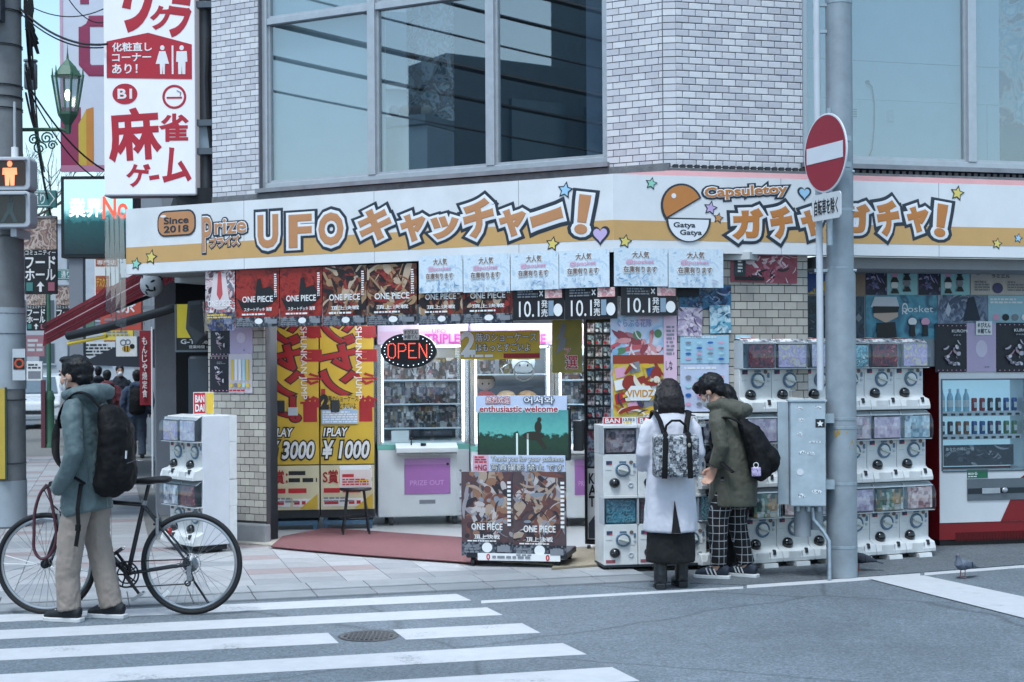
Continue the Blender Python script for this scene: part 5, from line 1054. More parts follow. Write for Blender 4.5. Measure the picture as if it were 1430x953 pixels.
def capsule_machine(W=MW, H=MH, flat=False):
    t = thing('capsule_machine', 'x', 'capsule machine', Matrix.Identity(4), 'capsule toy machines')
    h = W / 2 - .002
    bh = H * .58
    MX = Matrix(((0, 0, 1, 0), (0, 1, 0, 0), (1, 0, 0, 0), (0, 0, 0, 1)))        # profile (z, y) -> world, extruded along x
    if flat: prof = [(-MD, 0), (0, 0), (0, bh), (-MD, bh)]
    else: prof = [(-MD, 0), (.098, 0), (.1, .03), (.08, .085), (.03, .10), (0, .118), (0, bh), (-MD, bh)]
    part('body', MB().prism(prof, -h, h, MX), GW, t, bevel=.006)
    # window with the advert sheet behind it
    part('back_shell', MB().box(-h, h, bh + .002, H - .005, -MD, -.17), GW, t)
    n = 8
    if flat:
        part('dome', MB().box(-h + .006, h - .006, bh + .012, H - .03, .0, .006), DOME, t)
        part('side_wall', MB().box(-h, -h + .006, bh + .002, H - .03, -.17, .006).box(h - .006, h, bh + .002, H - .03, -.17, .006), GPL, t)
        part('top_cap', MB().box(-h, h, H - .03, H, -MD, .012), GW, t, bevel=.004)
        ds = -.03
    else:
        arc = [(-.17 + .0, H - .004), (-.06, H - .006), (.03, H - .02), (.082, H - .05), (.106, H - .10), (.108, bh + .035), (.09, bh - .006)]
        g = MB(); vs = []; fs = []
        for i, (z, y) in enumerate(arc): vs += [(-h + .004, y, z), (h - .004, y, z)]
        for i in range(len(arc) - 1): fs.append((2 * i, 2 * i + 1, 2 * i + 3, 2 * i + 2))
        k = len(vs)
        for s_ in (0, 1):   # side cheeks
            fs.append(tuple(2 * i + s_ for i in range(len(arc))) )
        part('dome', g.add(vs, fs), DOME, t, smooth=30)
        part('dome_floor', MB().box(-h + .003, h - .003, bh + .0005, bh + .006, -.17, .088), GW, t)
        part('dome_divider', MB().box(-h - .0015, -h + .006, bh + .006, H - .02, -.17, .05), GPL, t)
        part('header_card', MB().quad((-h, H + .001, -.13), (h, H + .001, -.13), (h, H - .012, .012), (-h, H - .012, .012)).quad((-h, H - .012, .012), (h, H - .012, .012), (h, H - .046, .064), (-h, H - .046, .064)), GW, t)
        ds = .07
    # coin plate, dial, chute ball
    dz = .0025; cy = bh * (.735 if not flat else .62); cx = 0.02
    R_ = .058
    ring = part('dial_ring', MB().torus((cx, cy, dz + .004), R_, .0075, 'Z', 32, 8), GB, t, smooth=True)
    dial = part('dial', MB().lathe([(.048, 0), (.046, .012), (.0001, .016)], 28, Matrix.Translation((cx, cy, dz))), GK, t, smooth=True)
    part('dial_handle', MB().box(-.045, .045, -.009, .009, .012, .034, Matrix.Translation((cx, cy, dz)) @ Matrix.Rotation(R(-18), 4, 'Z')), mat('dial_handle_cream', '#bfc2b8', .35), dial, bevel=.004)
    part('coin_plate', MB().box(cx - .03, cx + .03, cy + .068, cy + .082, dz - .001, dz + .003), GB, t, bevel=.002)
    part('price_tag', MB().box(-h + .025, -h + .075, cy + .05, cy + .085, dz - .001, dz + .001), GNAV, t)
    part('price_stripe', MB().box(-h + .052, -h + .075, cy + .05, cy + .064, dz + .001, dz + .0018), REDP, t)
    part('round_label', MB().prism(ell(h - .055, cy + .07, .017, .017, 14), dz - .001, dz + .002), GBR, t)
    part('coin_return', MB().prism(rrect(h - .037, cy + .02, h - .018, cy + .062, .008), dz - .001, dz + .004), GB, t)
    part('return_button', MB().prism(ell(h - .028, cy - .005, .011, .011, 12), dz - .001, dz + .006), GPL, t)
    part('print_line', MB().box(-h + .02, -h + .07, cy, cy + .004, dz - .001, dz + .0008).box(h - .09, h - .025, cy - .05, cy - .046, dz - .001, dz + .0008), GPL, t)
    by = bh * .30 if flat else bh * .39
    bz = -.005 if flat else .004
    part('chute_ball', MB().ball((-.05, by, bz), (.048, .048, .045), 20, 12), GBALL, t, smooth=True)
    if not flat:
        part('chute_tray', MB().prism([(-.1, .035), (.01, .035), (.02, .075), (-.09, .08)], .088, .1), GW, t)
        part('cone_mark', MB().prism([(.06, .06), (.085, .06), (.078, .1), (.067, .1)], .07, .1), GD, t)
        part('panel_gap', MB().box(.028, .031, .012, .08, .078, .1015), GPL, t)
    else:
        part('cone_mark', MB().torus((h - .06, by - .02, dz), .018, .006, 'Z', 16, 6), GPL, t, smooth=True)
    return t, (-h + .012, bh + .012, h - .01, H - (.04 if flat else .05), ds)
PALS = [['#1c1c26', '#3c3040', '#8a3c44', '#241f2a', '#b8626a'], ['#c8b4c4', '#d8c8d4', '#b09cb0', '#e0d4dc', '#a08ca4'], ['#344f44', '#5c7a64', '#b8804c', '#2c403c', '#d0d4d0'], ['#b4a8cc', '#c4bcd8', '#a898c0', '#d0c8a0', '#c8c0dc'],
        ['#8aa4b0', '#b4c8d0', '#5a6c78', '#d0dce0', '#7a98a4'], ['#5c4c54', '#c8a8a4', '#e0d0cc', '#8a5c5c', '#d8c0bc'], ['#c8ccd8', '#b0a8c4', '#dcd8e4', '#8c9cb8', '#d8c4d0'], ['#c4c4d0', '#9ca4c4', '#d8d4dc', '#b4a4bc', '#e0dce4'],
        ['#d0d0d4', '#5c5c68', '#d8d8dc', '#a0a0ac', '#e0e0e2'], ['#6ab4c4', '#4c6c78', '#98d4dc', '#3c4c54', '#c4dce0'], ['#c8b4b8', '#9c6c74', '#d8ccd0', '#6c7c88', '#c4a0a8'], ['#b8a8bc', '#cabccc', '#9c8ca0', '#d8ccd8', '#8c7c94']]
CARD = [(grid_art('capsule_advert_%d' % i, p, 16, i + 1) if i % 3 else art('capsule_advert_%d' % i, p, 22, i + 1, .15, big=7)) for i, p in enumerate(PALS)]
def spawn(proto, win, M, label, ci, group):
    t = copy_tree(proto); t.matrix_local = M; t['label'] = label; t['group'] = group
    x0, y0, x1, y1, z = win
    r_ = random.Random(ci)
    c = part('advert_sheet', MB().box(x0 + r_.uniform(0, .035), x1 - r_.uniform(0, .01), y0 + r_.uniform(0, .01), y1 - r_.uniform(0, .012), z, z + .002), CARD[ci % len(CARD)], t)
    return t
P1, W1 = capsule_machine()
P2, W2 = capsule_machine(.30, .66, True)
# tall bank: six columns, three tiers; axis from the photograph's feet of the machines
e0, e1 = G(1050, 796), G(1309, 777.5)
bank_az = math.degrees(math.atan2(e1.x - e0.x, e1.y - e0.y)); BK = Frame(e0, bank_az); bw = (e1 - e0).length / 6
TIER = ('top', 'middle', 'bottom'); COLN = ('leftmost', 'second', 'third', 'fourth', 'fifth', 'rightmost')
z_foot = .045; th_ = (1.865 - z_foot) / 3
Sx = bw / MW
bankM = {}
for c_ in range(6):
    for r_ in range(3):
        M = BK.T((c_ + .5) * bw, z_foot + (2 - r_) * th_, -.11 - .045 * (2 - r_) * 0) @ Matrix.Diagonal((Sx, th_ / MH, 1.0, 1))
        # upper tiers sit slightly further back
        M = Matrix.Translation(-BK.n * (.03 * (2 - r_))) @ M
        lb = 'white capsule machine in the %s tier, %s column of the tall bank' % (TIER[r_], COLN[c_])
        t = spawn(P1, W1, M, lb, c_ * 3 + r_, 'capsule machines in the tall bank beside the pole')
        if r_ == 0:
            part('brand_label', MB().quad((-.11, MH + .0035, -.10), (.02, MH + .0035, -.10), (.02, MH - .0085, .004), (-.11, MH - .0085, .004)), REDP, t)
            part('brand_label_print', MB().quad((-.1, MH + .003, -.085), (-.02, MH + .003, -.085), (-.02, MH - .003, -.03), (-.1, MH - .003, -.03), Matrix.Translation((0, .003, 0))), WHITE, t)
            part('header_print', MB().quad((-.13, MH - .0105, .018), (.13, MH - .0105, .018), (.13, MH - .036, .052), (-.13, MH - .036, .052), Matrix.Translation((0, .003, .003))), CARD[8], t)
        if r_ == 2:
            part('foot', MB().prism([(-.2, 0), (.13, 0), (.12, .04), (-.2, .045)], -.045, .085, Matrix(((0, 0, 1, 0), (0, 1, 0, -.0455), (1, 0, 0, 0), (0, 0, 0, 1)))), GW, t)
part_b = thing('machine_plinth', 'dark steel plinth under the tall bank of capsule machines', 'plinth', BK.T(0, 0, 0))
part('plinth_frame', MB().box(0, 6 * bw, .008, .04, -.44, -.13), GD, part_b)
# short bank behind the two shoppers: two columns, two tiers
e2 = G(985, 799); SB_ = Frame(e2, bank_az - 4); th2 = th_
for c_ in range(2):
    for r_ in range(2):
        M = SB_.T((c_ + .5) * .28, z_foot + (1 - r_) * th2, -.13) @ Matrix.Diagonal((1, th2 / MH, 1, 1))
        spawn(P1, W1, M, 'capsule machine in the %s tier of the low bank behind the shoppers, %s column' % (('upper', 'lower')[r_], ('left', 'right')[c_]), 20 + c_ * 3 + r_, 'capsule machines behind the two shoppers')
sgn = thing('counter_card', 'small black card standing on the low capsule machines behind the shoppers', 'card', SB_.T(.46, z_foot + 2 * th2 + .002, -.18) @ Matrix.Rotation(R(-8), 4, 'X'))
part('card', MB().box(-.12, .12, 0, .2, -.004, 0), BLACK, sgn); deco(sgn, 1, 1, [('t', 'EB!', (-.02, .08, .1, .13), WHITE, dict(bold=.04)), ('r', (-.1, .02, .1, .05), mat('card_rust', '#8a4a3a', .5)), ('l', (-.09, .14, .09, .18), GREY, 2)], .0005)
# two column stand with square windows, left of the woman
e3 = G(843, 801); e4 = G(987, 797); LS = Frame(e3, math.degrees(math.atan2(e4.x - e3.x, e4.y - e3.y))); lw_ = (e4 - e3).length / 3; lh = (LS.at(880, 594)[1] - .06) / 2
ls = thing('machine_trolley', 'dark wheeled trolley under the square windowed capsule machines', 'trolley', LS.T(0, 0, 0))
part('tray', MB().box(0, 3 * lw_, .045, .06, -.36, -.005), GD, ls)
for x in (.06, 1.5 * lw_, 3 * lw_ - .06):
    for z in (-.04, -.3): part('caster', MB().cyl((x - .012, .024, z), (x + .012, .024, z), .024, n=12), BLACK, ls)
for c_ in range(3):
    for r_ in range(2):
        M = LS.T((c_ + .5) * lw_, .062 + (1 - r_) * lh, 0) @ Matrix.Diagonal((lw_ / .30, lh / .66, 1, 1))
        t = spawn(P2, W2, M, 'square windowed capsule machine, %s %s one beside the woman in the pale coat' % (('upper', 'lower')[r_], ('left', 'middle', 'right')[c_]), 5 + c_ * 3 + r_ * 4, 'square windowed capsule machines')
        if r_ == 1: part('brand_label', MB().box(-.13, -.05, .02, .05, .001, .003), mat('label_maroon', '#8c4a56', .5), t)
        if r_ == 0:
            hcard = part('header_card', MB().box(-.145, .145, .662, .735, -.02, -.014), WHITE, t)
            deco(hcard, 1, 1, [('r', (-.14, .672, .02, .73), REDP), ('t', 'BAN', (-.125, .68, .0, .722), WHITE, dict(bold=.04)), ('t', '12月2', (.03, .695, .13, .725), BLACK), ('l', (.03, .67, .13, .69), YELP, 1)], -.0135)
# white side-on stand left of the pillar
cabW = mat('stand_white', '#c9ccd2', .5, var=.05)
cs = thing('capsule_cabinet', 'white cabinet of capsule machines standing side-on beside the tiled pillar', 'capsule cabinet', Matrix.Identity(4))
pE = G(284, 774, .022); sf = Frame(pE, 50); fxu = dirv(140); fx = Frame(pE - fxu * .62, 140)   # plain end faces the viewer, fronts are turned to the left
a0, b0, a1, b1 = sf.rect(284, 580, 321, 766); zc = b1
part('side_panel', MB().box(0, a1, .09, b1, -.03, 0), cabW, cs, sf.M, bevel=.008)
part('back_panel', MB().box(a1 - .03, a1, .09, b1, -.62, -.03), cabW, cs, sf.M)
part('base', MB().box(.02, a1 - .02, .045, .09, -.6, -.02), BLACK, cs, sf.M)
for x in (.06, a1 - .08):
    for z in (-.06, -.58): part('caster', MB().cyl((x, .028, z), (x + .02, .028, z), .028, n=12), BLACK, cs, sf.M)
cg = 'capsule machines on the side-on white cabinet'
for c_ in range(2):
    for r_ in range(2):
        M = fx.T(.155 + c_ * .31, .092 + (1 - r_) * (zc - .092) / 2, .0) @ Matrix.Diagonal((1.02, (zc - .092) / 2 / MH, 1, 1))
        spawn(P1, W1, M, 'capsule machine on the side-on white cabinet, %s tier, %s one' % (('upper', 'lower')[r_], ('far', 'near')[c_]), 3 + 4 * c_ + r_ * 5, cg)
tp = thing('brand_card', 'small red and yellow card standing on top of the side-on white cabinet', 'card', sf.T(.02, zc + .002, -.2))
part('card', MB().box(0, .2, 0, .2, -.004, 0), WHITE, tp); deco(tp, .2, .2, [('r', (.02, .05, .58, .97), REDP), ('t', 'BAN', (.08, .55, .52, .85), WHITE, dict(bold=.04)), ('t', 'DAI', (.08, .15, .52, .45), WHITE, dict(bold=.04)), ('r', (.62, .05, .97, .97), YELP)], .0005)
for o in (P1, P2):                            # prototypes are only patterns
    for ch in list(o.children_recursive): bpy.data.objects.remove(ch)
    bpy.data.objects.remove(o)
# ================================================================ drinks machine
VRED = mat('vending_red', '#7e0c16', .3, var=.06, vscale=3, coat=.3); VW = mat('vending_white', '#cfd2d6', .35, var=.03, coat=.2); VD = mat('vending_dark', '#1c1a1e', .5)
vbase = G(1312, 764); VF = Frame(vbase, AZ_R + 3)
vm = thing('vending_machine', 'red drinks vending machine with a white front at the right edge', 'vending machine', VF.T(0, 0, 0))
Wv, Hv, Dv = 1.12, 1.83, .7
def va(x, y): return VF.at(x, y)
zg = va(1340, 757)[1]
yb, yt = va(1370, 729)[1], va(1370, 521)[1]
xw0, xw1 = va(1316, 620)[0], va(1430, 620)[0]
wz0, wz1 = va(1370, 654)[1], va(1370, 531)[1]
# body as a shell so that the window opening is real
part('body', MB().box(0, Wv, .06, Hv, -Dv, -.24), VRED, vm, bevel=.01)
part('base', MB().box(.02, Wv - .02, 0, .06, -Dv, -.03), VD, vm)
sw0 = xw0 - .03
part('front_red', MB().box(0, sw0 - .003, .06, Hv, -.239, 0).box(Wv - .06, Wv, .06, Hv, -.239, 0).box(sw0 - .003, Wv - .06, .06, yb, -.239, 0).box(sw0 - .003, Wv - .06, 1.6, Hv, -.239, -.003), VRED, vm, bevel=.004)
gl = MB()
for i in range(60): gl.box(.16 + i * .015, .168 + i * .015, yb - .17, yb - .09, .001, .006)
part('grille', gl, mat('grille_red', '#4c060c', .5), vm)
xe = Wv - .06
part('white_front', MB().box(sw0, xe, yb, wz0 - .02, -.239, .004).box(sw0, xe, wz1 + .0, 1.6, -.239, .004).box(sw0, xw0, wz0 - .02, wz1, -.239, .004).box(xw1 + .0, xe, wz0 - .02, wz1, -.239, .004), VW, vm)
part('red_corner', MB().prism([(va(1397, 729)[0], yb + .001), (xe, yb + .001), (xe, va(1430, 640)[1]), (va(1424, 668)[0], va(1424, 668)[1])], .005, .008), VRED, vm)
part('display_back', MB().box(xw0, xw1, wz0, wz1, -.236, -.23), mat('display_sky', '#9cc4d8', .4, var=.1, vscale=3, emit='#a8d0e4', estr=.35), vm)
part('display_side', MB().box(xw0, xw0 + .004, wz0, wz1, -.23, 0).box(xw1 - .004, xw1, wz0, wz1, -.23, 0), VW, vm)
part('display_glass', MB().box(xw0, xw1, wz0 - .02, wz1, .0005, .003), CLG, vm)
part('window_trim', MB().box(xw0 - .012, xw0, wz0 - .02, wz1 + .012, .004, .01).box(xw1, xw1 + .012, wz0 - .02, wz1 + .012, .004, .01).box(xw0, xw1, wz1, wz1 + .012, .004, .01).box(xw0, xw1, wz0 - .032, wz0 - .02, .004, .01), ALU_D, vm)
CANS = {'red': ('#a81e28', 'red'), 'black': ('#1c2030', 'black'), 'blue': ('#2a5a9c', 'blue'), 'brown': ('#8a5638', 'brown'), 'navy': ('#28325a', 'navy'), 'violet': ('#4c4468', 'violet'), 'green': ('#5c8a5c', 'green'), 'water': ('#a4ccdc', 'pale blue')}
def drink(colr, x, z, row, bottle=False):
    cm = mat('can_' + colr, CANS[colr][0], .25, .2, var=.1, vscale=30)
    t = thing('drink_can' if not bottle else 'drink_bottle', '%s %s in the %s row of the drinks machine' % (CANS[colr][1], 'bottle' if bottle else 'can', row), 'bottle' if bottle else 'can', VF.T(x, z, -.09) @ Matrix.Rotation(R(-90), 4, 'X'), '%s drinks in the %s row' % (CANS[colr][1], row))
    if bottle:
        part('bottle_body', MB().lathe([(.026, 0), (.028, .01), (.028, .12), (.024, .14), (.011, .17), (.011, .185)], 12), mat('bottle_' + colr, CANS[colr][0], .15), t, smooth=True)
        part('cap', MB().lathe([(.013, .185), (.013, .2), (.0001, .201)], 10), WHITE, t); part('label', MB().lathe([(.0285, .04), (.0285, .1)], 12), WHITE if colr == 'water' else GREY, t)
    else:
        part('can_body', MB().lathe([(.022, 0), (.026, .008), (.026, .105), (.021, .118), (.0001, .118)], 14), cm, t, smooth=True); part('can_print', MB().box(-.014, .014, -.0275, -.0262, .03, .08), WHITE, t)
zr1, zr2, zr3 = va(1370, 574.5)[1], va(1370, 607)[1], 0
for k in range(5): part('shelf_light', MB().box(0, 0.001, 0, 0.001, 0, .001), VW, vm) if 0 else None
for i in range(10):
    x = xw0 + .045 + i * (xw1 - xw0 - .09) / 9
    if i < 4: drink('water', x, zr1, 'upper', True)
    else: drink(['red', 'red', 'black', 'black', 'blue', 'blue'][i - 4], x, zr1 + .0, 'upper')
    drink(['navy', 'black', 'brown', 'brown', 'blue', 'blue', 'violet', 'violet', 'green', 'green'][i], x, zr2, 'lower')
for z in (zr1, zr2):
    part('shelf', MB().box(xw0 + .005, xw1 - .005, z - .045, z - .002, -.22, -.035), VW, vm)
    for i in range(10):
        x = xw0 + .045 + i * (xw1 - xw0 - .09) / 9
        part('price_button', MB().box(x - .02, x + .02, z - .038, z - .018, -.035, -.026), VD, vm, bevel=.003)
b_ = (va(1322, 640)[0], va(1360, 651)[1], va(1420, 640)[0], va(1360, 622)[1])
wp = part('drinks_poster', MB().box(b_[0], b_[2], b_[1], b_[3], -.06, -.055), mat('vending_poster', '#3c3f48', .5, var=.2), vm)
deco(wp, 1, 1, [('s', b_, ['#5c5f68', '#8a8c92', '#2c2f38', '#a8a8ac', '#4c5058'], 46, 3), ('t', 'あなたの時に一息', (b_[0] + .02, b_[3] - .05, b_[0] + .3, b_[3] - .02), WHITE, dict(bold=.02))], -.054)
b_ = (va(1350, 660)[0], va(1365, 668)[1], va(1379, 660)[0], va(1365, 656)[1])
ep = part('green_label', MB().box(b_[0], b_[2], b_[1], b_[3], .005, .007), mat('label_green', '#1f6a4c', .5), vm)
deco(ep, 1, 1, [('t', 'ecoる', (b_[0] + .01, b_[1] + .03, b_[0] + .1, b_[3] - .015), WHITE, dict(bold=.03)), ('l', (b_[0] + .01, b_[1] + .008, b_[2] - .02, b_[1] + .024), WHITE, 1)], .007)
b_ = (va(1350, 690)[0], va(1365, 699)[1], Wv - .1, va(1365, 669)[1])
part('coin_panel', MB().box(b_[0], b_[2], b_[1], b_[3], .0085, .014), mat('coin_panel_grey', '#6c747c', .35, .5), vm)
part('coin_channel', MB().box(b_[0] + .005, b_[2], b_[1] + .06, b_[1] + .11, .0145, .018), mat('coin_channel_dark', '#2c343c', .3, .3), vm)
part('coin_insert', MB().box(b_[0] + .14, b_[0] + .32, b_[1] + .06, b_[1] + .11, .019, .024), ALU, vm, bevel=.003); part('return_lever', MB().ball((b_[0] + .36, b_[1] + .09, .03), (.03, .025, .015)), ALU, vm, smooth=True)
gV = 'black and lilac posters taped above the drinks machine'
VPF = Frame(VF.W(0, 0, .02), AZ_R + 3)
kd = [('o', (.08 + .14 * i, .03, .12 + .14 * i, .05), PINKP) for i in range(7)] + [('o', (.08 + .14 * i, .95, .12 + .14 * i, .97), PINKP) for i in range(7)]
ks = [('s', (.22, .14, .78, .66), ['#b4b0b8', '#8c8494', '#a88a98', '#d0ccd0', '#6c6474'], 18, 9), ('t', 'KUROMI', (.5, .82, 1, .88), WHITE), ('l', (.55, .74, .98, .79), GREY, 1)]
poster(VPF, (1306, 452.5, 1349.5, 520), .0, NAVY, 'black dotted poster at the top left of the drinks machine', kd + ks, gV)
poster(VPF, (1350, 451.5, 1391, 519.5), .0, LIL, 'lilac poster between two black ones above the drinks machine', [('o', (.3, .3, .7, .65), mat('poster_lilac_pale', '#cabfd2')), ('l', (.6, .08, .95, .12), GREY, 1)], gV)
poster(VPF, (1391.5, 451, 1438, 520), .0, NAVY, 'black dotted poster at the right edge above the drinks machine', kd + ks, gV)
poster(VPF, (1363, 449, 1385.5, 468), .012, WHITE, 'small white speech tag above the drinks machine', [('t', '＃ぴえん', (.1, .55, .9, .9), BLACK, dict(bold=.03)), ('t', '＃超てん', (.1, .12, .9, .46), BLACK, dict(bold=.03))], 'small white speech tags', name='speech_tag', cat='tag')
# ================================================================ people
TEX = bpy.data.textures.new('cloth_folds', 'CLOUDS'); TEX.noise_scale = .085; TEX.noise_depth = 2
TEXF = bpy.data.textures.new('cloth_fine', 'CLOUDS'); TEXF.noise_scale = .03; TEXF.noise_depth = 2
TMP = bpy.data.scenes.new('workbench')     # scratch scene for fusing meshes, removed at the end
def grow(name, g, m, parent, voxel=.014, smooth=6, folds=0.0, fine=0.0, M=None, zs=1.0):
    """fuse the lofts of g into one continuous skin"""
    me = g.mesh(name); o = bpy.data.objects.new('tmp', me); TMP.collection.objects.link(o)
    r_ = o.modifiers.new('r', 'REMESH'); r_.mode = 'VOXEL'; r_.voxel_size = voxel
    s_ = o.modifiers.new('s', 'SMOOTH'); s_.factor = .5; s_.iterations = smooth
    for tex, st in ((TEX, folds), (TEXF, fine)):
        if st:
            d_ = o.modifiers.new('d', 'DISPLACE'); d_.texture = tex; d_.strength = st; d_.mid_level = .5; d_.texture_coords = 'LOCAL'
    vl = TMP.view_layers[0]; vl.update()
    nm = bpy.data.meshes.new_from_object(o.evaluated_get(vl.depsgraph))
    bpy.data.objects.remove(o); bpy.data.meshes.remove(me); nm.name = name
    nm.shade_smooth()
    return part(name, nm, m, parent, M)
def fabric(name, col, rough=.85, weave=.25, var=.08, sheen=.1):
    m = mat(name, col, rough, var=var, vscale=9, bump=weave, bscale=240); N = m.node_tree.nodes; L = m.node_tree.links; b_ = N['Principled BSDF']
    if 'fold' not in N:                      # crumpled folds as relief
        f_ = N.new('ShaderNodeTexNoise'); f_.name = 'fold'; f_.inputs['Scale'].default_value = 6; f_.inputs['Detail'].default_value = 2; f_.inputs['Distortion'].default_value = 1.1; tc = N.new('ShaderNodeTexCoord'); mp = N.new('ShaderNodeMapping'); mp.inputs['Scale'].default_value = (1.5, 1.5, .7); mp.inputs['Rotation'].default_value = (.5, .4, 0); L.new(tc.outputs['Object'], mp.inputs[0]); L.new(mp.outputs[0], f_.inputs['Vector'])
        bp = N.new('ShaderNodeBump'); bp.inputs['Strength'].default_value = .6; bp.inputs['Distance'].default_value = .03; L.new(f_.outputs['Fac'], bp.inputs['Height'])
        if b_.inputs['Normal'].links: L.new(b_.inputs['Normal'].links[0].from_socket, bp.inputs['Normal'])
        L.new(bp.outputs[0], b_.inputs['Normal'])
    m.node_tree.nodes['Principled BSDF'].inputs['Sheen Weight'].default_value = sheen; return m
SKIN = mat('skin', '#b98f7c', .55, var=.05, vscale=20); SKIN.node_tree.nodes['Principled BSDF'].inputs['Subsurface Weight'].default_value = .12
def hair_mat(name, col):
    m = mat(name, col, .42, var=.12, vscale=30, spec=.3); n = m.node_tree; N = n.nodes; L = n.links; tc = N.new('ShaderNodeTexCoord'); mp = N.new('ShaderNodeMapping'); mp.inputs['Scale'].default_value = (150, 150, 9); L.new(tc.outputs['Object'], mp.inputs[0])
    nz = N.new('ShaderNodeTexNoise'); nz.inputs['Scale'].default_value = 1; nz.inputs['Detail'].default_value = 4; L.new(mp.outputs[0], nz.inputs[0]); bp = N.new('ShaderNodeBump'); bp.inputs['Strength'].default_value = .9; bp.inputs['Distance'].default_value = .006; L.new(nz.outputs['Fac'], bp.inputs['Height']); L.new(bp.outputs[0], N['Principled BSDF'].inputs['Normal']); return m
HAIR = hair_mat('black_hair', '#0e0e13')
HAIR2 = hair_mat('dark_brown_hair', '#1c1719')
MASK = fabric('face_mask', '#cfd2d6', .8, .1)
SOLE = mat('shoe_sole', '#c4c6c8', .7, var=.08)
def shoe(parent, M, m, L_=.28, stripes=False):
    g = MB().tube([(-.1, 0, .05), (-.06, 0, .06), (.02, 0, .055), (.1, 0, .045), (.16, 0, .035)], [(.045, .03), (.052, .04), (.048, .042), (.036, .044), (.018, .03)], 12, ref=(0, 0, 1)).tube([(-.06, 0, .06), (-.05, 0, .1)], [.042, .04], 12)
    s_ = grow('shoe', g, m, parent, .009, 3, M=M)
    part('sole', MB().prism([(x, y) for x, y in ((-.115, -.03), (-.1, -.042), (0, -.044), (.1, -.05), (.15, -.04), (.178, 0), (.15, .04), (.1, .05), (0, .044), (-.1, .042), (-.115, .03))], 0, .03), SOLE, s_, bevel=.006)
    part('lace', MB().box(.0, .012, -.03, .03, .098, .103).box(.03, .042, -.03, .03, .09, .095).box(.06, .072, -.028, .028, .078, .083), SOLE, s_)
    if stripes:
        for sy in (-1, 1):
            part('side_stripe', MB().add([(x0 + dx, sy * .051, z) for x0 in (-.02, .01, .04) for dx, z in ((0, .035), (.012, .035), (.032, .082), (.02, .082))], [(0, 1, 2, 3), (4, 5, 6, 7), (8, 9, 10, 11)]), SOLE, s_)
    return s_
def head_geo(g, c, yaw=0, pitch=0, s=1.0):
    """head with face, ears and neck stub, centre c, looking along +x turned by yaw/pitch"""
    T = Matrix.Translation(c) @ Matrix.Rotation(R(yaw), 4, 'Z') @ Matrix.Rotation(R(pitch), 4, 'Y') @ Matrix.Scale(s, 4)
    g.ball((-.012, 0, .02), (.098, .078, .098), M=T, n=20, m=12); g.ball((.03, 0, -.055), (.062, .056, .062), M=T, n=16, m=10)
    g.ball((.085, 0, -.02), (.024, .014, .02), M=T); g.ball((.078, 0, -.0), (.016, .01, .03), M=T); g.ball((.076, 0, -.062), (.016, .024, .012), M=T); g.ball((.072, 0, -.098), (.022, .022, .018), M=T)
    g.ball((.07, 0, .028), (.02, .05, .012), M=T)
    for sy in (-1, 1): g.ball((-.012, sy * .08, -.012), (.022, .012, .032), M=T); g.ball((.05, sy * .045, -.03), (.03, .022, .03), M=T)
    g.tube([(-.02, 0, -.05), (-.035, 0, -.17)], [.055, .058], 12, M=T)
    return T
def face_parts(T, parent):
    for sy in (-1, 1):
        part('eye', MB().ball((.082, sy * .032, .012), (.008, .014, .007), 10, 6, M=T), mat('eye_dark', '#1b1512', .15), parent, smooth=True)
        part('eyebrow', MB().tube([(.088, sy * .016, .035), (.084, sy * .035, .04), (.072, sy * .052, .034)], [(.004, .003)] * 3, 6, M=T), HAIR, parent)
    part('mouth', MB().ball((.088, 0, -.066), (.006, .022, .005), 10, 6, M=T), mat('lips', '#99635a', .5), parent, smooth=True)
def mask_part(T, parent):
    g = MB(); vs = []; fs = []; n = 10; m_ = 8
    for j in range(m_ + 1):
        for i in range(n + 1):
            u = -1 + 2 * i / n; v = -1 + 2 * j / m_
            y = u * .062; z = -.055 + v * .052; x = .112 - .075 * abs(u) ** 2.1 - .028 * abs(v) ** 2
            vs.append((x, y, z))
    for j in range(m_):
        for i in range(n): a = j * (n + 1) + i; fs.append((a, a + 1, a + n + 2, a + n + 1))
    mk = part('face_mask', MB().add(vs, fs, T), MASK, parent, smooth=True)
    for sy in (-1, 1):
        for z in (-.02, -.09): part('ear_loop', MB().tube([(.045, sy * .062, z), (.01, sy * .08, (z - .015) / 2), (-.015, sy * .088, -.01)], .0022, 5, M=T), MASK, mk)
def hand_geo(g, T, curl=40):
    """palm and five fingers; wrist at the origin, fingers along +x, thumb on +y side"""
    g.tube([(-.02, 0, 0), (.03, 0, 0), (.085, 0, 0)], [(.026, .016), (.036, .015), (.04, .013)], 10, ref=(0, 1, 0), M=T)
    for k, (y, L_) in enumerate(((.03, .072), (.01, .08), (-.011, .074), (-.03, .058))):
        p = Vector((.082, y, 0)); a = 0; pts = [Vector((.06, y, 0)), p.copy()]
        for sgm in (.45, .3, .25):
            a += R(curl) * sgm * 1.6; p = p + Vector((math.cos(a), 0, -math.sin(a))) * L_ * sgm; pts.append(p.copy())
        g.tube(pts, [.0095, .0095, .009, .0085, .007], 8, M=T)
    g.tube([(.01, .025, 0), (.04, .05, -.008), (.065, .058, -.018), (.085, .052, -.028)], [.012, .0115, .0105, .008], 8, M=T)
PM = {}
def person(name, label, pos, az):
    """local +x is where the person faces"""
    fx_, fy_ = math.sin(R(az)), math.cos(R(az))
    M = Matrix.Translation(pos) @ Matrix.Rotation(math.atan2(fy_, fx_), 4, 'Z'); o = thing('person', label, 'person', M); PM[o.name] = M; return o
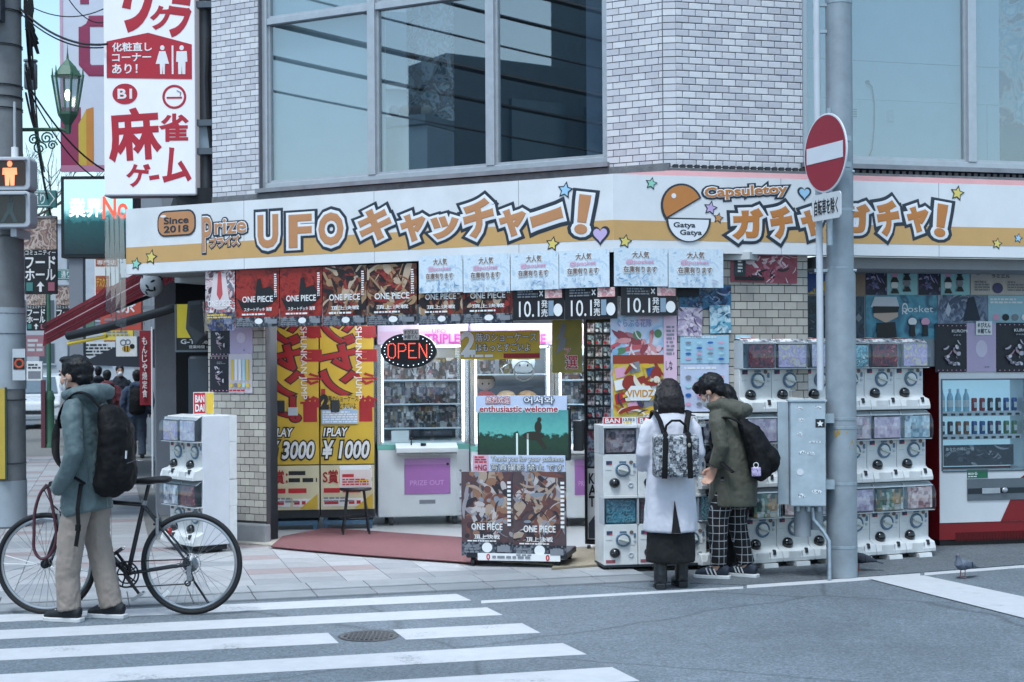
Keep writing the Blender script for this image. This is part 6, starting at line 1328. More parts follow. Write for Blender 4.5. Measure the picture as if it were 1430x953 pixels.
# ---------------------------------------------------------------- the man with the bicycle
JK = fabric('jacket_teal', '#485a5e', .6, .12, .06); TR = fabric('trousers_beige', '#8b8078', .85, .2); BKN = fabric('bag_black', '#07080c', .7, .2, .08, 0); BKN.node_tree.nodes['Principled BSDF'].inputs['Specular IOR Level'].default_value = .25
mp = (G(102, 867) + G(146, 864.5)) / 2
man = person('person', 'man in a grey teal hooded jacket and white mask standing by a bicycle', mp, -74)
g = MB(); T = head_geo(g, (.1, 0, 1.605), 0, 6, 1.0)
g.tube([(0, 0, .86), (.01, 0, 1.1), (.03, 0, 1.38), (.05, 0, 1.46)], [(.1, .14), (.09, .13), (.09, .15), (.05, .06)], 14, ref=(1, 0, 0))
for s_, fxo in ((1, .1), (-1, -.1)):
    g.tube([(0, s_ * .09, .9), (fxo * .5 + .01, s_ * .1, .48), (fxo, s_ * .1, .06)], [.075, .05, .04], 10)
    g.tube([(0, s_ * .17, 1.4), (-.05, s_ * .22, 1.15), (.08, s_ * .18, .9)], [.045, .04, .032], 10)
grow('body', g, SKIN, man, .011, 2)
face_parts(T, man); mask_part(T, man)
g = MB().ball((-.03, 0, .035), (.108, .092, .1), M=T, n=20, m=12).ball((.03, 0, .105), (.062, .062, .024), M=T).ball((-.075, 0, -.02), (.055, .075, .07), M=T)
grow('hair', g, HAIR, man, .008, 2, .014, .018)
g = MB().tube([(.0, 0, .70), (.01, 0, .74), (.005, 0, 1.0), (.015, 0, 1.22), (.02, 0, 1.36), (.035, 0, 1.44), (.05, 0, 1.5)], [(.152, .2), (.155, .202), (.138, .18), (.122, .18), (.11, .185), (.09, .14), (.07, .08)], 20, ref=(1, 0, 0))
for s_ in (1, -1):
    g.tube([(.015, s_ * .14, 1.42), (-.005, s_ * .2, 1.34), (-.055, s_ * .25, 1.1), (.02, s_ * .235, .96), (.11, s_ * .19, .86)], [.062, .068, .06, .056, .05], 14)
g.tube([(.12, .085, 1.47), (.02, .125, 1.49), (-.085, .06, 1.49), (-.095, -.06, 1.49), (.02, -.125, 1.49), (.12, -.085, 1.47)], [.03, .045, .065, .065, .045, .03], 12)
g.tube([(.09, .0, 1.4), (.12, 0, 1.49), (.12, 0, 1.53)], [(.05, .07), (.03, .075), (.018, .07)], 12, ref=(1, 0, 0))
jk = grow('jacket', g, JK, man, .011, 3, .012, .008)
part('collar', MB().tube([(.09, .06, 1.5), (.125, 0, 1.5), (.09, -.06, 1.5), (.02, -.075, 1.51)], .03, 10), fabric('collar_navy', '#1c2330'), man, smooth=True)
part('hem_cord', MB().torus((.01, 0, .0), .1, .004, 'Z', 20, 5, M=Matrix.Translation((.05, 0, .815))), JK, jk)
g = MB()
for s_, fxo in ((1, .1), (-1, -.09)):
    g.tube([(0, s_ * .07, .97), (.0, s_ * .09, .88), (fxo * .35 + .03, s_ * .1, .55), (fxo * .8 + .015, s_ * .1, .3), (fxo - .02, s_ * .1, .075)], [(.1, .085), (.105, .09), (.088, .086), (.08, .078), (.078, .072)], 16, ref=(1, 0, 0))
g.ball((-.01, 0, .9), (.115, .15, .13))
tr = grow('trousers', g, TR, man, .011, 2, .01, .01)
SHB = mat('sneaker_black', '#14161c', .6, var=.08)
for s_, fxo in ((1, .1), (-1, -.1)): shoe(man, Matrix.Translation((fxo, s_ * .1, 0)), SHB)
# his backpack
bp = thing('backpack', 'black backpack with hanging straps worn by the man with the bicycle', 'backpack', PM[man.name] @ Matrix.Translation((-.2, .03, 1.1)) @ Matrix.Rotation(R(-4), 4, 'Y'))
g = MB().tube([(.02, 0, -.27), (.0, 0, -.22), (-.03, 0, -.05), (-.02, 0, .15), (.03, 0, .27), (.06, 0, .31)], [(.06, .12), (.1, .15), (.115, .155), (.1, .15), (.065, .12), (.02, .06)], 18, ref=(1, 0, 0)).ball((-.1, 0, -.12), (.065, .12, .13))
grow('bag', g, BKN, bp, .012, 3, .022, .01)
part('front_zip', MB().tube([(-.168, .1, -.05), (-.172, .0, -.035), (-.168, -.1, -.05)], .004, 6), mat('zip_grey', '#3a4048', .4, .5), bp); part('zip_pull', MB().box(-.16, -.152, .09, .1, -.02, .03), mat('zip_pull_white', '#b8bcc0', .5), bp)
for s_ in (1, -1):
    part('shoulder_strap', MB().tube(spline([(.05, s_ * .07, .27), (.13, s_ * .1, .365), (.22, s_ * .115, .375), (.31, s_ * .125, .27), (.335, s_ * .14, .1), (.27, s_ * .19, -.08), (.1, s_ * .15, -.2)]), [(.008, .026)] * 31, 8, ref=(0, 0, 1)), BKN, bp, smooth=True)
part('hanging_strap', MB().tube([(.12, .16, -.2), (.12, .185, -.36), (.1, .19, -.48), (.11, .195, -.6)], [(.004, .016)] * 4, 6, ref=(0, 1, 0)), BKN, bp); part('strap_buckle', MB().box(.09, .12, .18, .2, -.5, -.46), BKN, bp)
# ---------------------------------------------------------------- the woman in the pale coat
CT = fabric('coat_pale', '#c2c2cc', .8, .15, .05); SKT = fabric('skirt_black', '#08090d', .85, .15, .08, 0); BOOT = mat('boot_black', '#12151b', .4, var=.08)
wp_ = (G(922, 822) + G(952, 820)) / 2
wo_ = person('person', 'woman in a long pale coat and black skirt facing the capsule machines', wp_, -4)
g = MB(); T = head_geo(g, (.06, 0, 1.415), 0, 22, .96)
g.tube([(0, 0, .75), (0, 0, 1.0), (0, 0, 1.22), (.02, 0, 1.3)], [(.1, .13), (.08, .11), (.08, .13), (.05, .06)], 14, ref=(1, 0, 0))
for s_ in (1, -1):
    g.tube([(0, s_ * .08, .8), (-.02 * s_, s_ * .08, .45), (-.045 * s_ + .005, s_ * .085, .06)], [.075, .05, .03], 10)
    g.tube([(0, s_ * .14, 1.22), (-.0, s_ * .2, .98), (.2, s_ * .13, 1.02)], [.042, .036, .028], 10)
    hand_geo(g, Matrix.Translation((.21, s_ * .13, 1.02)) @ Matrix.Rotation(R(-s_ * 30), 4, 'Z') @ Matrix.Scale(.9, 4) @ Matrix.Diagonal((1, s_, 1, 1)), 50)
grow('body', g, SKIN, wo_, .0095, 1)
face_parts(T, wo_)
g = MB().ball((-.025, 0, .03), (.112, .1, .105), M=T, n=20, m=12).tube([(-.06, 0, .03), (-.085, 0, -.06), (-.078, 0, -.13), (-.07, 0, -.172)], [(.07, .096), (.072, .106), (.056, .108), (.03, .098)], 16, ref=(1, 0, 0), M=T)
for s_ in (1, -1): g.tube([(.02, s_ * .07, .04), (.03, s_ * .09, -.06), (.02, s_ * .1, -.17)], [.03, .03, .016], 10, M=T)
grow('hair', g, HAIR2, wo_, .007, 3, .004, .012)
g = MB().tube([(.0, 0, .42), (0, 0, .46), (-.0, 0, .7), (0, 0, .95), (-.01, 0, 1.1), (-.01, 0, 1.2), (.0, 0, 1.28), (.03, 0, 1.335)], [(.185, .205), (.185, .203), (.16, .185), (.14, .168), (.13, .168), (.118, .17), (.092, .125), (.065, .075)], 22, ref=(1, 0, 0))
for s_ in (1, -1):
    g.tube([(-.01, s_ * .13, 1.22), (-.015, s_ * .172, 1.17), (-.02, s_ * .205, .99), (.07, s_ * .2, .9), (.19, s_ * .14, 1.0)], [.06, .06, .055, .052, .045], 14)
ct = grow('coat', g, CT, wo_, .011, 4, .008, .003)
part('coat_collar', MB().tube([(.06, .07, 1.31), (-.02, .085, 1.34), (-.07, 0, 1.35), (-.02, -.085, 1.34), (.06, -.07, 1.31)], [(.03, .012), (.04, .014), (.042, .014), (.04, .014), (.03, .012)], 10, ref=(0, 0, 1)), CT, ct, smooth=True)
part('back_vent', MB().add([(-.176, 0, .66), (-.199, .026, .425), (-.199, -.04, .425), (-.15, 0, .64), (-.165, .026, .425), (-.165, -.04, .425)], [(0, 1, 2), (3, 5, 4), (0, 3, 4, 1), (0, 2, 5, 3), (1, 4, 5, 2)]), SKT, ct)
g = MB().tube([(0, 0, .195), (0, 0, .3), (0, 0, .6), (0, 0, .75)], [(.16, .185), (.16, .185), (.14, .165), (.12, .15)], 22, ref=(1, 0, 0))
grow('skirt', g, SKT, wo_, .013, 3, .015, .0)
for s_, dx in ((1, -.04), (-1, .05)):
    M_ = Matrix.Translation((dx, s_ * .085, 0)) @ Matrix.Rotation(R(s_ * -6), 4, 'Z')
    g = MB().tube([(.02 * s_, 0, .34), (.01 * s_, 0, .2), (-.012, 0, .1), (-.01, 0, .05)], [.055, .052, .05, .05], 14).tube([(-.05, 0, .05), (.04, 0, .05), (.12, 0, .04), (.16, 0, .03)], [(.035, .04), (.045, .046), (.035, .044), (.018, .03)], 12, ref=(0, 0, 1))
    b_ = grow('boot', g, BOOT, wo_, .01, 3, .0, .006, M=M_)
    part('heel', MB().box(-.062, -.005, -.034, .034, 0, .045), BLACK, b_, bevel=.006); part('boot_sole', MB().prism([(-.0, -.04), (.1, -.048), (.165, -.025), (.165, .025), (.1, .048), (0, .04)], .002, .02), BLACK, b_)
# her backpack
PAT = grid_art('bag_pattern', ['#1c2026', '#6c7078', '#a8acb4', '#2c3038', '#c4c8cc', '#4c5058'], 50, 5)
hb_ = thing('backpack', 'grey patterned square backpack with black straps on the woman in the pale coat', 'backpack', PM[wo_.name] @ Matrix.Translation((-.205, 0, 1.0)))
pk_ = MB().box(-.09, .05, -.165, .165, -.165, .145)
part('bag', pk_, PAT, hb_, bevel=.03, seg=4)
for s_ in (1, -1):
    part('front_strap', MB().tube([(-.0, s_ * .08, .17), (-.075, s_ * .083, .15), (-.096, s_ * .085, .1), (-.097, s_ * .092, -.1), (-.095, s_ * .095, -.17)], [(.004, .02)] * 5, 8, ref=(1, 0, 0)), BKN, hb_, smooth=True)
    part('shoulder_strap', MB().tube([(-.0, s_ * .08, .15), (.05, s_ * .1, .24), (.11, s_ * .125, .305), (.2, s_ * .125, .31), (.31, s_ * .125, .22), (.33, s_ * .14, .02)], [(.006, .022)] * 6, 8, ref=(0, 0, 1)), BKN, hb_, smooth=True)
part('top_handle', MB().tube([(-.03, .08, .14), (-.04, .07, .21), (-.04, .03, .245), (-.04, -.03, .245), (-.04, -.07, .21), (-.03, -.08, .14)], .009, 8), BKN, hb_, smooth=True)
part('logo_badge', MB().ball((-.104, -.085, .07), (.004, .012, .016)), mat('badge_metal', '#a09c90', .3, .7), hb_)
# ---------------------------------------------------------------- the man in the olive parka
PK = fabric('parka_olive', '#45463c', .7, .15, .06)
def grid_mat():
    m = fabric('trousers_grid', '#0a0b10', .85, .15, .08, 0); n = m.node_tree; N = n.nodes; L = n.links; b_ = N['Principled BSDF']; src = b_.inputs['Base Color'].links[0].from_socket
    tc = N.new('ShaderNodeTexCoord'); sp = N.new('ShaderNodeSeparateXYZ'); L.new(tc.outputs['Object'], sp.inputs[0]); outs = []
    at_ = N.new('ShaderNodeMath'); at_.operation = 'ADD'; L.new(sp.outputs[0], at_.inputs[0]); L.new(sp.outputs[1], at_.inputs[1])
    for sock, sc_k in ((sp.outputs[2], 17), (at_.outputs[0], 17)):
        a_ = N.new('ShaderNodeMath'); a_.operation = 'MULTIPLY'; a_.inputs[1].default_value = sc_k; L.new(sock, a_.inputs[0])
        f_ = N.new('ShaderNodeMath'); f_.operation = 'FRACT'; L.new(a_.outputs[0], f_.inputs[0])
        c_ = N.new('ShaderNodeMath'); c_.operation = 'LESS_THAN'; c_.inputs[1].default_value = .085; L.new(f_.outputs[0], c_.inputs[0]); outs.append(c_)
    mx_ = N.new('ShaderNodeMath'); mx_.operation = 'MAXIMUM'; L.new(outs[0].outputs[0], mx_.inputs[0]); L.new(outs[1].outputs[0], mx_.inputs[1])
    x = N.new('ShaderNodeMix'); x.data_type = 'RGBA'; x.inputs[7].default_value = C('#a2a4a8'); L.new(mx_.outputs[0], x.inputs[0]); L.new(src, x.inputs[6]); L.new(x.outputs[2], b_.inputs['Base Color'])
    return m
GRID = grid_mat()
pp = (G(1008, 809) + G(1030, 805)) / 2
pk = person('person', 'man in an olive parka and grid trousers bending towards the capsule machines', pp, -62)
g = MB(); T = head_geo(g, (.15, 0, 1.44), 0, 30, .98)
g.tube([(-.03, 0, .86), (-.02, 0, 1.05), (.04, 0, 1.26), (.1, 0, 1.33)], [(.1, .14), (.09, .12), (.09, .15), (.05, .06)], 14, ref=(1, 0, 0))
g.tube([(.08, 0, 1.3), (.14, 0, 1.38)], [.06, .055], 12)
for s_, fxo in ((1, .09), (-1, -.08)):
    g.tube([(-.03, s_ * .085, .86), (fxo * .5 + .03, s_ * .09, .47), (fxo - .02, s_ * .09, .06)], [.075, .05, .04], 10)
    g.tube([(.05, s_ * .15, 1.27), (-.005, s_ * .2, 1.04), (.045, s_ * .195, .87)], [.045, .04, .03], 10)
    hand_geo(g, Matrix.Translation((.05, s_ * .195, .855)) @ Matrix.Rotation(R(62), 4, 'Y') @ Matrix.Diagonal((1, s_, 1, 1)) @ Matrix.Rotation(R(90), 4, 'X'), 45)
grow('body', g, SKIN, pk, .0085, 1)
face_parts(T, pk)
mask_part(T, pk)
g = MB().ball((-.028, 0, .04), (.112, .1, .105), M=T, n=20, m=12).ball((.06, 0, .085), (.06, .08, .035), M=T).ball((-.08, 0, -.02), (.05, .078, .075), M=T).ball((.085, 0, .055), (.025, .065, .03), M=T)
grow('hair', g, HAIR, pk, .008, 2, .012, .016)
g = MB().tube([(-.03, 0, .56), (-.03, 0, .6), (-.035, 0, .78), (-.035, 0, .98), (-.005, 0, 1.15), (.03, 0, 1.25), (.065, 0, 1.32), (.1, 0, 1.36)], [(.185, .18), (.188, .182), (.182, .174), (.155, .168), (.125, .168), (.112, .168), (.088, .125), (.068, .08)], 20, ref=(1, 0, 0))
for s_ in (1, -1):
    g.tube([(.05, s_ * .13, 1.27), (.03, s_ * .178, 1.2), (-.01, s_ * .205, 1.02), (.015, s_ * .2, .94), (.045, s_ * .195, .875)], [.062, .064, .058, .054, .05], 14)
g.tube([(.14, .08, 1.33), (.02, .12, 1.345), (-.1, .06, 1.29), (-.12, -.06, 1.29), (.02, -.12, 1.345), (.14, -.08, 1.33)], [.028, .042, .06, .06, .042, .028], 12)
grow('parka', g, PK, pk, .011, 3, .012, .008)
g = MB()
for s_, fxo in ((1, .09), (-1, -.08)):
    g.tube([(-.04, s_ * .07, .88), (-.03, s_ * .085, .78), (fxo * .45 + .02, s_ * .09, .46), (fxo - .03, s_ * .09, .1)], [(.105, .09), (.1, .09), (.08, .078), (.062, .062)], 16, ref=(1, 0, 0))
g.ball((-.04, 0, .84), (.115, .15, .1))
grow('trousers', g, GRID, pk, .012, 3, .014, .006)
SHN = mat('sneaker_navy', '#1e2736', .65, var=.08)
for s_, fxo in ((1, .09), (-1, -.08)): shoe(pk, Matrix.Translation((fxo - .01, s_ * .09, 0)) @ Matrix.Rotation(R(s_ * 8), 4, 'Z'), SHN, stripes=True)
b2 = thing('backpack', 'black backpack with a purple charm on the man in the olive parka', 'backpack', PM[pk.name] @ Matrix.Translation((-.25, .06, 1.0)) @ Matrix.Rotation(R(10), 4, 'Y') @ Matrix.Rotation(R(14), 4, 'Z'))
g = MB().tube([(.04, 0, -.22), (.0, 0, -.17), (-.01, 0, 0), (.03, 0, .14), (.09, 0, .24)], [(.05, .12), (.09, .15), (.1, .15), (.08, .14), (.03, .08)], 18, ref=(1, 0, 0)).ball((-.09, 0, -.09), (.07, .11, .1))
grow('bag', g, BKN, b2, .012, 3, .02, .01)
for s_ in (1, -1): part('shoulder_strap', MB().tube(spline([(.07, s_ * .08, .2), (.16, s_ * .11 - .04, .27), (.26, s_ * .12 - .06, .27), (.33, s_ * .13 - .08, .16), (.31, s_ * .15 - .08, .0), (.2, s_ * .18 - .05, -.14)]), [(.008, .024)] * 26, 8, ref=(0, 0, 1)), BKN, b2, smooth=True)
ch = part('charm', MB().box(-.035, .035, .155, .175, -.2, -.13), art('charm_print', ['#4a3a6c', '#8c7cac', '#c4b8d4', '#5c4c84', '#a898c0'], 60, 2, .3), b2, Matrix.Translation((.0, .0, 0)) @ Matrix.Rotation(R(-8), 4, 'Y'), bevel=.008)
part('charm_clip', MB().torus((0, .165, -.115), .018, .003, 'Y', 16, 5), WHITE, ch)
# a fourth shopper, almost wholly hidden
hd = person('person', 'dark haired person almost hidden behind the man in the olive parka', G(1026, 800), -50)
g = MB(); T = head_geo(g, (.1, 0, 1.36), 0, 20, .95); g.tube([(0, 0, .7), (0, 0, 1.0), (.02, 0, 1.2), (.06, 0, 1.27)], [(.1, .14), (.09, .12), (.08, .14), (.05, .06)], 14, ref=(1, 0, 0))
for s_ in (1, -1): g.tube([(0, s_ * .08, .75), (.02, s_ * .085, .4), (0, s_ * .085, .0)], [.075, .055, .04], 10); g.tube([(.02, s_ * .15, 1.17), (0, s_ * .2, .95), (.15, s_ * .15, .9)], [.045, .04, .03], 10)
grow('body', g, SKIN, hd, .013, 1)
grow('hair', MB().ball((-.025, 0, .035), (.112, .1, .105), M=T).ball((-.08, 0, -.03), (.05, .08, .08), M=T), HAIR, hd, .01, 2, .012, .012)
g = MB().tube([(0, 0, .5), (0, 0, .9), (.0, 0, 1.1), (.03, 0, 1.22), (.06, 0, 1.28)], [(.13, .17), (.13, .17), (.12, .17), (.1, .15), (.06, .07)], 16, ref=(1, 0, 0))
for s_ in (1, -1): g.tube([(.02, s_ * .15, 1.17), (0, s_ * .2, .95), (.15, s_ * .15, .9)], [.06, .058, .045], 12)
grow('coat', g, SKT, hd, .015, 3, .02)
g = MB()
for s_ in (1, -1): g.tube([(0, s_ * .07, .8), (.02, s_ * .085, .4), (0, s_ * .085, .03)], [(.1, .09), (.075, .07), (.07, .065)], 12, ref=(1, 0, 0))
grow('trousers', g, SKT, hd, .015, 2, .02)
for s_ in (1, -1): shoe(hd, Matrix.Translation((.02, s_ * .085, 0)), mat('sneaker_black', '#14161c'))
# ---------------------------------------------------------------- passers-by down the side street
def walker(px, py, az, label, top, bottom, hgt=1.7, bag=None, hoodc=None, stride=.12, coat_len=.8, mask=False):
    t = person('person', label, G(px, py, .0), az); k = hgt / 1.75
    g = MB(); T = head_geo(g, (.02, 0, 1.62 * k), 0, 0, k); g.tube([(0, 0, .86 * k), (0, 0, 1.38 * k), (0, 0, 1.46 * k)], [(.09, .13), (.08, .14), (.05, .06)], 12, ref=(1, 0, 0))
    for s_ in (1, -1):
        g.tube([(0, s_ * .08, .88 * k), (s_ * stride * .5 + .03, s_ * .08, .48 * k), (s_ * stride, s_ * .08, .05)], [.07, .05, .04], 8); g.tube([(0, s_ * .17, 1.38 * k), (-.03, s_ * .23, 1.12 * k), (.04, s_ * .22, .88 * k)], [.045, .04, .03], 8)
        g.ball((.05, s_ * .22, .84 * k), (.03, .02, .05))
    grow('body', g, SKIN, t, .02, 1)
    face_parts(T, t)
    if mask: mask_part(T, t)
    grow('hair', MB().ball((-.025, 0, .035), (.108, .095, .102), M=T).ball((-.07, 0, -.03), (.05, .078, .08), M=T), HAIR, t, .014, 2, .012)
    g = MB().tube([(0, 0, coat_len * k), (0, 0, 1.1 * k), (0, 0, 1.34 * k), (0, 0, 1.44 * k), (0, 0, 1.5 * k)], [(.14, .19), (.13, .18), (.12, .19), (.09, .14), (.06, .07)], 14, ref=(1, 0, 0))
    for s_ in (1, -1): g.tube([(0, s_ * .15, 1.4 * k), (-.02, s_ * .22, 1.3 * k), (-.03, s_ * .25, 1.1 * k), (.04, s_ * .23, .88 * k)], [.06, .07, .062, .05], 10)
    g.ball((-.08, 0, 1.45 * k), (.09, .13, .07))
    grow('jacket', g, top, t, .02, 3, .04)
    g = MB()
    for s_ in (1, -1): g.tube([(0, s_ * .07, .95 * k), (s_ * stride * .5 + .02, s_ * .085, .5 * k), (s_ * stride, s_ * .085, .07)], [(.11, .1), (.085, .08), (.08, .07)], 12, ref=(1, 0, 0))
    grow('trousers', g, bottom, t, .02, 2, .03)
    for s_ in (1, -1): part('shoe', MB().tube([(-.09, 0, .045), (.0, 0, .05), (.12, 0, .035), (.17, 0, .025)], [(.04, .035), (.045, .042), (.03, .04), (.012, .02)], 10, ref=(0, 0, 1)), SHB, t, Matrix.Translation((s_ * stride + .02, s_ * .085, 0)), smooth=True)
    if bag:
        b_ = thing('backpack', bag, 'backpack', PM[t.name] @ Matrix.Translation((-.2, 0, 1.15 * k)))
        grow('bag', MB().tube([(0, 0, -.25), (-.02, 0, -.2), (-.03, 0, 0), (0, 0, .18), (.03, 0, .24)], [(.05, .12), (.09, .15), (.09, .15), (.07, .13), (.02, .06)], 14, ref=(1, 0, 0)), BKN, b_, .018, 2, .02)
        for s_ in (1, -1): part('shoulder_strap', MB().tube([(.05, s_ * .1, .2), (.18, s_ * .11, .26), (.31, s_ * .12, .15)], [(.008, .025)] * 3, 8, ref=(0, 0, 1)), BKN, b_)
        part('reflector', MB().ball((-.12, -.1, .03), .02, 8, 6), WHITE, b_)
    return t
DENIM = fabric('denim_wide', '#3a4654', .85); NAVYC = fabric('coat_navy', '#141b28', .8, .2, .08, 0); MARC = fabric('coat_maroon', '#571d26', .8); DBLU = fabric('coat_denim_blue', '#2c3c52', .8)
walker(192, 641, -14, 'person in blue jacket and wide jeans walking away with a backpack', DBLU, DENIM, 1.62, 'dark backpack on the person in wide jeans walking away', mask=False, stride=.06)
walker(168, 622, 160, 'masked person in a dark navy coat walking towards the crossing', NAVYC, NAVYC, 1.72, mask=True, coat_len=.7)
walker(150, 632, -20, 'person in a maroon coat walking away beside the navy coat', MARC, NAVYC, 1.62, coat_len=.62)
walker(138, 612, -10, 'dark dressed person farthest down the side street pavement', NAVYC, NAVYC, 1.7)
# ================================================================ pigeons
PG = mat('pigeon_grey', '#5a6270', .7, var=.18, vscale=40); PGD = mat('pigeon_dark', '#2a303c', .6, var=.15, vscale=40); PLEG = mat('pigeon_leg', '#8c5a56', .6)
def pigeon(px, py, az, label, peck, dark=False):
    fx_, fy_ = math.sin(R(az)), math.cos(R(az))
    t = thing('pigeon', label, 'pigeon', Matrix.Translation(G(px, py, .006)) @ Matrix.Rotation(math.atan2(fy_, fx_), 4, 'Z') @ Matrix.Scale(.74, 4), 'pigeons beside the capsule machines')
    hx, hz = (.13, .07) if peck else (.085, .235)
    g = MB().tube([(-.17, 0, .10), (-.1, 0, .115), (-.03, 0, .13), (.04, 0, .14), (.08, 0, .155 if not peck else .12), (hx - .005, 0, hz - .035 if not peck else .09), (hx, 0, hz)], [(.008, .025), (.03, .042), (.055, .06), (.062, .06), (.045, .042), (.026, .024), (.022, .02)], 14, ref=(0, 0, 1)).ball((hx + .006, 0, hz + .004), (.026, .02, .022))
    grow('body', g, PGD if dark else PG, t, .007, 3)
    part('tail', MB().add([(-.13, -.025, .115), (-.13, .025, .115), (-.25, .035, .085), (-.25, -.035, .085), (-.13, -.025, .106), (-.13, .025, .106), (-.25, .035, .08), (-.25, -.035, .08)], [(0, 1, 2, 3), (7, 6, 5, 4), (0, 4, 5, 1), (1, 5, 6, 2), (2, 6, 7, 3), (3, 7, 4, 0)]), PGD, t)
    for s_ in (1, -1):
        w_ = grow('wing', MB().tube([(.05, s_ * .05, .15), (-.03, s_ * .062, .14), (-.12, s_ * .045, .12), (-.19, s_ * .025, .105)], [(.03, .012), (.045, .014), (.03, .01), (.006, .004)], 10, ref=(0, 0, 1)), PGD if dark else PG, t, .007, 2)
        part('wing_bar', MB().tube([(-.06, s_ * .07, .165), (-.075, s_ * .07, .1)], [(.006, .004)] * 2, 6), PGD, w_)
        part('leg', MB().cyl((.0, s_ * .025, .085), (.01, s_ * .03, .004), .005, n=6), PLEG, t)
        part('foot', MB().tube([(-.015, s_ * .03, .004), (.04, s_ * .03, .004)], .004, 5).tube([(.01, s_ * .03, .004), (.035, s_ * .05, .004)], .0035, 5).tube([(.01, s_ * .03, .004), (.035, s_ * .012, .004)], .0035, 5), PLEG, t)
        part('eye', MB().ball((hx + .012, s_ * .017, hz + .01), .004, 6, 5), mat('pigeon_eye', '#b0602c', .3), t)
    part('beak', MB().tube([(hx + .026, 0, hz), (hx + .052, 0, hz - .008 if not peck else hz - .02)], [.006, .0015], 6), PGD, t)
pigeon(1345, 807, -128, 'grey pigeon standing on the white road edge line near the drinks machine', False)
pigeon(1200, 797, -80, 'dark pigeon pecking behind the foot of the big pole', True, True)
# ================================================================ bicycle
w1, w2 = G(66, 858), G(268, 858.5)          # where the wheels touch the road
w1.y = w2.y + .04
bd = (w1 - w2); wb = bd.length; bd.normalize()   # from rear to front
BM = Matrix(((bd.x, -bd.y, 0, w2.x), (bd.y, bd.x, 0, w2.y), (0, 0, 1, 0), (0, 0, 0, 1)))   # local x forward, y towards the bike's left
bk = thing('bicycle', 'black flat bar bicycle standing across the kerb behind the man', 'bicycle', BM)
TYRE = mat('tyre_black', '#15171b', .75, var=.08); RIM = mat('rim_silver', '#9fa4a8', .3, .85, var=.05); FRM = mat('frame_black', '#14181f', .3, .3, var=.05, coat=.3); CHR = mat('bike_steel', '#8f959a', .28, .9, var=.06); RUB = mat('rubber_black', '#101216', .7)
RW = .342
def px_loc(x, y):                            # pixel -> (x, z) in the bicycle's plane
    n = Vector((-bd.y, bd.x, 0)); d = ray(x, y); t = (w2 - CAMP).dot(n) / d.dot(n); p = CAMP + d * t; return ((p - w2).dot(bd), p.z)
def wheel(cx, rear):
    w_ = bpy.data.objects.new('wheel', None); link(w_, bk, Matrix.Translation((cx, 0, RW)))
    part('tyre', MB().torus((0, 0, 0), RW - .016, .017, 'Y', 64, 10), TYRE, w_, smooth=True)
    part('rim', MB().torus((0, 0, 0), RW - .042, .011, 'Y', 64, 8, rb=.01), RIM, w_, smooth=True)
    part('hub', MB().cyl((0, -.045, 0), (0, .045, 0), .018).cyl((0, -.032, 0), (0, -.026, 0), .03, n=16).cyl((0, .026, 0), (0, .032, 0), .03, n=16), CHR if rear else RUB, w_, smooth=True)
    for k in range(32):
        a = 2 * math.pi * k / 32; s_ = .028 if k % 2 else -.028; b_ = a + (.5 if (k // 2) % 2 else -.5)
        part('spoke', MB().cyl((.027 * math.cos(b_), s_, .027 * math.sin(b_)), ((RW - .05) * math.cos(a), 0, (RW - .05) * math.sin(a)), .0013, n=4), CHR, w_)
    return w_
wr = wheel(0, True); wf = wheel(wb, False)
part('wheel_reflector', MB().box(-.005, .055, -.006, .006, -.012, .012, Matrix.Rotation(R(-52), 4, 'Y') @ Matrix.Translation((-.24, 0, 0)) if 0 else Matrix.Translation((.16, 0, -.19)) @ Matrix.Rotation(R(40), 4, 'Y')), WHITE, wr)
bb = (.43, .275); st_top = px_loc(201, 699); st_top = (st_top[0], st_top[1]); sad = px_loc(205, 676)
ht_t, ht_b = (wb - .17, .80), (wb - .135, .66)
def tb(name, a, b, r, m=FRM, ya=0, yb=0, r2=None): return part(name, MB().cyl((a[0], ya, a[1]), (b[0], yb, b[1]), r, r2, 12), m, fr_, smooth=True)
fr_ = bpy.data.objects.new('frame', None); link(fr_, bk)
stx = (st_top[0], .755)
tb('seat_tube', bb, stx, .016); tb('top_tube', (stx[0], .735), (ht_t[0], .775), .016); tb('down_tube', bb, (ht_b[0], .69), .02); tb('head_tube', ht_t, ht_b, .021)
for s_ in (1, -1):
    tb('seat_stay', (stx[0], .73), (0, RW), .008, FRM, s_ * .02, s_ * .062); tb('chain_stay', (bb[0], bb[1]), (0, RW), .0095, FRM, s_ * .03, s_ * .062)
part('seat_post', MB().cyl((stx[0], 0, .74), (stx[0] - .035, 0, .875), .0135), FRM, bk, smooth=True)
part('seat_clamp', MB().cyl((stx[0] + .004, 0, .735), (stx[0] - .003, 0, .765), .021), CHR, bk, smooth=True)
sx = stx[0] - .04
g = MB().tube([(sx - .14, 0, .905), (sx - .1, 0, .905), (sx - .02, 0, .9), (sx + .07, 0, .895), (sx + .15, 0, .885)], [(.018, .06), (.025, .078), (.024, .06), (.02, .028), (.012, .018)], 14, ref=(0, 0, 1))
sd_ = grow('saddle', g, RUB, bk, .009, 3); part('saddle_rail', MB().tube([(sx - .09, .02, .885), (sx, .02, .872), (sx + .1, .02, .875)], .004, 6).tube([(sx - .09, -.02, .885), (sx, -.02, .872), (sx + .1, -.02, .875)], .004, 6), CHR, sd_)
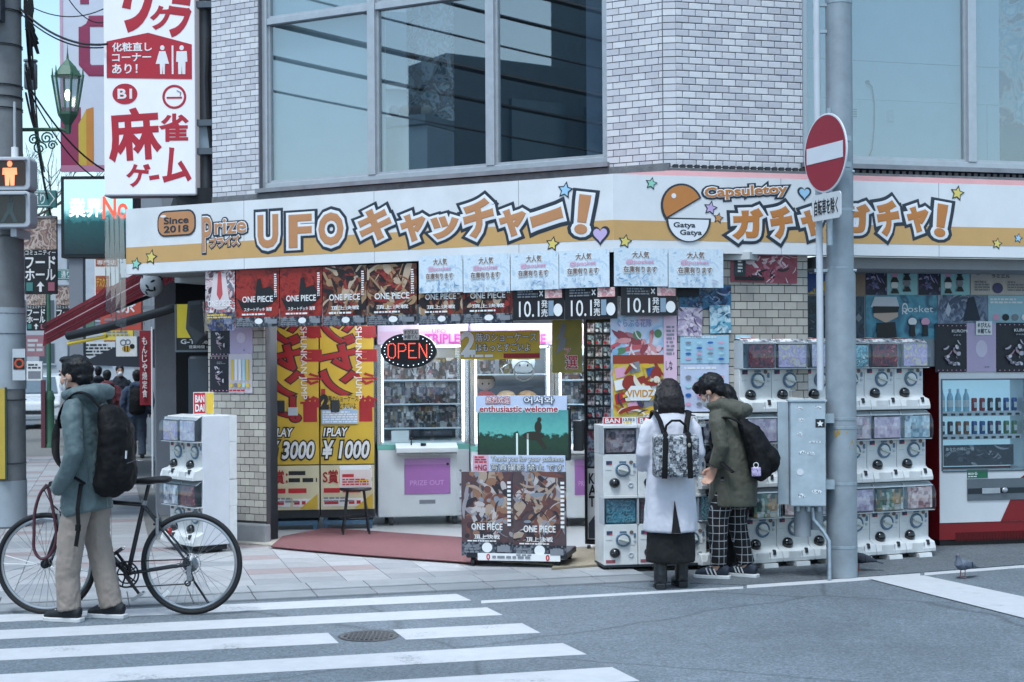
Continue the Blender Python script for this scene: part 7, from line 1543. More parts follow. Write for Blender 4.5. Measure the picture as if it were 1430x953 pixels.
# fork, stem, handlebar
fk = bpy.data.objects.new('fork', None); link(fk, bk)
part('fork_crown', MB().cyl((ht_b[0], -.05, ht_b[1] - .03), (ht_b[0], .05, ht_b[1] - .03), .018), FRM, fk, smooth=True)
for s_ in (1, -1): part('fork_blade', MB().tube([(ht_b[0], s_ * .045, ht_b[1] - .02), (ht_b[0] + .05, s_ * .05, .55), (wb - .01, s_ * .055, RW)], [.014, .013, .009], 10), FRM, fk, smooth=True)
part('stem', MB().cyl((ht_t[0], 0, ht_t[1]), (ht_t[0] - .015, 0, .87), .015).cyl((ht_t[0] - .015, 0, .86), (ht_t[0] + .06, 0, .885), .014), FRM, bk, smooth=True)
hbx = ht_t[0] + .06
hb2 = part('handlebar', MB().tube([(hbx - .03, .29, .9), (hbx, .1, .885), (hbx, -.1, .885), (hbx - .03, -.29, .9)], .012, 10), FRM, bk, smooth=True)
for s_ in (1, -1):
    part('grip', MB().cyl((hbx - .013, s_ * .18, .891), (hbx - .03, s_ * .3, .9), .017), RUB, hb2, smooth=True)
    part('brake_lever', MB().tube([(hbx + .01, s_ * .15, .885), (hbx + .05, s_ * .17, .865), (hbx + .04, s_ * .24, .85)], .006, 6), RUB, hb2, smooth=True)
    part('brake_cable', MB().tube([(hbx + .02, s_ * .15, .885), (hbx + .1, s_ * .06, .84), (hbx + .07, s_ * .01, .74), (ht_b[0] + .03, 0, .68)], .0035, 6), RUB, hb2, smooth=True)
for cx_, cz, nm in ((stx[0] - .1, .6, 'rear_brake'), (ht_b[0] + .035, .635, 'front_brake')):
    b_ = part(nm, MB().box(cx_ - .012, cx_ + .012, -.045, -.03, cz - .06, cz + .05).box(cx_ - .012, cx_ + .012, .03, .045, cz - .06, cz + .05), CHR, bk, bevel=.004)
    part('brake_pad', MB().box(cx_ - .03, cx_ + .03, -.03, -.018, cz - .0, cz + .014).box(cx_ - .03, cx_ + .03, .018, .03, cz, cz + .014), RUB, b_); part('brake_noodle', MB().tube([(cx_, -.04, cz + .05), (cx_ + .01, 0, cz + .09), (cx_, .035, cz + .05)], .004, 6), CHR, b_)
# drive train on the camera side (the bicycle's left is away; its right faces the viewer when pointing left -> local -y is far)
dy = .05 if (Matrix(BM).to_3x3() @ Vector((0, 1, 0))).y < 0 else -.05
s_ = 1 if dy > 0 else -1
cr = bpy.data.objects.new('crankset', None); link(cr, bk, Matrix.Translation((bb[0], 0, bb[1])))
part('chainring', MB().torus((0, dy, 0), .085, .006, 'Y', 40, 6, rb=.003).torus((0, dy * .8, 0), .06, .005, 'Y', 32, 6, rb=.003), RUB, cr, smooth=True)
for k in range(5): a = 2 * math.pi * k / 5; part('spider_arm', MB().cyl((0, dy, 0), (.085 * math.cos(a), dy, .085 * math.sin(a)), .007, .005, 6), RUB, cr)
for sgn_, yy in ((1, dy * 1.35), (-1, -dy * 1.35)):
    p_ = (-.06 * sgn_, -.155 * sgn_) if 0 else (.1 * -sgn_, -.135 * sgn_)
    c_ = part('crank_arm', MB().cyl((0, yy, 0), (p_[0], yy, p_[1]), .013, .01, 8), RUB, cr, smooth=True)
    part('pedal', MB().box(-.045, .045, -.035, -.028, -.01, .01).box(-.045, .045, .028, .035, -.01, .01).box(-.045, -.038, -.028, .028, -.01, .01).box(.038, .045, -.028, .028, -.01, .01).box(-.006, .006, -.028, .028, -.006, .006, ), CHR, c_, Matrix.Translation((p_[0], yy + .05 * (1 if yy > 0 else -1), p_[1])) @ Matrix.Rotation(R(35), 4, 'Y'))
part('bottom_bracket', MB().cyl((0, -.04, 0), (0, .04, 0), .022), FRM, cr, smooth=True)
for k, r_ in enumerate((.052, .046, .04, .034, .028)): part('sprocket', MB().torus((0, s_ * (.03 + k * .005), RW), r_, .003, 'Y', 28, 4), CHR, bk)
part('rear_guard', MB().torus((0, s_ * .026, RW), .068, .002, 'Y', 32, 4), CHR, bk)
part('chain', MB().tube([(bb[0], dy, bb[1] + .086), (0, dy, RW + .034)], .004, 4).tube([(bb[0], dy, bb[1] - .086), (.02, dy, RW - .13)], .004, 4).tube([(.02, dy, RW - .13), (-.03, dy, RW - .1), (.0, dy, RW - .03)], .004, 4), RUB, bk)
dr_ = part('derailleur', MB().box(-.012, .02, dy - .008, dy + .008, RW - .11, RW - .03).cyl((0, dy, RW - .02), (0, dy * 1.3, RW - .02), .016, n=10), CHR, bk)
for zz, xx in ((-.055, .005), (-.125, .015)): part('jockey_wheel', MB().torus((xx, dy, RW + zz), .017, .006, 'Y', 18, 5), RUB, dr_)
part('rear_reflector', MB().lathe([(.0, 0), (.022, .004), (.022, .018), (.0001, .022)], 14, Matrix.Translation((stx[0] - .17, s_ * .02, .56)) @ Matrix.Rotation(R(-90), 4, 'Y')), mat('reflector_red', '#b01c24', .2), bk)
part('kickstand', MB().cyl((.04, -s_ * .07, .27), (-.1, -s_ * .16, .01), .008), FRM, bk, smooth=True)
# cable lock looped over the handlebar
lk = [px_loc(x, y) for x, y in ((70, 676), (60, 690), (53, 715), (52, 745), (52, 765), (60, 778), (72, 776), (80, 762), (83, 745), (80, 720), (74, 690), (70, 676))]
lock = tag(part('cable_lock', MB().tube([(a_, .06 * s_ + .0, z_) for a_, z_ in spline(lk)], .011, 10), mat('lock_maroon', '#4c2630', .5, var=.1), bk.copy() if 0 else None, BM, smooth=True), 'thick maroon cable lock hanging in a loop from the bicycle handlebar', 'bicycle lock')
# ================================================================ big pole on the right with signs
POLE = mat('pole_grey', '#8d979f', .5, .3, var=.1, vscale=5, dirt=.12, bump=.08, bscale=30); POLE2 = mat('pole_galvanised', '#98a5ae', .42, .5, var=.16, vscale=14)
pb = G(1176, 805, .006); pY = pb.y
def pz(y): return PY(1176, y, pY).z
pole = thing('utility_pole', 'thick grey steel pole standing before the capsule machines', 'pole', Matrix.Translation(pb))
rl = 21.0 / F_PX * pY; ru = 18.2 / F_PX * pY
zj = pz(386)
part('shaft', MB().lathe([(rl * 1.01, 0), (rl, zj), (ru * 1.03, zj + .05), (ru, pz(-10)), (ru * .98, 7.5)], 32), POLE, pole, smooth=True)
for y, r_ in ((586, rl), (598, rl), (676, rl), (764, rl), (376, ru), (6, ru), (240, ru), (295, ru)):
    part('steel_band', MB().lathe([(r_ * 1.0, pz(y) - .012), (r_ * 1.03, pz(y) - .01), (r_ * 1.03, pz(y) + .01), (r_, pz(y) + .012)], 32), POLE2, pole, smooth=True)
for x, y in ((1184, 240), (1184, 295), (1187, 378)): p = PY(x, y, pY - .05) - pb; part('band_bolt', MB().cyl((p.x, p.y, p.z), (p.x + .05, p.y, p.z), .012, n=8), POLE2, pole)
def on_pole(x, y, r_, off=.002):            # point of the pole's skin seen at a pixel
    q = PY(x, y, pY) - pb; a = max(-.98, min(.98, q.x / r_)); return Vector((r_ * a, -math.sqrt(1 - a * a) * r_ - off, q.z))
for pts in (((1160, 598), (1168, 594), (1181, 596), (1178, 604), (1168, 606), (1163, 612)), ((1192, 609), (1186, 613), (1181, 626), (1190, 628), (1195, 620))):
    n_ = len(pts); vs_ = [on_pole(x, y, rl) for x, y in pts]
    part('tape_scrap', MB().add(vs_, [tuple(range(n_))]), mat('tape_ochre', '#a08448', .7, var=.2, vscale=40), pole)
# white conduit clipped to the pole
cd = thing('conduit_pipe', 'thin pale conduit pipe clipped to the left of the big pole', 'pipe', Matrix.Translation((PY(1145, 545, pY).x, pY - .02, 0)))
part('pipe', MB().tube([(-.0, 0, pz(545)), (0, 0, pz(380)), (-.012, 0, pz(100)), (-.014, 0, 7.2)], .027, 14), mat('conduit_white', '#b9c0c8', .5, var=.06), cd, smooth=True)
for y in (378, 45, 8): part('clip', MB().box(-.04, .16, -.01, .02, pz(y) - .012, pz(y) + .012), POLE2, cd)
# no entry sign and its plate
sp_ = PY(1152, 214, pY - .22); SF = Frame((sp_.x, sp_.y), 160)
ns = thing('no_entry_sign', 'round red no entry sign with a white bar on the big pole', 'road sign', SF.T(0, sp_.z, 0))
SRED = mat('sign_red', '#8e0f2a', .35, var=.07, vscale=8); SWH = mat('sign_bar_white', '#cfd4dc', .35, var=.04)
part('plate', MB().prism(ell(0, 0, .3, .3, 64), -.012, 0), SWH, ns, bevel=.003); part('red_disc', MB().prism(ell(0, 0, .286, .286, 64), .0005, .003), SRED, ns); part('white_bar', MB().box(-.255, .255, -.062, .062, .0035, .006), SWH, ns)
part('bracket', MB().cyl((0, -.7, -.04), (0, .34, -.04), .02).box(-.02, .02, -.1, -.06, -.22, -.05).box(-.02, .02, .1, .14, -.22, -.05), POLE2, ns)
b_ = SF.rect(1135, 271, 1172, 306)
p2 = thing('sign_plate', 'white plate with black characters below the no entry sign', 'road sign', SF.T((b_[0] + b_[2]) / 2, (b_[1] + b_[3]) / 2, -.002))
part('plate', MB().prism(rrect(-.2, -.1, .2, .1, .03), -.01, 0), mat('sign_plate_white', '#c8ccd0', .4, var=.06), p2); lettering('自転車を除く', (-.165, -.06, .165, .06), .0015, BLACK, p2, bold=.02)
# control box on the pole
bxp = PY(1103, 600, pY - .18); BF = Frame((bxp.x, bxp.y), 96)
cb = thing('control_box', 'grey blue control box with sticker scraps strapped to the big pole', 'control box', BF.T(0, 0, 0))
r_ = BF.rect(1103.5, 561, 1153.5, 708)
CBX = mat('control_box_grey', '#a4b2bb', .5, .2, var=.14, vscale=7)
part('box', MB().box(r_[0] - .0, r_[2], r_[1], r_[3], -.24, -.012), CBX, cb, bevel=.008); part('door', MB().box(r_[0] + .004, r_[2] - .004, r_[1] + .006, r_[3] - .006, -.0115, 0), CBX, cb, bevel=.004)
part('side_flange', MB().box(r_[0] - .085, r_[0] - .004, r_[1] + .01, r_[3] - .004, -.16, -.1), CBX, cb)
part('top_lip', MB().box(r_[0] - .01, r_[2] + .01, r_[3], r_[3] + .012, -.25, .008), CBX, cb)
STK = mat('sticker_scrap', '#d0d6da', .6, var=.25, vscale=60); rs_ = random.Random(4)
for fx0, fy0, w_, h_ in ((.14, .92, .26, .07), (.2, .8, .22, .1), (.18, .66, .18, .12), (.66, .93, .26, .06), (.2, .49, .26, .1), (.46, .48, .24, .1), (.16, .08, .28, .1), (.58, .12, .3, .1), (.5, .6, .4, .06)):
    x = r_[0] + fx0 * (r_[2] - r_[0]); y = r_[1] + fy0 * (r_[3] - r_[1]); w2_, h2_ = w_ * (r_[2] - r_[0]), h_ * (r_[3] - r_[1]) * .5
    pts = [(x + w2_ * (.5 + rs_.uniform(.35, .5) * math.cos(a)), y + h2_ * (.5 + rs_.uniform(.3, .5) * math.sin(a))) for a in [2 * math.pi * k / 9 for k in range(9)]]
    s__ = part('sticker', MB().prism(pts, .0008, .0014), STK, cb)
    part('sticker_print', put_text(MB(), rs_.choice(['XOK', 'SD', 'LAI', 'ZUL', 'PH']), (x + w2_ * .2, y + h2_ * .25, x + w2_ * .8, y + h2_ * .7), .0022, .0, 0, rs_.uniform(-25, 5)), mat('sticker_ink', '#343c44', .6), s__)
x = r_[0] + .86 * (r_[2] - r_[0]); y = r_[1] + .79 * (r_[3] - r_[1]); part('sticker', MB().box(x - .04, x + .03, y - .03, y + .035, .0008, .0014), BLACK, cb); part('sticker_print', MB().prism(star_pts(x - .005, y, .026), .0018, .0024), WHITE, cb)
part('round_hole', MB().prism(ell(r_[0] + .2 * (r_[2] - r_[0]) + .02, r_[1] + .33 * (r_[3] - r_[1]), .026, .026, 18), .001, .003), mat('hole_pale', '#c8ccd0', .5), cb)
for y in (585, 678): q = PY(1160, y, pY - .1); part('strap_bracket', MB().box(r_[2] - .01, r_[2] + .07, BF.at(1155, y)[1] - .035, BF.at(1155, y)[1] + .035, -.2, -.06), POLE2, cb)
part('lower_drum', MB().cyl((r_[0] + .1, r_[1] - .24, -.14), (r_[0] + .1, r_[1], -.14), .065, n=20).cyl((r_[0] + .21, r_[1] - .19, -.16), (r_[0] + .21, r_[1], -.16), .05, n=18), mat('drum_grey', '#848c93', .5, var=.08), cb, smooth=True)
for k in range(3): part('cable_gland', MB().cyl((r_[0] + .06 + k * .08, r_[1] - .04, -.06), (r_[0] + .06 + k * .08, r_[1], -.06), .018, n=10), POLE2, cb)
part('cable_pipe', MB().tube([(r_[0] + .17, r_[1] - .01, -.06), (r_[0] + .175, r_[1] - .1, -.06), (r_[2] - .02, r_[1] - .19, -.04), (r_[2] + .02, r_[1] - .26, -.02), (r_[2] + .02, .01, .0)], .015, 10), POLE2, cb, smooth=True)
# ================================================================ left edge: concrete pole with pedestrian signal
lp = G(5, 737, .012); lY = lp.y; CONC = mat('pole_concrete', '#74777a', .85, var=.2, vscale=4, bump=.25, bscale=60); WRAP = mat('pole_wrap', '#99a2aa', .45, var=.1, vscale=3)
def lz(y): return PY(15, y, lY).z
pl = thing('concrete_pole', 'concrete utility pole cut off by the left edge', 'pole', Matrix.Translation(lp))
rL = 31.0 / F_PX * lY
part('shaft', MB().lathe([(rL, 0), (rL * .97, lz(430)), (rL * .9, lz(0)), (rL * .84, 8.5)], 32), CONC, pl, smooth=True)
part('wrap', MB().lathe([(rL * 1.025, lz(545)), (rL * 1.02, lz(432))], 32), WRAP, pl, smooth=True); part('lower_wrap', MB().lathe([(rL * 1.03, lz(735) + .0), (rL * 1.025, lz(672))], 32), WRAP, pl, smooth=True)
for y in (20, 68, 124, 140, 156, 333, 560, 648, 440, 468): part('strap', MB().lathe([(rL * .97, lz(y) - .01), (rL * 1.05 - .12 * max(0, lz(y) - 2) / 10, lz(y)), (rL * .97, lz(y) + .01)], 24), mat('strap_steel', '#54585c', .4, .6), pl, smooth=True)
q = PY(27, 508, lY - rL * 1.1) - lp
part('notice_plate', MB().box(q.x - .07, q.x + .06, q.y, q.y + .01, q.z - .17, q.z + .15), mat('plate_white', '#b4bac0', .5), pl); part('notice_black', MB().box(q.x - .06, q.x + .055, q.y - .004, q.y - .001, q.z - .06, q.z + .06), BLACK, pl); part('notice_ring', MB().torus((q.x + .0, q.y - .006, q.z), .04, .011, 'Y', 24, 6, rb=.003), mat('notice_orange', '#b04a2c', .5), pl)
q = PY(-2, 606, lY - rL * 1.12) - lp; part('yellow_board', MB().box(q.x - .2, q.x + .065, q.y, q.y + .012, q.z - .46, q.z + .46), mat('board_yellow', '#b49a3c', .5, var=.08), pl); part('board_edge', MB().box(q.x + .0651, q.x + .085, q.y - .003, q.y + .014, q.z - .47, q.z + .47), mat('board_green', '#2c3c34', .5), pl)
part('cable_box', MB().box(-.12, .12, -rL - .12, -rL + .02, lz(40), lz(-30)), GD, pl)
# pedestrian signal
sgf = PY(16, 268, lY - .45); PF = Frame((sgf.x, sgf.y), 92)
ps = thing('pedestrian_signal', 'pedestrian signal showing the red standing man at the left edge', 'traffic signal', PF.T(0, 0, 0))
SIGG = mat('signal_grey', '#a8adb4', .45, var=.06)
for k, (y0, y1, lit) in enumerate(((219, 266, True), (267, 318, False))):
    r_ = PF.rect(-14, y0, 42, y1)
    part('housing', MB().prism(rrect(r_[0], r_[1], r_[2], r_[3], .05), -.22, 0), SIGG, ps, bevel=.01)
    w_ = (r_[2] - r_[0]); part('lens', MB().prism(rrect(r_[0] + .045, r_[1] + .045, r_[2] - .045, r_[3] - .045, .03), .001, .006), mat('lens_lit', '#241814', .2, emit='#301410', estr=.2) if lit else mat('lens_dark', '#1c2226', .15), ps)
    cx_ = (r_[0] + r_[2]) / 2; cy_ = (r_[1] + r_[3]) / 2; hm = (r_[3] - r_[1]) * .36
    man_g = MB().prism(ell(cx_, cy_ + hm * .78, .026, .03, 14), .0065, .009).prism([(cx_ - .07, cy_ + hm * .45), (cx_ + .07, cy_ + hm * .45), (cx_ + .075, cy_ - hm * .1), (cx_ + .05, cy_ - hm * .1), (cx_ + .045, cy_ - hm), (cx_ + .008, cy_ - hm), (cx_, cy_ - hm * .25), (cx_ - .008, cy_ - hm), (cx_ - .045, cy_ - hm), (cx_ - .05, cy_ - hm * .1), (cx_ - .075, cy_ - hm * .1)], .0065, .009)
    if not lit: man_g = MB().prism(ell(cx_ + .01, cy_ + hm * .78, .024, .028, 14), .0065, .009).prism([(cx_ - .02, cy_ + hm * .5), (cx_ + .05, cy_ + hm * .5), (cx_ + .03, cy_ - hm * .1), (cx_ + .08, cy_ - hm), (cx_ + .04, cy_ - hm), (cx_ + .0, cy_ - hm * .3), (cx_ - .06, cy_ - hm), (cx_ - .1, cy_ - hm), (cx_ - .03, cy_ - hm * .1)], .0065, .009)
    part('standing_man' if lit else 'walking_man', man_g, mat('signal_red_man', '#ff7a5a', .4, emit='#ff7a52', estr=1.2) if lit else mat('signal_dim_man', '#3c4a4c', .4), ps)
    part('visor', MB().prism([(r_[0] + .03, r_[3] - .04), (r_[2] - .03, r_[3] - .04), (r_[2] - .03, r_[3] - .03), (r_[0] + .03, r_[3] - .03)], 0, .06), SIGG, ps)
part('mount', MB().cyl((-.0, PF.at(12, 212)[1], -.1), (0, PF.at(12, 140)[1], -.1), .014), SIGG, ps); part('mount_cap', MB().cyl((0, PF.at(12, 219)[1], -.1), (0, PF.at(12, 204)[1], -.1), .035), WHITE, ps)
part('mount_bracket', MB().box(-.03, .03, PF.at(10, 330)[1], PF.at(10, 318)[1], -.45, -.05), SIGG, ps)
# ================================================================ lantern on an arm
GRN = mat('lamp_green', '#3c6450', .5, var=.12, vscale=10); LGL = glass('lantern_glass', '#dfe8ea', .2, 1, .12)
ln = PY(95, 195, lY + .3)
la = thing('street_lantern', 'green six sided street lantern on a scrolled arm', 'street lantern', Matrix.Translation(ln))
k = (lY + .3) / F_PX
part('roof', MB().lathe([(20 * k, 88 * k), (11 * k, 102 * k), (9 * k, 104 * k), (2 * k, 112 * k), (.8 * k, 122 * k)], 6), GRN, la); part('finial', MB().lathe([(1 * k, 118 * k), (.2 * k, 134 * k)], 6), GRN, la)
part('glass', MB().lathe([(13 * k, 37 * k), (21.5 * k, 86 * k)], 6), LGL, la)
for i in range(6): a = math.pi / 3 * i; part('rib', MB().cyl((13 * k * math.cos(a), 13 * k * math.sin(a), 36 * k), (22 * k * math.cos(a), 22 * k * math.sin(a), 90 * k), .012, n=6), GRN, la); part('rib_tip', MB().cyl((21 * k * math.cos(a), 21 * k * math.sin(a), 88 * k), (21.5 * k * math.cos(a), 21.5 * k * math.sin(a), 100 * k), .012, .003, 6), GRN, la)
part('cup', MB().lathe([(4 * k, 8 * k), (5 * k, 20 * k), (14 * k, 34 * k), (14 * k, 38 * k)], 6), GRN, la)
part('bulb', MB().ball((0, 0, 62 * k), (.03, .03, .06)), mat('bulb_lit', '#fff4e0', .4, emit='#fff0dc', estr=6), la, smooth=True)
arm = part('arm', MB().tube([(0, 0, 10 * k), (-8 * k, 0, 14 * k), (-75 * k, 0, 14 * k)], .02, 8), GRN, la)
g = MB()
for cx_, cy_, r0_ in ((-30, 2, 9), (-48, 0, 8), (-40, -12, 10), (-22, -8, 7)):
    g.tube([((cx_ + r0_ * (1 - i / 22) * math.cos(i * .55)) * k, 0, (cy_ + r0_ * (1 - i / 22) * math.sin(i * .55)) * k) for i in range(20)], .009, 6)
part('scrollwork', g, GRN, arm)
# ================================================================ tall vertical sign on the building's corner
vY = 14.6; vo_ = PY(145, 272, vY); VSF = Frame((vo_.x, vo_.y), 92)
vs_ = thing('vertical_sign', 'tall white vertical sign with red characters projecting from the building corner', 'sign', VSF.T(0, 0, 0))
v0 = VSF.rect(145, 0, 272.5, 272); vz1 = 6.0; W_ = v0[2] - v0[0]
VW_ = mat('light_box_white', '#d3d4da', .4, var=.03, emit='#dfe2ec', estr=.12); VRD = mat('sign_crimson', '#ad1c30', .45, var=.05)
part('light_box', MB().box(v0[0], v0[2], v0[1], vz1, -.22, 0), VW_, vs_, bevel=.008); part('bottom_trim', MB().box(v0[0], v0[2], v0[1] - .012, v0[1], -.22, .004), GREY, vs_)
def vr(*p): return VSF.rect(*p)
for s, px, rot in (('リ', (176, -40, 210, 42), -12), ('ク', (212, 10, 237, 40), 0), ('ラ', (236, -2, 264, 50), -8)): lettering(s, vr(*px), .003, VRD, vs_, bev=.05, rot=rot)
p0, p1 = vr(149, 56, 268, 110), vr(207, 46, 209, 50)
part('red_panel', MB().prism([(p0[0], p0[1] + .01), (p0[2], p0[1] - .012), (p0[2], p0[3] - .05), (p1[0], p1[3]), (p0[0], p0[3] - .01)], .002, .004), VRD, vs_)
for s, px in (('化粧直し', (157, 60, 212, 72)), ('コーナー', (157, 75, 211, 86)), ('あり！', (157, 90, 192, 103))): lettering(s, vr(*px), .0055, WHITE, vs_, bold=.03)
def figure(x, dress):
    c = vr(x - 8, 64, x + 8, 104); cx_ = (c[0] + c[2]) / 2; h_ = c[3] - c[1]; g = MB().prism(ell(cx_, c[3] - .022, .022, .024, 16), .0055, .007)
    if dress: g.prism([(cx_ - .03, c[3] - .055), (cx_ + .03, c[3] - .055), (cx_ + .065, c[1] + .1), (cx_ + .025, c[1] + .1), (cx_ + .022, c[1]), (cx_ + .004, c[1]), (cx_, c[1] + .08), (cx_ - .004, c[1]), (cx_ - .022, c[1]), (cx_ - .025, c[1] + .1), (cx_ - .065, c[1] + .1)], .0055, .007)
    else: g.prism([(cx_ - .05, c[3] - .055), (cx_ + .05, c[3] - .055), (cx_ + .055, c[1] + .12), (cx_ + .036, c[1] + .12), (cx_ + .034, c[1]), (cx_ + .004, c[1]), (cx_, c[1] + .1), (cx_ - .004, c[1]), (cx_ - .034, c[1]), (cx_ - .036, c[1] + .12), (cx_ - .055, c[1] + .12)], .0055, .007)
    part('figure', g, WHITE, vs_)
figure(227, True); figure(254, False); c = vr(240, 64, 242.5, 104); part('divider', MB().box(*[c[i] for i in (0, 2, 1, 3)], .0055, .007), WHITE, vs_)
c = vr(157, 117, 192, 146); part('round_badge', MB().prism(ell((c[0] + c[2]) / 2, (c[1] + c[3]) / 2, (c[2] - c[0]) / 2, (c[3] - c[1]) / 2), .002, .004), VRD, vs_); lettering('B1', vr(165, 125, 184, 138), .0055, WHITE, vs_, bold=.035)
c = vr(227, 120, 260, 151); part('smoking_badge', MB().torus(((c[0] + c[2]) / 2, (c[1] + c[3]) / 2, .003), (c[2] - c[0]) / 2 - .01, .012, 'Z', 36, 6, rb=.002).box(c[0] + .04, c[2] - .04, (c[1] + c[3]) / 2 - .018, (c[1] + c[3]) / 2 + .0, .002, .004), VRD, vs_)
part('smoke_mark', MB().tube([(c[2] - .06, (c[1] + c[3]) / 2 + .01, .003), (c[2] - .05, (c[1] + c[3]) / 2 + .04, .003), (c[2] - .09, (c[1] + c[3]) / 2 + .06, .003)], .005, 5), GREY, vs_)
for s, px, rot in (('麻', (153, 153, 222, 222), 3), ('雀', (224, 160, 262, 197), 0), ('ゲ', (178, 229, 208, 261), -6), ('ー', (209, 246, 222, 250), 8), ('ム', (226, 207, 263, 254), 8)): lettering(s, vr(*px), .003, VRD, vs_, bev=.03, rot=rot)
for y in (4, 170, 210): part('bracket', MB().box(v0[2], v0[2] + .24, VSF.at(280, y)[1] - .03, VSF.at(280, y)[1] + .03, -.16, -.06), ALU_D, vs_)
part('bracket_plate', MB().box(v0[2] + .01, v0[2] + .2, VSF.at(280, 208)[1], VSF.at(280, 172)[1], -.14, -.11), mat('bracket_blue', '#8494a0', .5), vs_)
# downpipe and cable bundle beside the tiles
dp = thing('downpipe', 'dark downpipe on the wall between the vertical sign and the white tiles', 'pipe', Matrix.Translation(PY(288, 240, 14.75) * 1.0))
part('pipe', MB().cyl((0, 0, -.4), (0, 0, 3.2), .06, n=14), mat('pipe_dark', '#3c4046', .5, var=.1), dp, smooth=True); part('cable', MB().tube([(.05, -.08, 1.3), (.03, -.1, .9), (.05, -.09, .4), (.08, -.08, .1)], .02, 8), BLACK, dp, smooth=True)
# ================================================================ next shop on the side street
wl0 = Vector((-3.12, 14.35, 0))              # start of the street front, running along S
def SW(d, z=0.0, out=0.0): return wl0 + S * d - RR * out + Vector((0, 0, z))     # out = towards the street
nb = thing('neighbour_shop', 'dark open shop front next door down the side street', 'shop', Matrix.Identity(4))
def sprism(name, d0, d1, o0, o1, z0, z1, m, parent, bevel=0):
    P = [SW(d0, 0, o0), SW(d1, 0, o0), SW(d1, 0, o1), SW(d0, 0, o1)]
    return part(name, MB().prism([(p.x, p.y) for p in P], z0, z1), m, parent, bevel=bevel)
DKS = mat('shop_dark', '#1a1e24', .6, var=.12); SHUT = mat('shutter_grey', '#7c858e', .45, .4, var=.08)
sprism('recess', .12, 2.5, -.5, -.42, 0, 3.0, DKS, nb); sprism('end_wall', 2.4, 2.5, -.42, -.02, 0, 3.0, DKS, nb)
sprism('pier', 2.5, 2.85, -.02, .2, 0, 3.4, mat('pier_pale', '#9a9ca4', .6, var=.08), nb)
sprism('lintel', .25, 2.4, -.42, .05, 2.75, 3.4, DKS, nb)
for i in range(10): sprism('shutter_rib', 2.86 + i * .1, 2.95 + i * .1, -.1, .1, 0, 2.7, SHUT, nb)
yY = 14.55; q = PY(246, 485, yY); YF = Frame((q.x, q.y), 92)
ys = thing('hanging_sign', 'yellow sign with a black lower half at the dark shop next door', 'sign', YF.T(0, 0, 0))
r_ = YF.rect(247, 425, 291, 472); part('yellow_panel', MB().box(r_[0], r_[2], r_[1], r_[3], -.06, 0), mat('sign_yellow', '#b8a828', .5, var=.05, emit='#b8a828', estr=.15), ys)
r2_ = YF.rect(247, 472, 303, 489); part('black_panel', MB().box(r2_[0], r2_[2], r2_[1], r2_[3] - .002, -.06, 0), BLACK, ys); lettering('G-Tune', (r2_[0] + .04, r2_[1] + .06, r2_[0] + .3, r2_[3] - .015), .003, WHITE, ys, bold=.03); lettering('営業時間 11:00', (r2_[0] + .12, r2_[1] + .015, r2_[2] - .02, r2_[1] + .045), .003, WHITE, ys)
part('sign_frame', MB().box(r_[0] - .02, r_[0] - .002, r2_[1], r_[3], -.06, .01).box(r_[0] - .02, r2_[2], r2_[1] - .02, r2_[1], -.06, .01), ALU_D, ys)
sb = thing('loudspeaker', 'dark hanging speaker box in front of the yellow sign', 'speaker', YF.T(YF.at(278, 480)[0], 0, .25))
part('cabinet', MB().prism([(-.07, YF.at(278, 460)[1]), (-.05, YF.at(278, 422)[1]), (.1, YF.at(278, 420)[1]), (.12, YF.at(278, 470)[1]), (.02, YF.at(278, 484)[1])], -.2, 0), mat('speaker_dark', '#2a3036', .5, var=.1), sb, bevel=.02); part('grille', MB().prism([(-.03, YF.at(278, 456)[1]), (-.02, YF.at(278, 428)[1]), (.08, YF.at(278, 427)[1]), (.09, YF.at(278, 466)[1])], .001, .006), DKS, sb)
cb2 = thing('dark_locker', 'tall dark cabinet standing behind the side-on capsule machines', 'cabinet', YF.T(YF.at(283, 560)[0], 0, .1))
part('cabinet_body', MB().box(-.12, .1, .6, YF.at(283, 497)[1], -.3, 0), mat('locker_slate', '#2c3640', .45, var=.08), cb2, bevel=.03); part('vent', MB().box(-.04, .08, 1.0, 1.2, .001, .006), DKS, cb2); part('stand_leg', MB().box(-.1, -.06, 0, .6, -.2, -.1).box(.04, .08, 0, .6, -.2, -.1), DKS, cb2)
# ball shaped lamp with black marks
q = PY(212, 397, 15.3); bl = thing('paper_ball_lamp', 'white ball lamp with black brush marks under the left end of the sign', 'lamp', Matrix.Translation(q))
part('ball', MB().ball((0, 0, 0), (.12, .12, .13), 24, 16), mat('ball_white', '#c4c8cc', .6), bl, smooth=True)
rb_ = random.Random(2)
for i in range(16):
    a, e_ = rb_.uniform(-2.9, -.2), rb_.uniform(-1.1, 1.1); n_ = Vector((math.cos(a) * math.cos(e_), math.sin(a) * math.cos(e_), math.sin(e_)))
    part('brush_mark', MB().ball((0, 0, 0), (.028, .012, .002), 8, 5), BLACK, bl, Matrix.Translation(Vector((n_.x * .121, n_.y * .121, n_.z * .131))) @ n_.to_track_quat('Z', 'Y').to_matrix().to_4x4() @ Matrix.Rotation(rb_.uniform(0, 3), 4, 'Z'))
part('cord', MB().cyl((0, 0, .12), (0, 0, .5), .006, n=6), BLACK, bl)
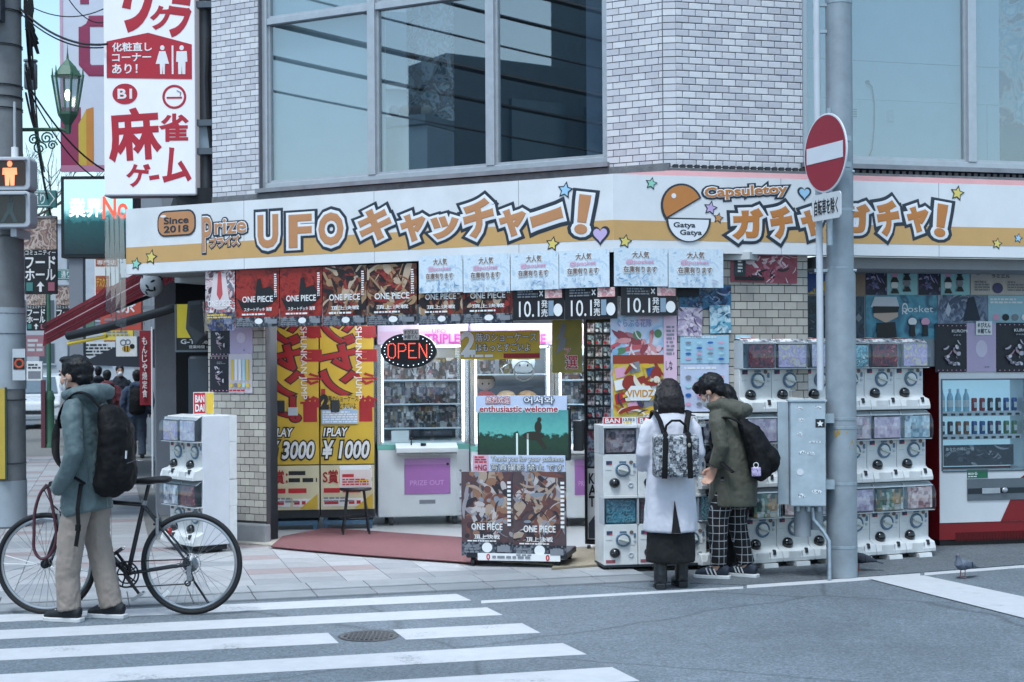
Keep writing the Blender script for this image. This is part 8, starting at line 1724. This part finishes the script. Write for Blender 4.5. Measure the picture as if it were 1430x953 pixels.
# maroon awning
AWN = fabric('awning_maroon', '#7c2230', .7, .1, .1); aw = thing('awning', 'half folded maroon awning over the side street pavement', 'awning', Matrix.Identity(4))
n_ = 9; zt_, zf = 2.88, 2.12; prof = [(0, 0), (.18, .04), (.36, -.05), (.55, .03), (.75, -.06), (1.0, 0)]
for i in range(len(prof) - 1):
    (u0, b0_), (u1, b1_) = prof[i], prof[i + 1]
    P = lambda d, u, b: tuple(SW(d, zt_ + (zf - zt_) * u + b, 1.32 * u + .02))
    g = MB().add([P(1.6, u0, b0_), P(4.6, u0, b0_), P(4.6, u1, b1_), P(1.6, u1, b1_), *[(x, y, z - .03) for x, y, z in (P(1.6, u0, b0_), P(4.6, u0, b0_), P(4.6, u1, b1_), P(1.6, u1, b1_))]], [(0, 1, 2, 3), (7, 6, 5, 4), (0, 4, 5, 1), (1, 5, 6, 2), (2, 6, 7, 3), (3, 7, 4, 0)])
    part('fabric_panel', g, AWN, aw)
VP = [SW(1.59, zt_, .02), SW(1.59, zf, 1.34), SW(1.59, zf - .24, 1.36), SW(1.59, zt_ - .3, .02)]
part('side_valance', MB().add([tuple(q) for q in VP] + [tuple(q + S * .01) for q in VP], [(0, 1, 2, 3), (7, 6, 5, 4), (0, 4, 5, 1), (1, 5, 6, 2), (2, 6, 7, 3), (3, 7, 4, 0)]), AWN, aw)
for k_ in range(3): part('valance_stripe', MB().tube([tuple(SW(1.575, zt_ - .06 - .08 * k_, .03)), tuple(SW(1.575, zf - .04 - .07 * k_, 1.34))], .006, 5), mat('stripe_pale', '#b09aa0', .6) if k_ == 1 else mat('stripe_dark', '#3c1018', .6), aw)
g = MB(); 
for d in (1.62, 4.58): g.tube([tuple(SW(d, zt_ - .25, 0)), tuple(SW(d, zf - .02, 1.3))], .025, 8)
part('awning_arm', g, DKS, aw)['kind'] = 'stuff'
part('front_bar', MB().tube([tuple(SW(1.58, zf - .03, 1.34)), tuple(SW(4.62, zf - .03, 1.34))], .03, 8), mat('bar_maroon', '#4c1822', .5), aw, smooth=True)
bar_ = thing('support_bar', 'black awning support bar with a yellow band below the maroon awning', 'bar', Matrix.Identity(4)); part('bar', MB().tube([tuple(SW(.6, 2.25, .05)), tuple(SW(.9, 2.05, .75)), tuple(SW(1.2, 1.98, 1.1))], .045, 10), BLACK, bar_, smooth=True); part('band', MB().tube([tuple(SW(.9, 1.97, .72)), tuple(SW(1.2, 1.9, 1.1))], .018, 8), YELP, bar_)
# bee sign, red banner, dark awning
q = PY(162, 497, 19.5); BFm = Frame((q.x, q.y), 88); bs_ = thing('bee_sign', 'white square sign with a yellow and black bee below the maroon awning', 'sign', BFm.T(0, 0, 0)); r_ = BFm.rect(162, 470, 191, 498); cx_, cy_ = (r_[0] + r_[2]) / 2, (r_[1] + r_[3]) / 2
part('board', MB().box(r_[0], r_[2], r_[1], r_[3], -.05, 0), WHITE, bs_); part('bee_body', MB().prism(ell(cx_ + .0, cy_ - .03, .055, .04), .001, .003), mat('bee_yellow', '#c49a2c', .5), bs_)
for dx in (-.02, .015): part('bee_stripe', MB().box(cx_ + dx - .007, cx_ + dx + .007, cy_ - .065, cy_ + .005, .0035, .005), BLACK, bs_)
part('bee_head', MB().prism(ell(cx_ + .075, cy_, .032, .032), .001, .003), BLACK, bs_); part('bee_wing', MB().torus((cx_ - .04, cy_ + .05, .002), .035, .007, 'Z', 20, 5, rb=.002).torus((cx_ + .02, cy_ + .055, .002), .03, .007, 'Z', 20, 5, rb=.002), mat('bee_grey', '#5c6c7c', .5), bs_)
q = PY(203, 600, 20.5); RF = Frame((q.x, q.y), 90); rbn = thing('red_banner', 'tall red cloth banner with white characters beside the shop column', 'banner', RF.T(0, 0, 0)); r_ = RF.rect(195, 462, 211, 566); part('cloth', sheet_mesh(r_[2] - r_[0], r_[3] - r_[1], .06, 8, 3), mat('banner_red', '#821826', .7, var=.06), rbn, Matrix.Translation((r_[0], r_[1], 0)), smooth=True); part('characters', put_text(MB(), 'もんじゃ焼定食', (r_[0] + .04, r_[1] + .1, r_[2] - .05, r_[3] - .08), .02, .01, vert=True), WHITE, rbn); part('staff', MB().cyl((r_[2] + .01, .0, -.01), (r_[2] + .01, r_[3] + .05, -.01), .012), WHITE, rbn)
da = thing('dark_awning', 'plain dark sloping awning far down the side street', 'awning', Matrix.Identity(4)); P = lambda d, u, dz: tuple(SW(d, 2.25 - .5 * u + dz, 1.05 * u)); part('cover', MB().add([P(8, 0, 0), P(12, 0, 0), P(12, 1, 0), P(8, 1, 0), P(8, 0, -.05), P(12, 0, -.05), P(12, 1, -.05), P(8, 1, -.05), P(8, 0, -.6)], [(0, 1, 2, 3), (7, 6, 5, 4), (0, 3, 7, 4), (1, 5, 6, 2), (2, 6, 7, 3), (0, 4, 5, 1), (4, 7, 8)]), mat('awning_slate', '#2c323c', .7), da)
# ================================================================ street signs further away
def board(px, Y, m, label, items, cat='sign', name='street_sign', th=.06, group=None, az=90):
    q = PY((px[0] + px[2]) / 2, px[3], Y); fr = Frame((q.x, q.y), az); r_ = fr.rect(*px); W_, H_ = r_[2] - r_[0], r_[3] - r_[1]
    t = thing(name, label, cat, fr.T(r_[0], r_[1], 0), group); part('panel', MB().box(0, W_, 0, H_, -th, 0), m, t, bevel=.006); deco(t, W_, H_, items, .001); return t, W_, H_
BIG = mat('hoarding_white', '#c6cad6', .5, var=.03); MAG = mat('hoarding_magenta', '#8c2c50', .5)
t, W_, H_ = board((84, -60, 152, 240), 21, BIG, 'large white hoarding with magenta letters behind the vertical sign', [('p', [(0, 0), (.42, 0), (.42, .3), (0, .3)], MAG), ('p', [(.37, 0), (.53, 0), (.53, .29), (.37, .22)], mat('hoarding_yellow', '#bfa23c', .5)), ('p', [(.53, 0), (.68, 0), (.68, .3), (.53, .29)], mat('hoarding_orange', '#bf7c34', .5)), ('r', (0, 0, 1, .03), mat('hoarding_rose', '#b0728c', .5)), ('r', (0, .3, .06, 1), mat('hoarding_pale_rose', '#c49cb0', .5))])
part('letter', MB().tube([(W_ * 1.0, H_ * .70, .004), (W_ * .62, H_ * .70, .004), (W_ * .5, H_ * .67, .004), (W_ * .5, H_ * .5, .004), (W_ * .62, H_ * .47, .004), (W_ * 1.0, H_ * .47, .004)], [(.08, .003)] * 6, 8, ref=(.7, .7, 0)), MAG, t); part('letter', MB().box(W_ * .42, W_ * .6, H_ * .78, H_ * 1.0, .002, .006), MAG, t)
def led_mat():
    m = bpy.data.materials.new('led_screen_picture'); m.use_nodes = True; n = m.node_tree; N = n.nodes; L = n.links; b_ = N['Principled BSDF']; tc = N.new('ShaderNodeTexCoord'); sp = N.new('ShaderNodeSeparateXYZ'); L.new(tc.outputs['Object'], sp.inputs[0])
    no = N.new('ShaderNodeTexNoise'); no.inputs['Scale'].default_value = 14; no.inputs['Detail'].default_value = 6; L.new(tc.outputs['Object'], no.inputs[0]); a_ = N.new('ShaderNodeMath'); a_.operation = 'MULTIPLY_ADD'; a_.inputs[1].default_value = .22; L.new(no.outputs['Fac'], a_.inputs[0]); L.new(sp.outputs[1], a_.inputs[2])
    cr = N.new('ShaderNodeValToRGB'); e = cr.color_ramp.elements; e[0].position = .1; e[0].color = C('#04121a'); e[1].position = 1; e[1].color = C('#9fd0dc'); q = e.new(.62); q.color = C('#0c3a40'); q = e.new(.72); q.color = C('#2c7078'); q = e.new(.8); q.color = C('#8cc4cc')
    L.new(a_.outputs[0], cr.inputs[0]); L.new(cr.outputs[0], b_.inputs['Emission Color']); b_.inputs['Emission Strength'].default_value = .9; b_.inputs['Base Color'].default_value = (.01, .01, .012, 1); return m
t, W_, H_ = board((85, 246, 190, 360), 22, BLACK, 'large outdoor LED screen above the side street', [], name='led_screen', cat='screen', th=.3)
part('display', MB().box(.05, W_ - .05, .05, H_ - .05, .001, .006), led_mat(), t); lettering('業界', (.13, H_ * .5, .6, H_ * .72), .01, mat('led_letter_white', '#e4ecf0', .5, emit='#e4f0f4', estr=1.0), t, bold=.03); lettering('No', (.62, H_ * .48, .98, H_ * .74), .01, mat('led_letter_red', '#c04a3c', .5, emit='#d0503c', estr=.9), t, bold=.03); part('mast', MB().box(.1, .3, -PY(0, 360, 22).z + .0, -.0, -.2, -.05), GREY, t)
FOOD = art('food_photo', ['#8a7468', '#b49c8c', '#5c4440', '#c8b8ac', '#6c4c50', '#a08878'], 7, 3, .2); TEALP = mat('sign_teal', '#3f7c78', .5, var=.06)
def banner(px, Y, label):
    board(px, Y, BLACK, label, [('r', (0, .57, 1, 1), FOOD), ('t', 'コミュニティー', (.03, .5, .97, .56), WHITE), ('t', 'フード', (.04, .33, .96, .48), WHITE, dict(bold=.03)), ('t', 'ホール', (.04, .18, .96, .32), WHITE, dict(bold=.03)), ('r', (.06, .04, .26, .15), TEALP), ('p', [(.38, .1), (.5, .16), (.62, .1), (.54, .1), (.54, .03), (.46, .03), (.46, .1)], WHITE), ('r', (.74, .04, .94, .15), mat('sign_rose', '#a05c6c', .5)), ('r', (0, .975, 1, 1), GREY)], name='food_banner', cat='banner', group='food hall banners on the street posts')
banner((34, 302, 79, 411), 19, 'largest black food hall banner with a noodle photo beside the concrete pole'); banner((78, 398, 107, 464), 27, 'food hall banner just above the maroon awning'); banner((37, 400, 64, 462), 29, 'food hall banner low behind the green lamp post')
def arrow(px, Y, label):
    board(px, Y, mat('arrow_back', '#3f7c78'), label, [('t', '通り', (.28, .2, .68, .8), WHITE, dict(bold=.02)), ('p', [(.02, .08), (.82, .08), (.98, .5), (.82, .92), (.02, .92), (.02, .88), (.8, .88), (.94, .5), (.8, .12), (.02, .12)], WHITE)], name='direction_sign', cat='sign', group='teal direction signs')
arrow((30, 266, 78, 290), 18.5, 'larger teal direction sign beside the pedestrian signal'); arrow((77, 376, 107, 391), 26, 'smaller teal direction sign under the LED screen')
board((132, 362, 166, 414), 24, WHITE, 'white and orange shop sign below the LED screen', [('r', (.05, .8, .95, 1), mat('sign_orange', '#a0502c', .5)), ('t', '専門店', (.1, .84, .9, .97), WHITE), ('r', (.05, .1, .6, .55), mat('sign_orange', '#a0502c')), ('t', 'デスクス', (.08, .25, .55, .5), YELP), ('t', '1300種', (.06, .04, .9, .2), REDP, dict(bold=.03))])
board((37, 505, 59, 532), 33, WHITE, 'small white parking sign beside the concrete pole', [('r', (.1, .1, .9, .5), GREY), ('l', (.1, .6, .9, .9), BLACK, 2)])
board((118, 478, 161, 500), 30, mat('shop_board_pale', '#c4c8cc', .5), 'pale shop board crowded with black characters under the maroon awning', [('l', (.05, .1, .95, .92), BLACK, 4)])
board((108, 420, 132, 462), 32, mat('shop_board_green', '#587868', .5), 'green shop board behind the bare trees', [('t', '書店', (.1, .3, .9, .7), WHITE, dict(bold=.02))])
board((36, 468, 62, 498), 34, mat('shop_board_rose', '#b8848c', .5), 'rose coloured shop board low at the far left', [('l', (.1, .2, .9, .85), WHITE, 3)])
# green lamp post with a pale cabinet beside it
q = G(69, 626); gp = thing('lamp_post', 'green cast iron lamp post behind the man with the bicycle', 'lamp post', Matrix.Translation(q)); k = q.y / F_PX
part('base', MB().lathe([(9.5 * k, 0), (9.5 * k, 4 * k), (7.5 * k, 8 * k), (7 * k, 66 * k), (8.5 * k, 70 * k), (5 * k, 80 * k)], 12), GRN, gp, smooth=True); part('shaft', MB().cyl((0, 0, 80 * k), (0, 0, 340 * k), 3.2 * k, 2.5 * k, 12), GRN, gp, smooth=True)
for (x0, y0) in ((-30, 300), (-30, 205), (5, 215), (8, 255)): part('banner_arm', MB().cyl((0, 0, y0 * k), (x0 * k, 0, y0 * k), .02, n=6), GRN, gp)
q = G(60, 626); board((57, 531, 63, 626), q.y - .2, mat('post_red', '#5c2c38', .5), 'narrow dark red panel left of the green lamp post', [])
# car
CARW = mat('car_white', '#c4cad0', .25, var=.02, coat=.5); cy_ = 40.0; q = G(43, 600.5); car = thing('parked_car', 'white compact car facing the crossing at the far left of the side street', 'car', Matrix.Translation(q) @ Matrix.Rotation(R(-90 + 15), 4, 'Z'))
prof = [(0, .25), (.0, .55), (.05, .75), (.75, .92), (1.35, 1.45), (2.6, 1.52), (3.5, 1.35), (3.75, .8), (3.75, .25)]
MXc = Matrix(((-1, 0, 0, 0), (0, 0, 1, 0), (0, 1, 0, 0), (0, 0, 0, 1)))
part('body', MB().prism(prof, -.78, .78, MXc), CARW, car, bevel=.08, seg=3)
part('windscreen', MB().add([(-.8, -.68, .97), (-.8, .68, .97), (-1.32, .6, 1.4), (-1.32, -.6, 1.4)], [(0, 1, 2, 3)], Matrix.Translation((.03, 0, .02))), mat('car_glass', '#5c6c78', .08), car)
for s_ in (1, -1):
    part('headlight', MB().ball((-.03, s_ * .6, .66), (.06, .16, .08)), mat('headlight', '#d0d6dc', .1), car, smooth=True); part('mirror', MB().ball((-.95, s_ * .86, 1.0), (.07, .1, .07)), CARW, car, smooth=True); 
    for xx in (-.65, -3.0): w_ = part('wheel', MB().cyl((xx, s_ * .62, .3), (xx, s_ * .79, .3), .3, n=20), TYRE, car, smooth=True); part('rim', MB().cyl((xx, s_ * .79, .3), (xx, s_ * .8, .3), .19, n=16), RIM, w_)
part('grille', MB().box(.0, .015, -.45, .45, .42, .52), BLACK, car); part('bumper', MB().box(-.1, .03, -.76, .76, .26, .4), mat('bumper_grey', '#8c949c', .5), car, bevel=.03); part('number_plate', MB().box(.032, .045, -.5, -.18, .42, .55), YELP, car)
# ================================================================ buildings closing the view
def tower(d0, d1, o0, o1, h, colr, label, floors=4, seed=1, signs=()):
    t = thing('street_building', label, 'building', Matrix.Identity(4), 'buildings along the side street'); m = mat('render_' + colr[1:], colr, .8, var=.08, vscale=2)
    P = [SW(d0, 0, o0), SW(d1, 0, o0), SW(d1, 0, o1), SW(d0, 0, o1)]; part('wall', MB().prism([(p.x, p.y) for p in P], 0, h), m, t)
    rr_ = random.Random(seed); side = o0 if o0 > o1 else o0; WG = mat('far_window', '#4c5a66', .15, var=.1)
    # windows on the end facing the crossing and on the street side
    fo = -.03 if True else .03
    nx = max(1, int(abs(o1 - o0) / 1.5))
    for f in range(1, floors + 1):
        z0_, z1_ = h * f / (floors + 1) - .55, h * f / (floors + 1) + .6
        for i in range(nx):
            oo = o0 + (o1 - o0) * (i + .5) / nx; hw = .42
            Q = [SW(d0 - .05, 0, oo - hw), SW(d0 + .02, 0, oo - hw), SW(d0 + .02, 0, oo + hw), SW(d0 - .05, 0, oo + hw)]; w_ = part('window', MB().prism([(p.x, p.y) for p in Q], z0_, z1_), WG, t)
            Q = [SW(d0 - .09, 0, oo - hw - .06), SW(d0 + .02, 0, oo - hw - .06), SW(d0 + .02, 0, oo + hw + .06), SW(d0 - .09, 0, oo + hw + .06)]; part('sill', MB().prism([(p.x, p.y) for p in Q], z0_ - .1, z0_ - .005), m, w_)
    P = [SW(d0 - .15, 0, o0 + (.15 if o0 > o1 else -.15)), SW(d1, 0, o0 + (.15 if o0 > o1 else -.15)), SW(d1, 0, o1), SW(d0 - .15, 0, o1)]; part('parapet', MB().prism([(p.x, p.y) for p in P], h, h + .25), m, t)
    return t
tower(9.2, 24, -.1, -8, 9, '#8c9096', 'grey rendered building along the right of the side street', 3, 3)
tower(26, 48, -.3, -8, 13, '#a8a6a4', 'pale building farther along the right of the side street', 4, 5)
tower(30, 46, 9.5, 18, 15, '#b0b4ba', 'pale grey building on the far left of the side street', 5, 8)
tower(48, 70, 8.6, 18, 11, '#9ca4ac', 'blue grey building farther off on the left of the side street', 4, 9)
tower(76, 90, -6, 6.5, 10, '#b8bcc2', 'pale building closing the end of the side street', 3, 12)
# ground floor shop fronts with small signs on the right side far away
rr_ = random.Random(8)
cols_ = ['#b84a3c', '#d0d4d8', '#3c6c94', '#d8c04c', '#c8ccd0', '#6c8c5c', '#8c3c54', '#dcdcdc']
nmS = ['red', 'white', 'blue', 'yellow', 'pale', 'green', 'plum', 'bright white']
for i in range(8):
    d = 12 + i * 3.1; z_ = 2.3 + (i % 3) * .55; p = SW(d, z_, .5); fr = Frame((p.x, p.y), 90); m = mat('far_sign_%d' % i, cols_[i], .5, var=.1)
    t = thing('projecting_sign', '%s projecting shop sign on the right of the side street' % nmS[i], 'sign', fr.T(0, z_, 0), 'small projecting shop signs'); part('panel', MB().box(-.35, .35, 0, .8, -.12, 0), m, t); part('bracket', MB().box(.35, .6, .36, .42, -.08, -.04), GREY, t); deco(t, 1, 1, [('t', rr_.choice(['薬局', '喫茶', '本', '酒場', '電器']), (-.25, .3, .25, .6), BLACK if i in (1, 3, 4, 7) else WHITE, dict(bold=.02)), ('l', (-.28, .08, .28, .22), GREY, 2)], .002)
# bare street trees
BARK = mat('bark', '#5c5650', .9, var=.2, vscale=14, bump=.5)
def bare_tree(d, o, h, label, seed):
    rr_ = random.Random(seed); b = SW(d, 0, o); t = thing('bare_tree', label, 'tree', Matrix.Translation(b), 'bare street trees'); g = MB(); tg = MB()
    g.tube([(0, 0, 0), (.03, 0, h * .3), (-.02, .02, h * .55)], [.13, .1, .07], 10)
    def limb(p, dr, L_, r_, dep):
        q = p + dr * L_; (g if dep < 2 else tg).tube([tuple(p), tuple((p + q) / 2 + Vector((rr_.uniform(-.08, .08), rr_.uniform(-.08, .08), .04)) * L_), tuple(q)], [r_, r_ * .8, r_ * .55], 5 if dep > 1 else 7)
        if dep < 4:
            for _ in range(3): limb(q if rr_.random() < .6 else (p + q) / 2, (dr + Vector((rr_.uniform(-.8, .8), rr_.uniform(-.8, .8), rr_.uniform(-.1, .6)))).normalized(), L_ * rr_.uniform(.6, .8), r_ * .55, dep + 1)
    for _ in range(5): limb(Vector((-.02, .02, h * rr_.uniform(.4, .55))), Vector((rr_.uniform(-.9, .9), rr_.uniform(-.9, .9), 1)).normalized(), h * .22, .055, 0)
    part('trunk', g, BARK, t, smooth=True); part('crown', tg, BARK, t)
bare_tree(12, 3.0, 6.0, 'bare tree behind the maroon awning', 3); bare_tree(20, 3.2, 6.5, 'bare tree farther along the kerb', 5)
# ================================================================ overhead wires
WIRE = mat('wire_black', '#15181c', .6, var=.05)
def wire(a, b, sag, r_, label, n=14, group='overhead wires at the top left'):
    pts = [a.lerp(b, i / n) - Vector((0, 0, 4 * sag * (i / n) * (1 - i / n))) for i in range(n + 1)]
    tag(part('overhead_wire', MB().tube(pts, r_, 5), WIRE, smooth=True), label, 'wire', group)
pt = lp + Vector((.1, -.2, 0))
ends = [((28, 12), (150, 62), 14.5, .012), ((28, 18), (150, 66), 14.6, .008), ((40, 120), (150, 240), 16, .010), ((42, 130), (135, 250), 17, .008), ((35, 5), (150, 10), 16, .006), ((90, -10), (150, 30), 17, .006), ((36, 90), (70, 300), 20, .010), ((40, 95), (62, 240), 22, .014), ((44, 60), (58, 235), 22, .010), ((36, 100), (78, 330), 20, .012), ((38, 40), (46, 110), 16, .02), ((36, 130), (60, 200), 18, .012)]
for i, ((x0, y0), (x1, y1), Y, r_) in enumerate(ends):
    wire(PY(x0, y0, lY), PY(x1, y1, Y), .12, r_, 'black overhead wire number %d from the concrete pole' % (i + 1) if 0 else 'black overhead wire running from the concrete pole at the top left')
bun = thing('cable_bundle', 'dense black bundle of cables hanging beside the concrete pole', 'cable bundle', Matrix.Identity(4)); rr_ = random.Random(1)
for i in range(18):
    x = 36 + rr_.uniform(-3, 10); part('cable', MB().tube([PY(x, -10, lY - .1), PY(x + rr_.uniform(-3, 5), 15, lY - .1), PY(40 + rr_.uniform(-4, 8), 35 + rr_.uniform(0, 12), lY - .1), PY(46 + rr_.uniform(-4, 8), rr_.uniform(48, 80), lY)], .012, 5), WIRE, bun, smooth=True)
tr_ = thing('transformer', 'grey ribbed transformer can hanging beyond the concrete pole', 'transformer', Matrix.Translation(PY(43, 125, lY + 3))); part('can', MB().lathe([(.07, 0), (.08, .02), (.08, .3), (.06, .34)], 16), mat('transformer_grey', '#5c646c', .5), tr_, smooth=True); part('lid', MB().lathe([(.085, .34), (.085, .36), (.0001, .38)], 16), GREY, tr_)
# ================================================================ across the road, seen only in the window reflections
OFFM = mat('office_render', '#7c8890', .75, var=.1)
of = thing('office_block', 'dark office block across the crossing mirrored in the upstairs windows', 'building', Matrix.Identity(4))
part('wall', MB().box(-24, -22, -16, .6, 0, 9.6), OFFM, of); part('upper_wall', MB().box(-24, -22.6, -16, -4, 9.6, 13), OFFM, of)
for f in range(3):
    for i in range(6): part('window', MB().box(-22.02, -21.9, -15 + i * 2.4, -13.3 + i * 2.4, 1.6 + f * 2.7, 3.2 + f * 2.7), mat('office_window', '#7f929c', .12), of)
for k in range(3): part('fire_stair', MB().prism([(0, 0), (5, 3.2), (5, 3.6), (0, .4)], 0, .9, Matrix(((0, 0, 1, -21.6), (1 if k % 2 else -1, 0, 0, -9 if k % 2 else -4), (0, 1, 0, 2.2 + k * 2.9), (0, 0, 0, 1)))), mat('stair_steel', '#1d252c', .5), of)
for k in range(4): part('stair_post', MB().box(-20.9, -20.7, -9.2 + k * 1.8, -9.0 + k * 1.8, 0, 11), mat('stair_steel', '#1d252c'), of)
for i in range(7):
    a = Vector((-16, -9 + i * .3, 6.0 + i * .62)); b = Vector((-10.5, 17 - i * .4, 6.6 + i * .5)); wire(a, b, .3, .022 + .018 * (i % 3), 'thick overhead cable above the crossing', 16, 'overhead cables across the crossing')
bpy.data.scenes.remove(TMP)
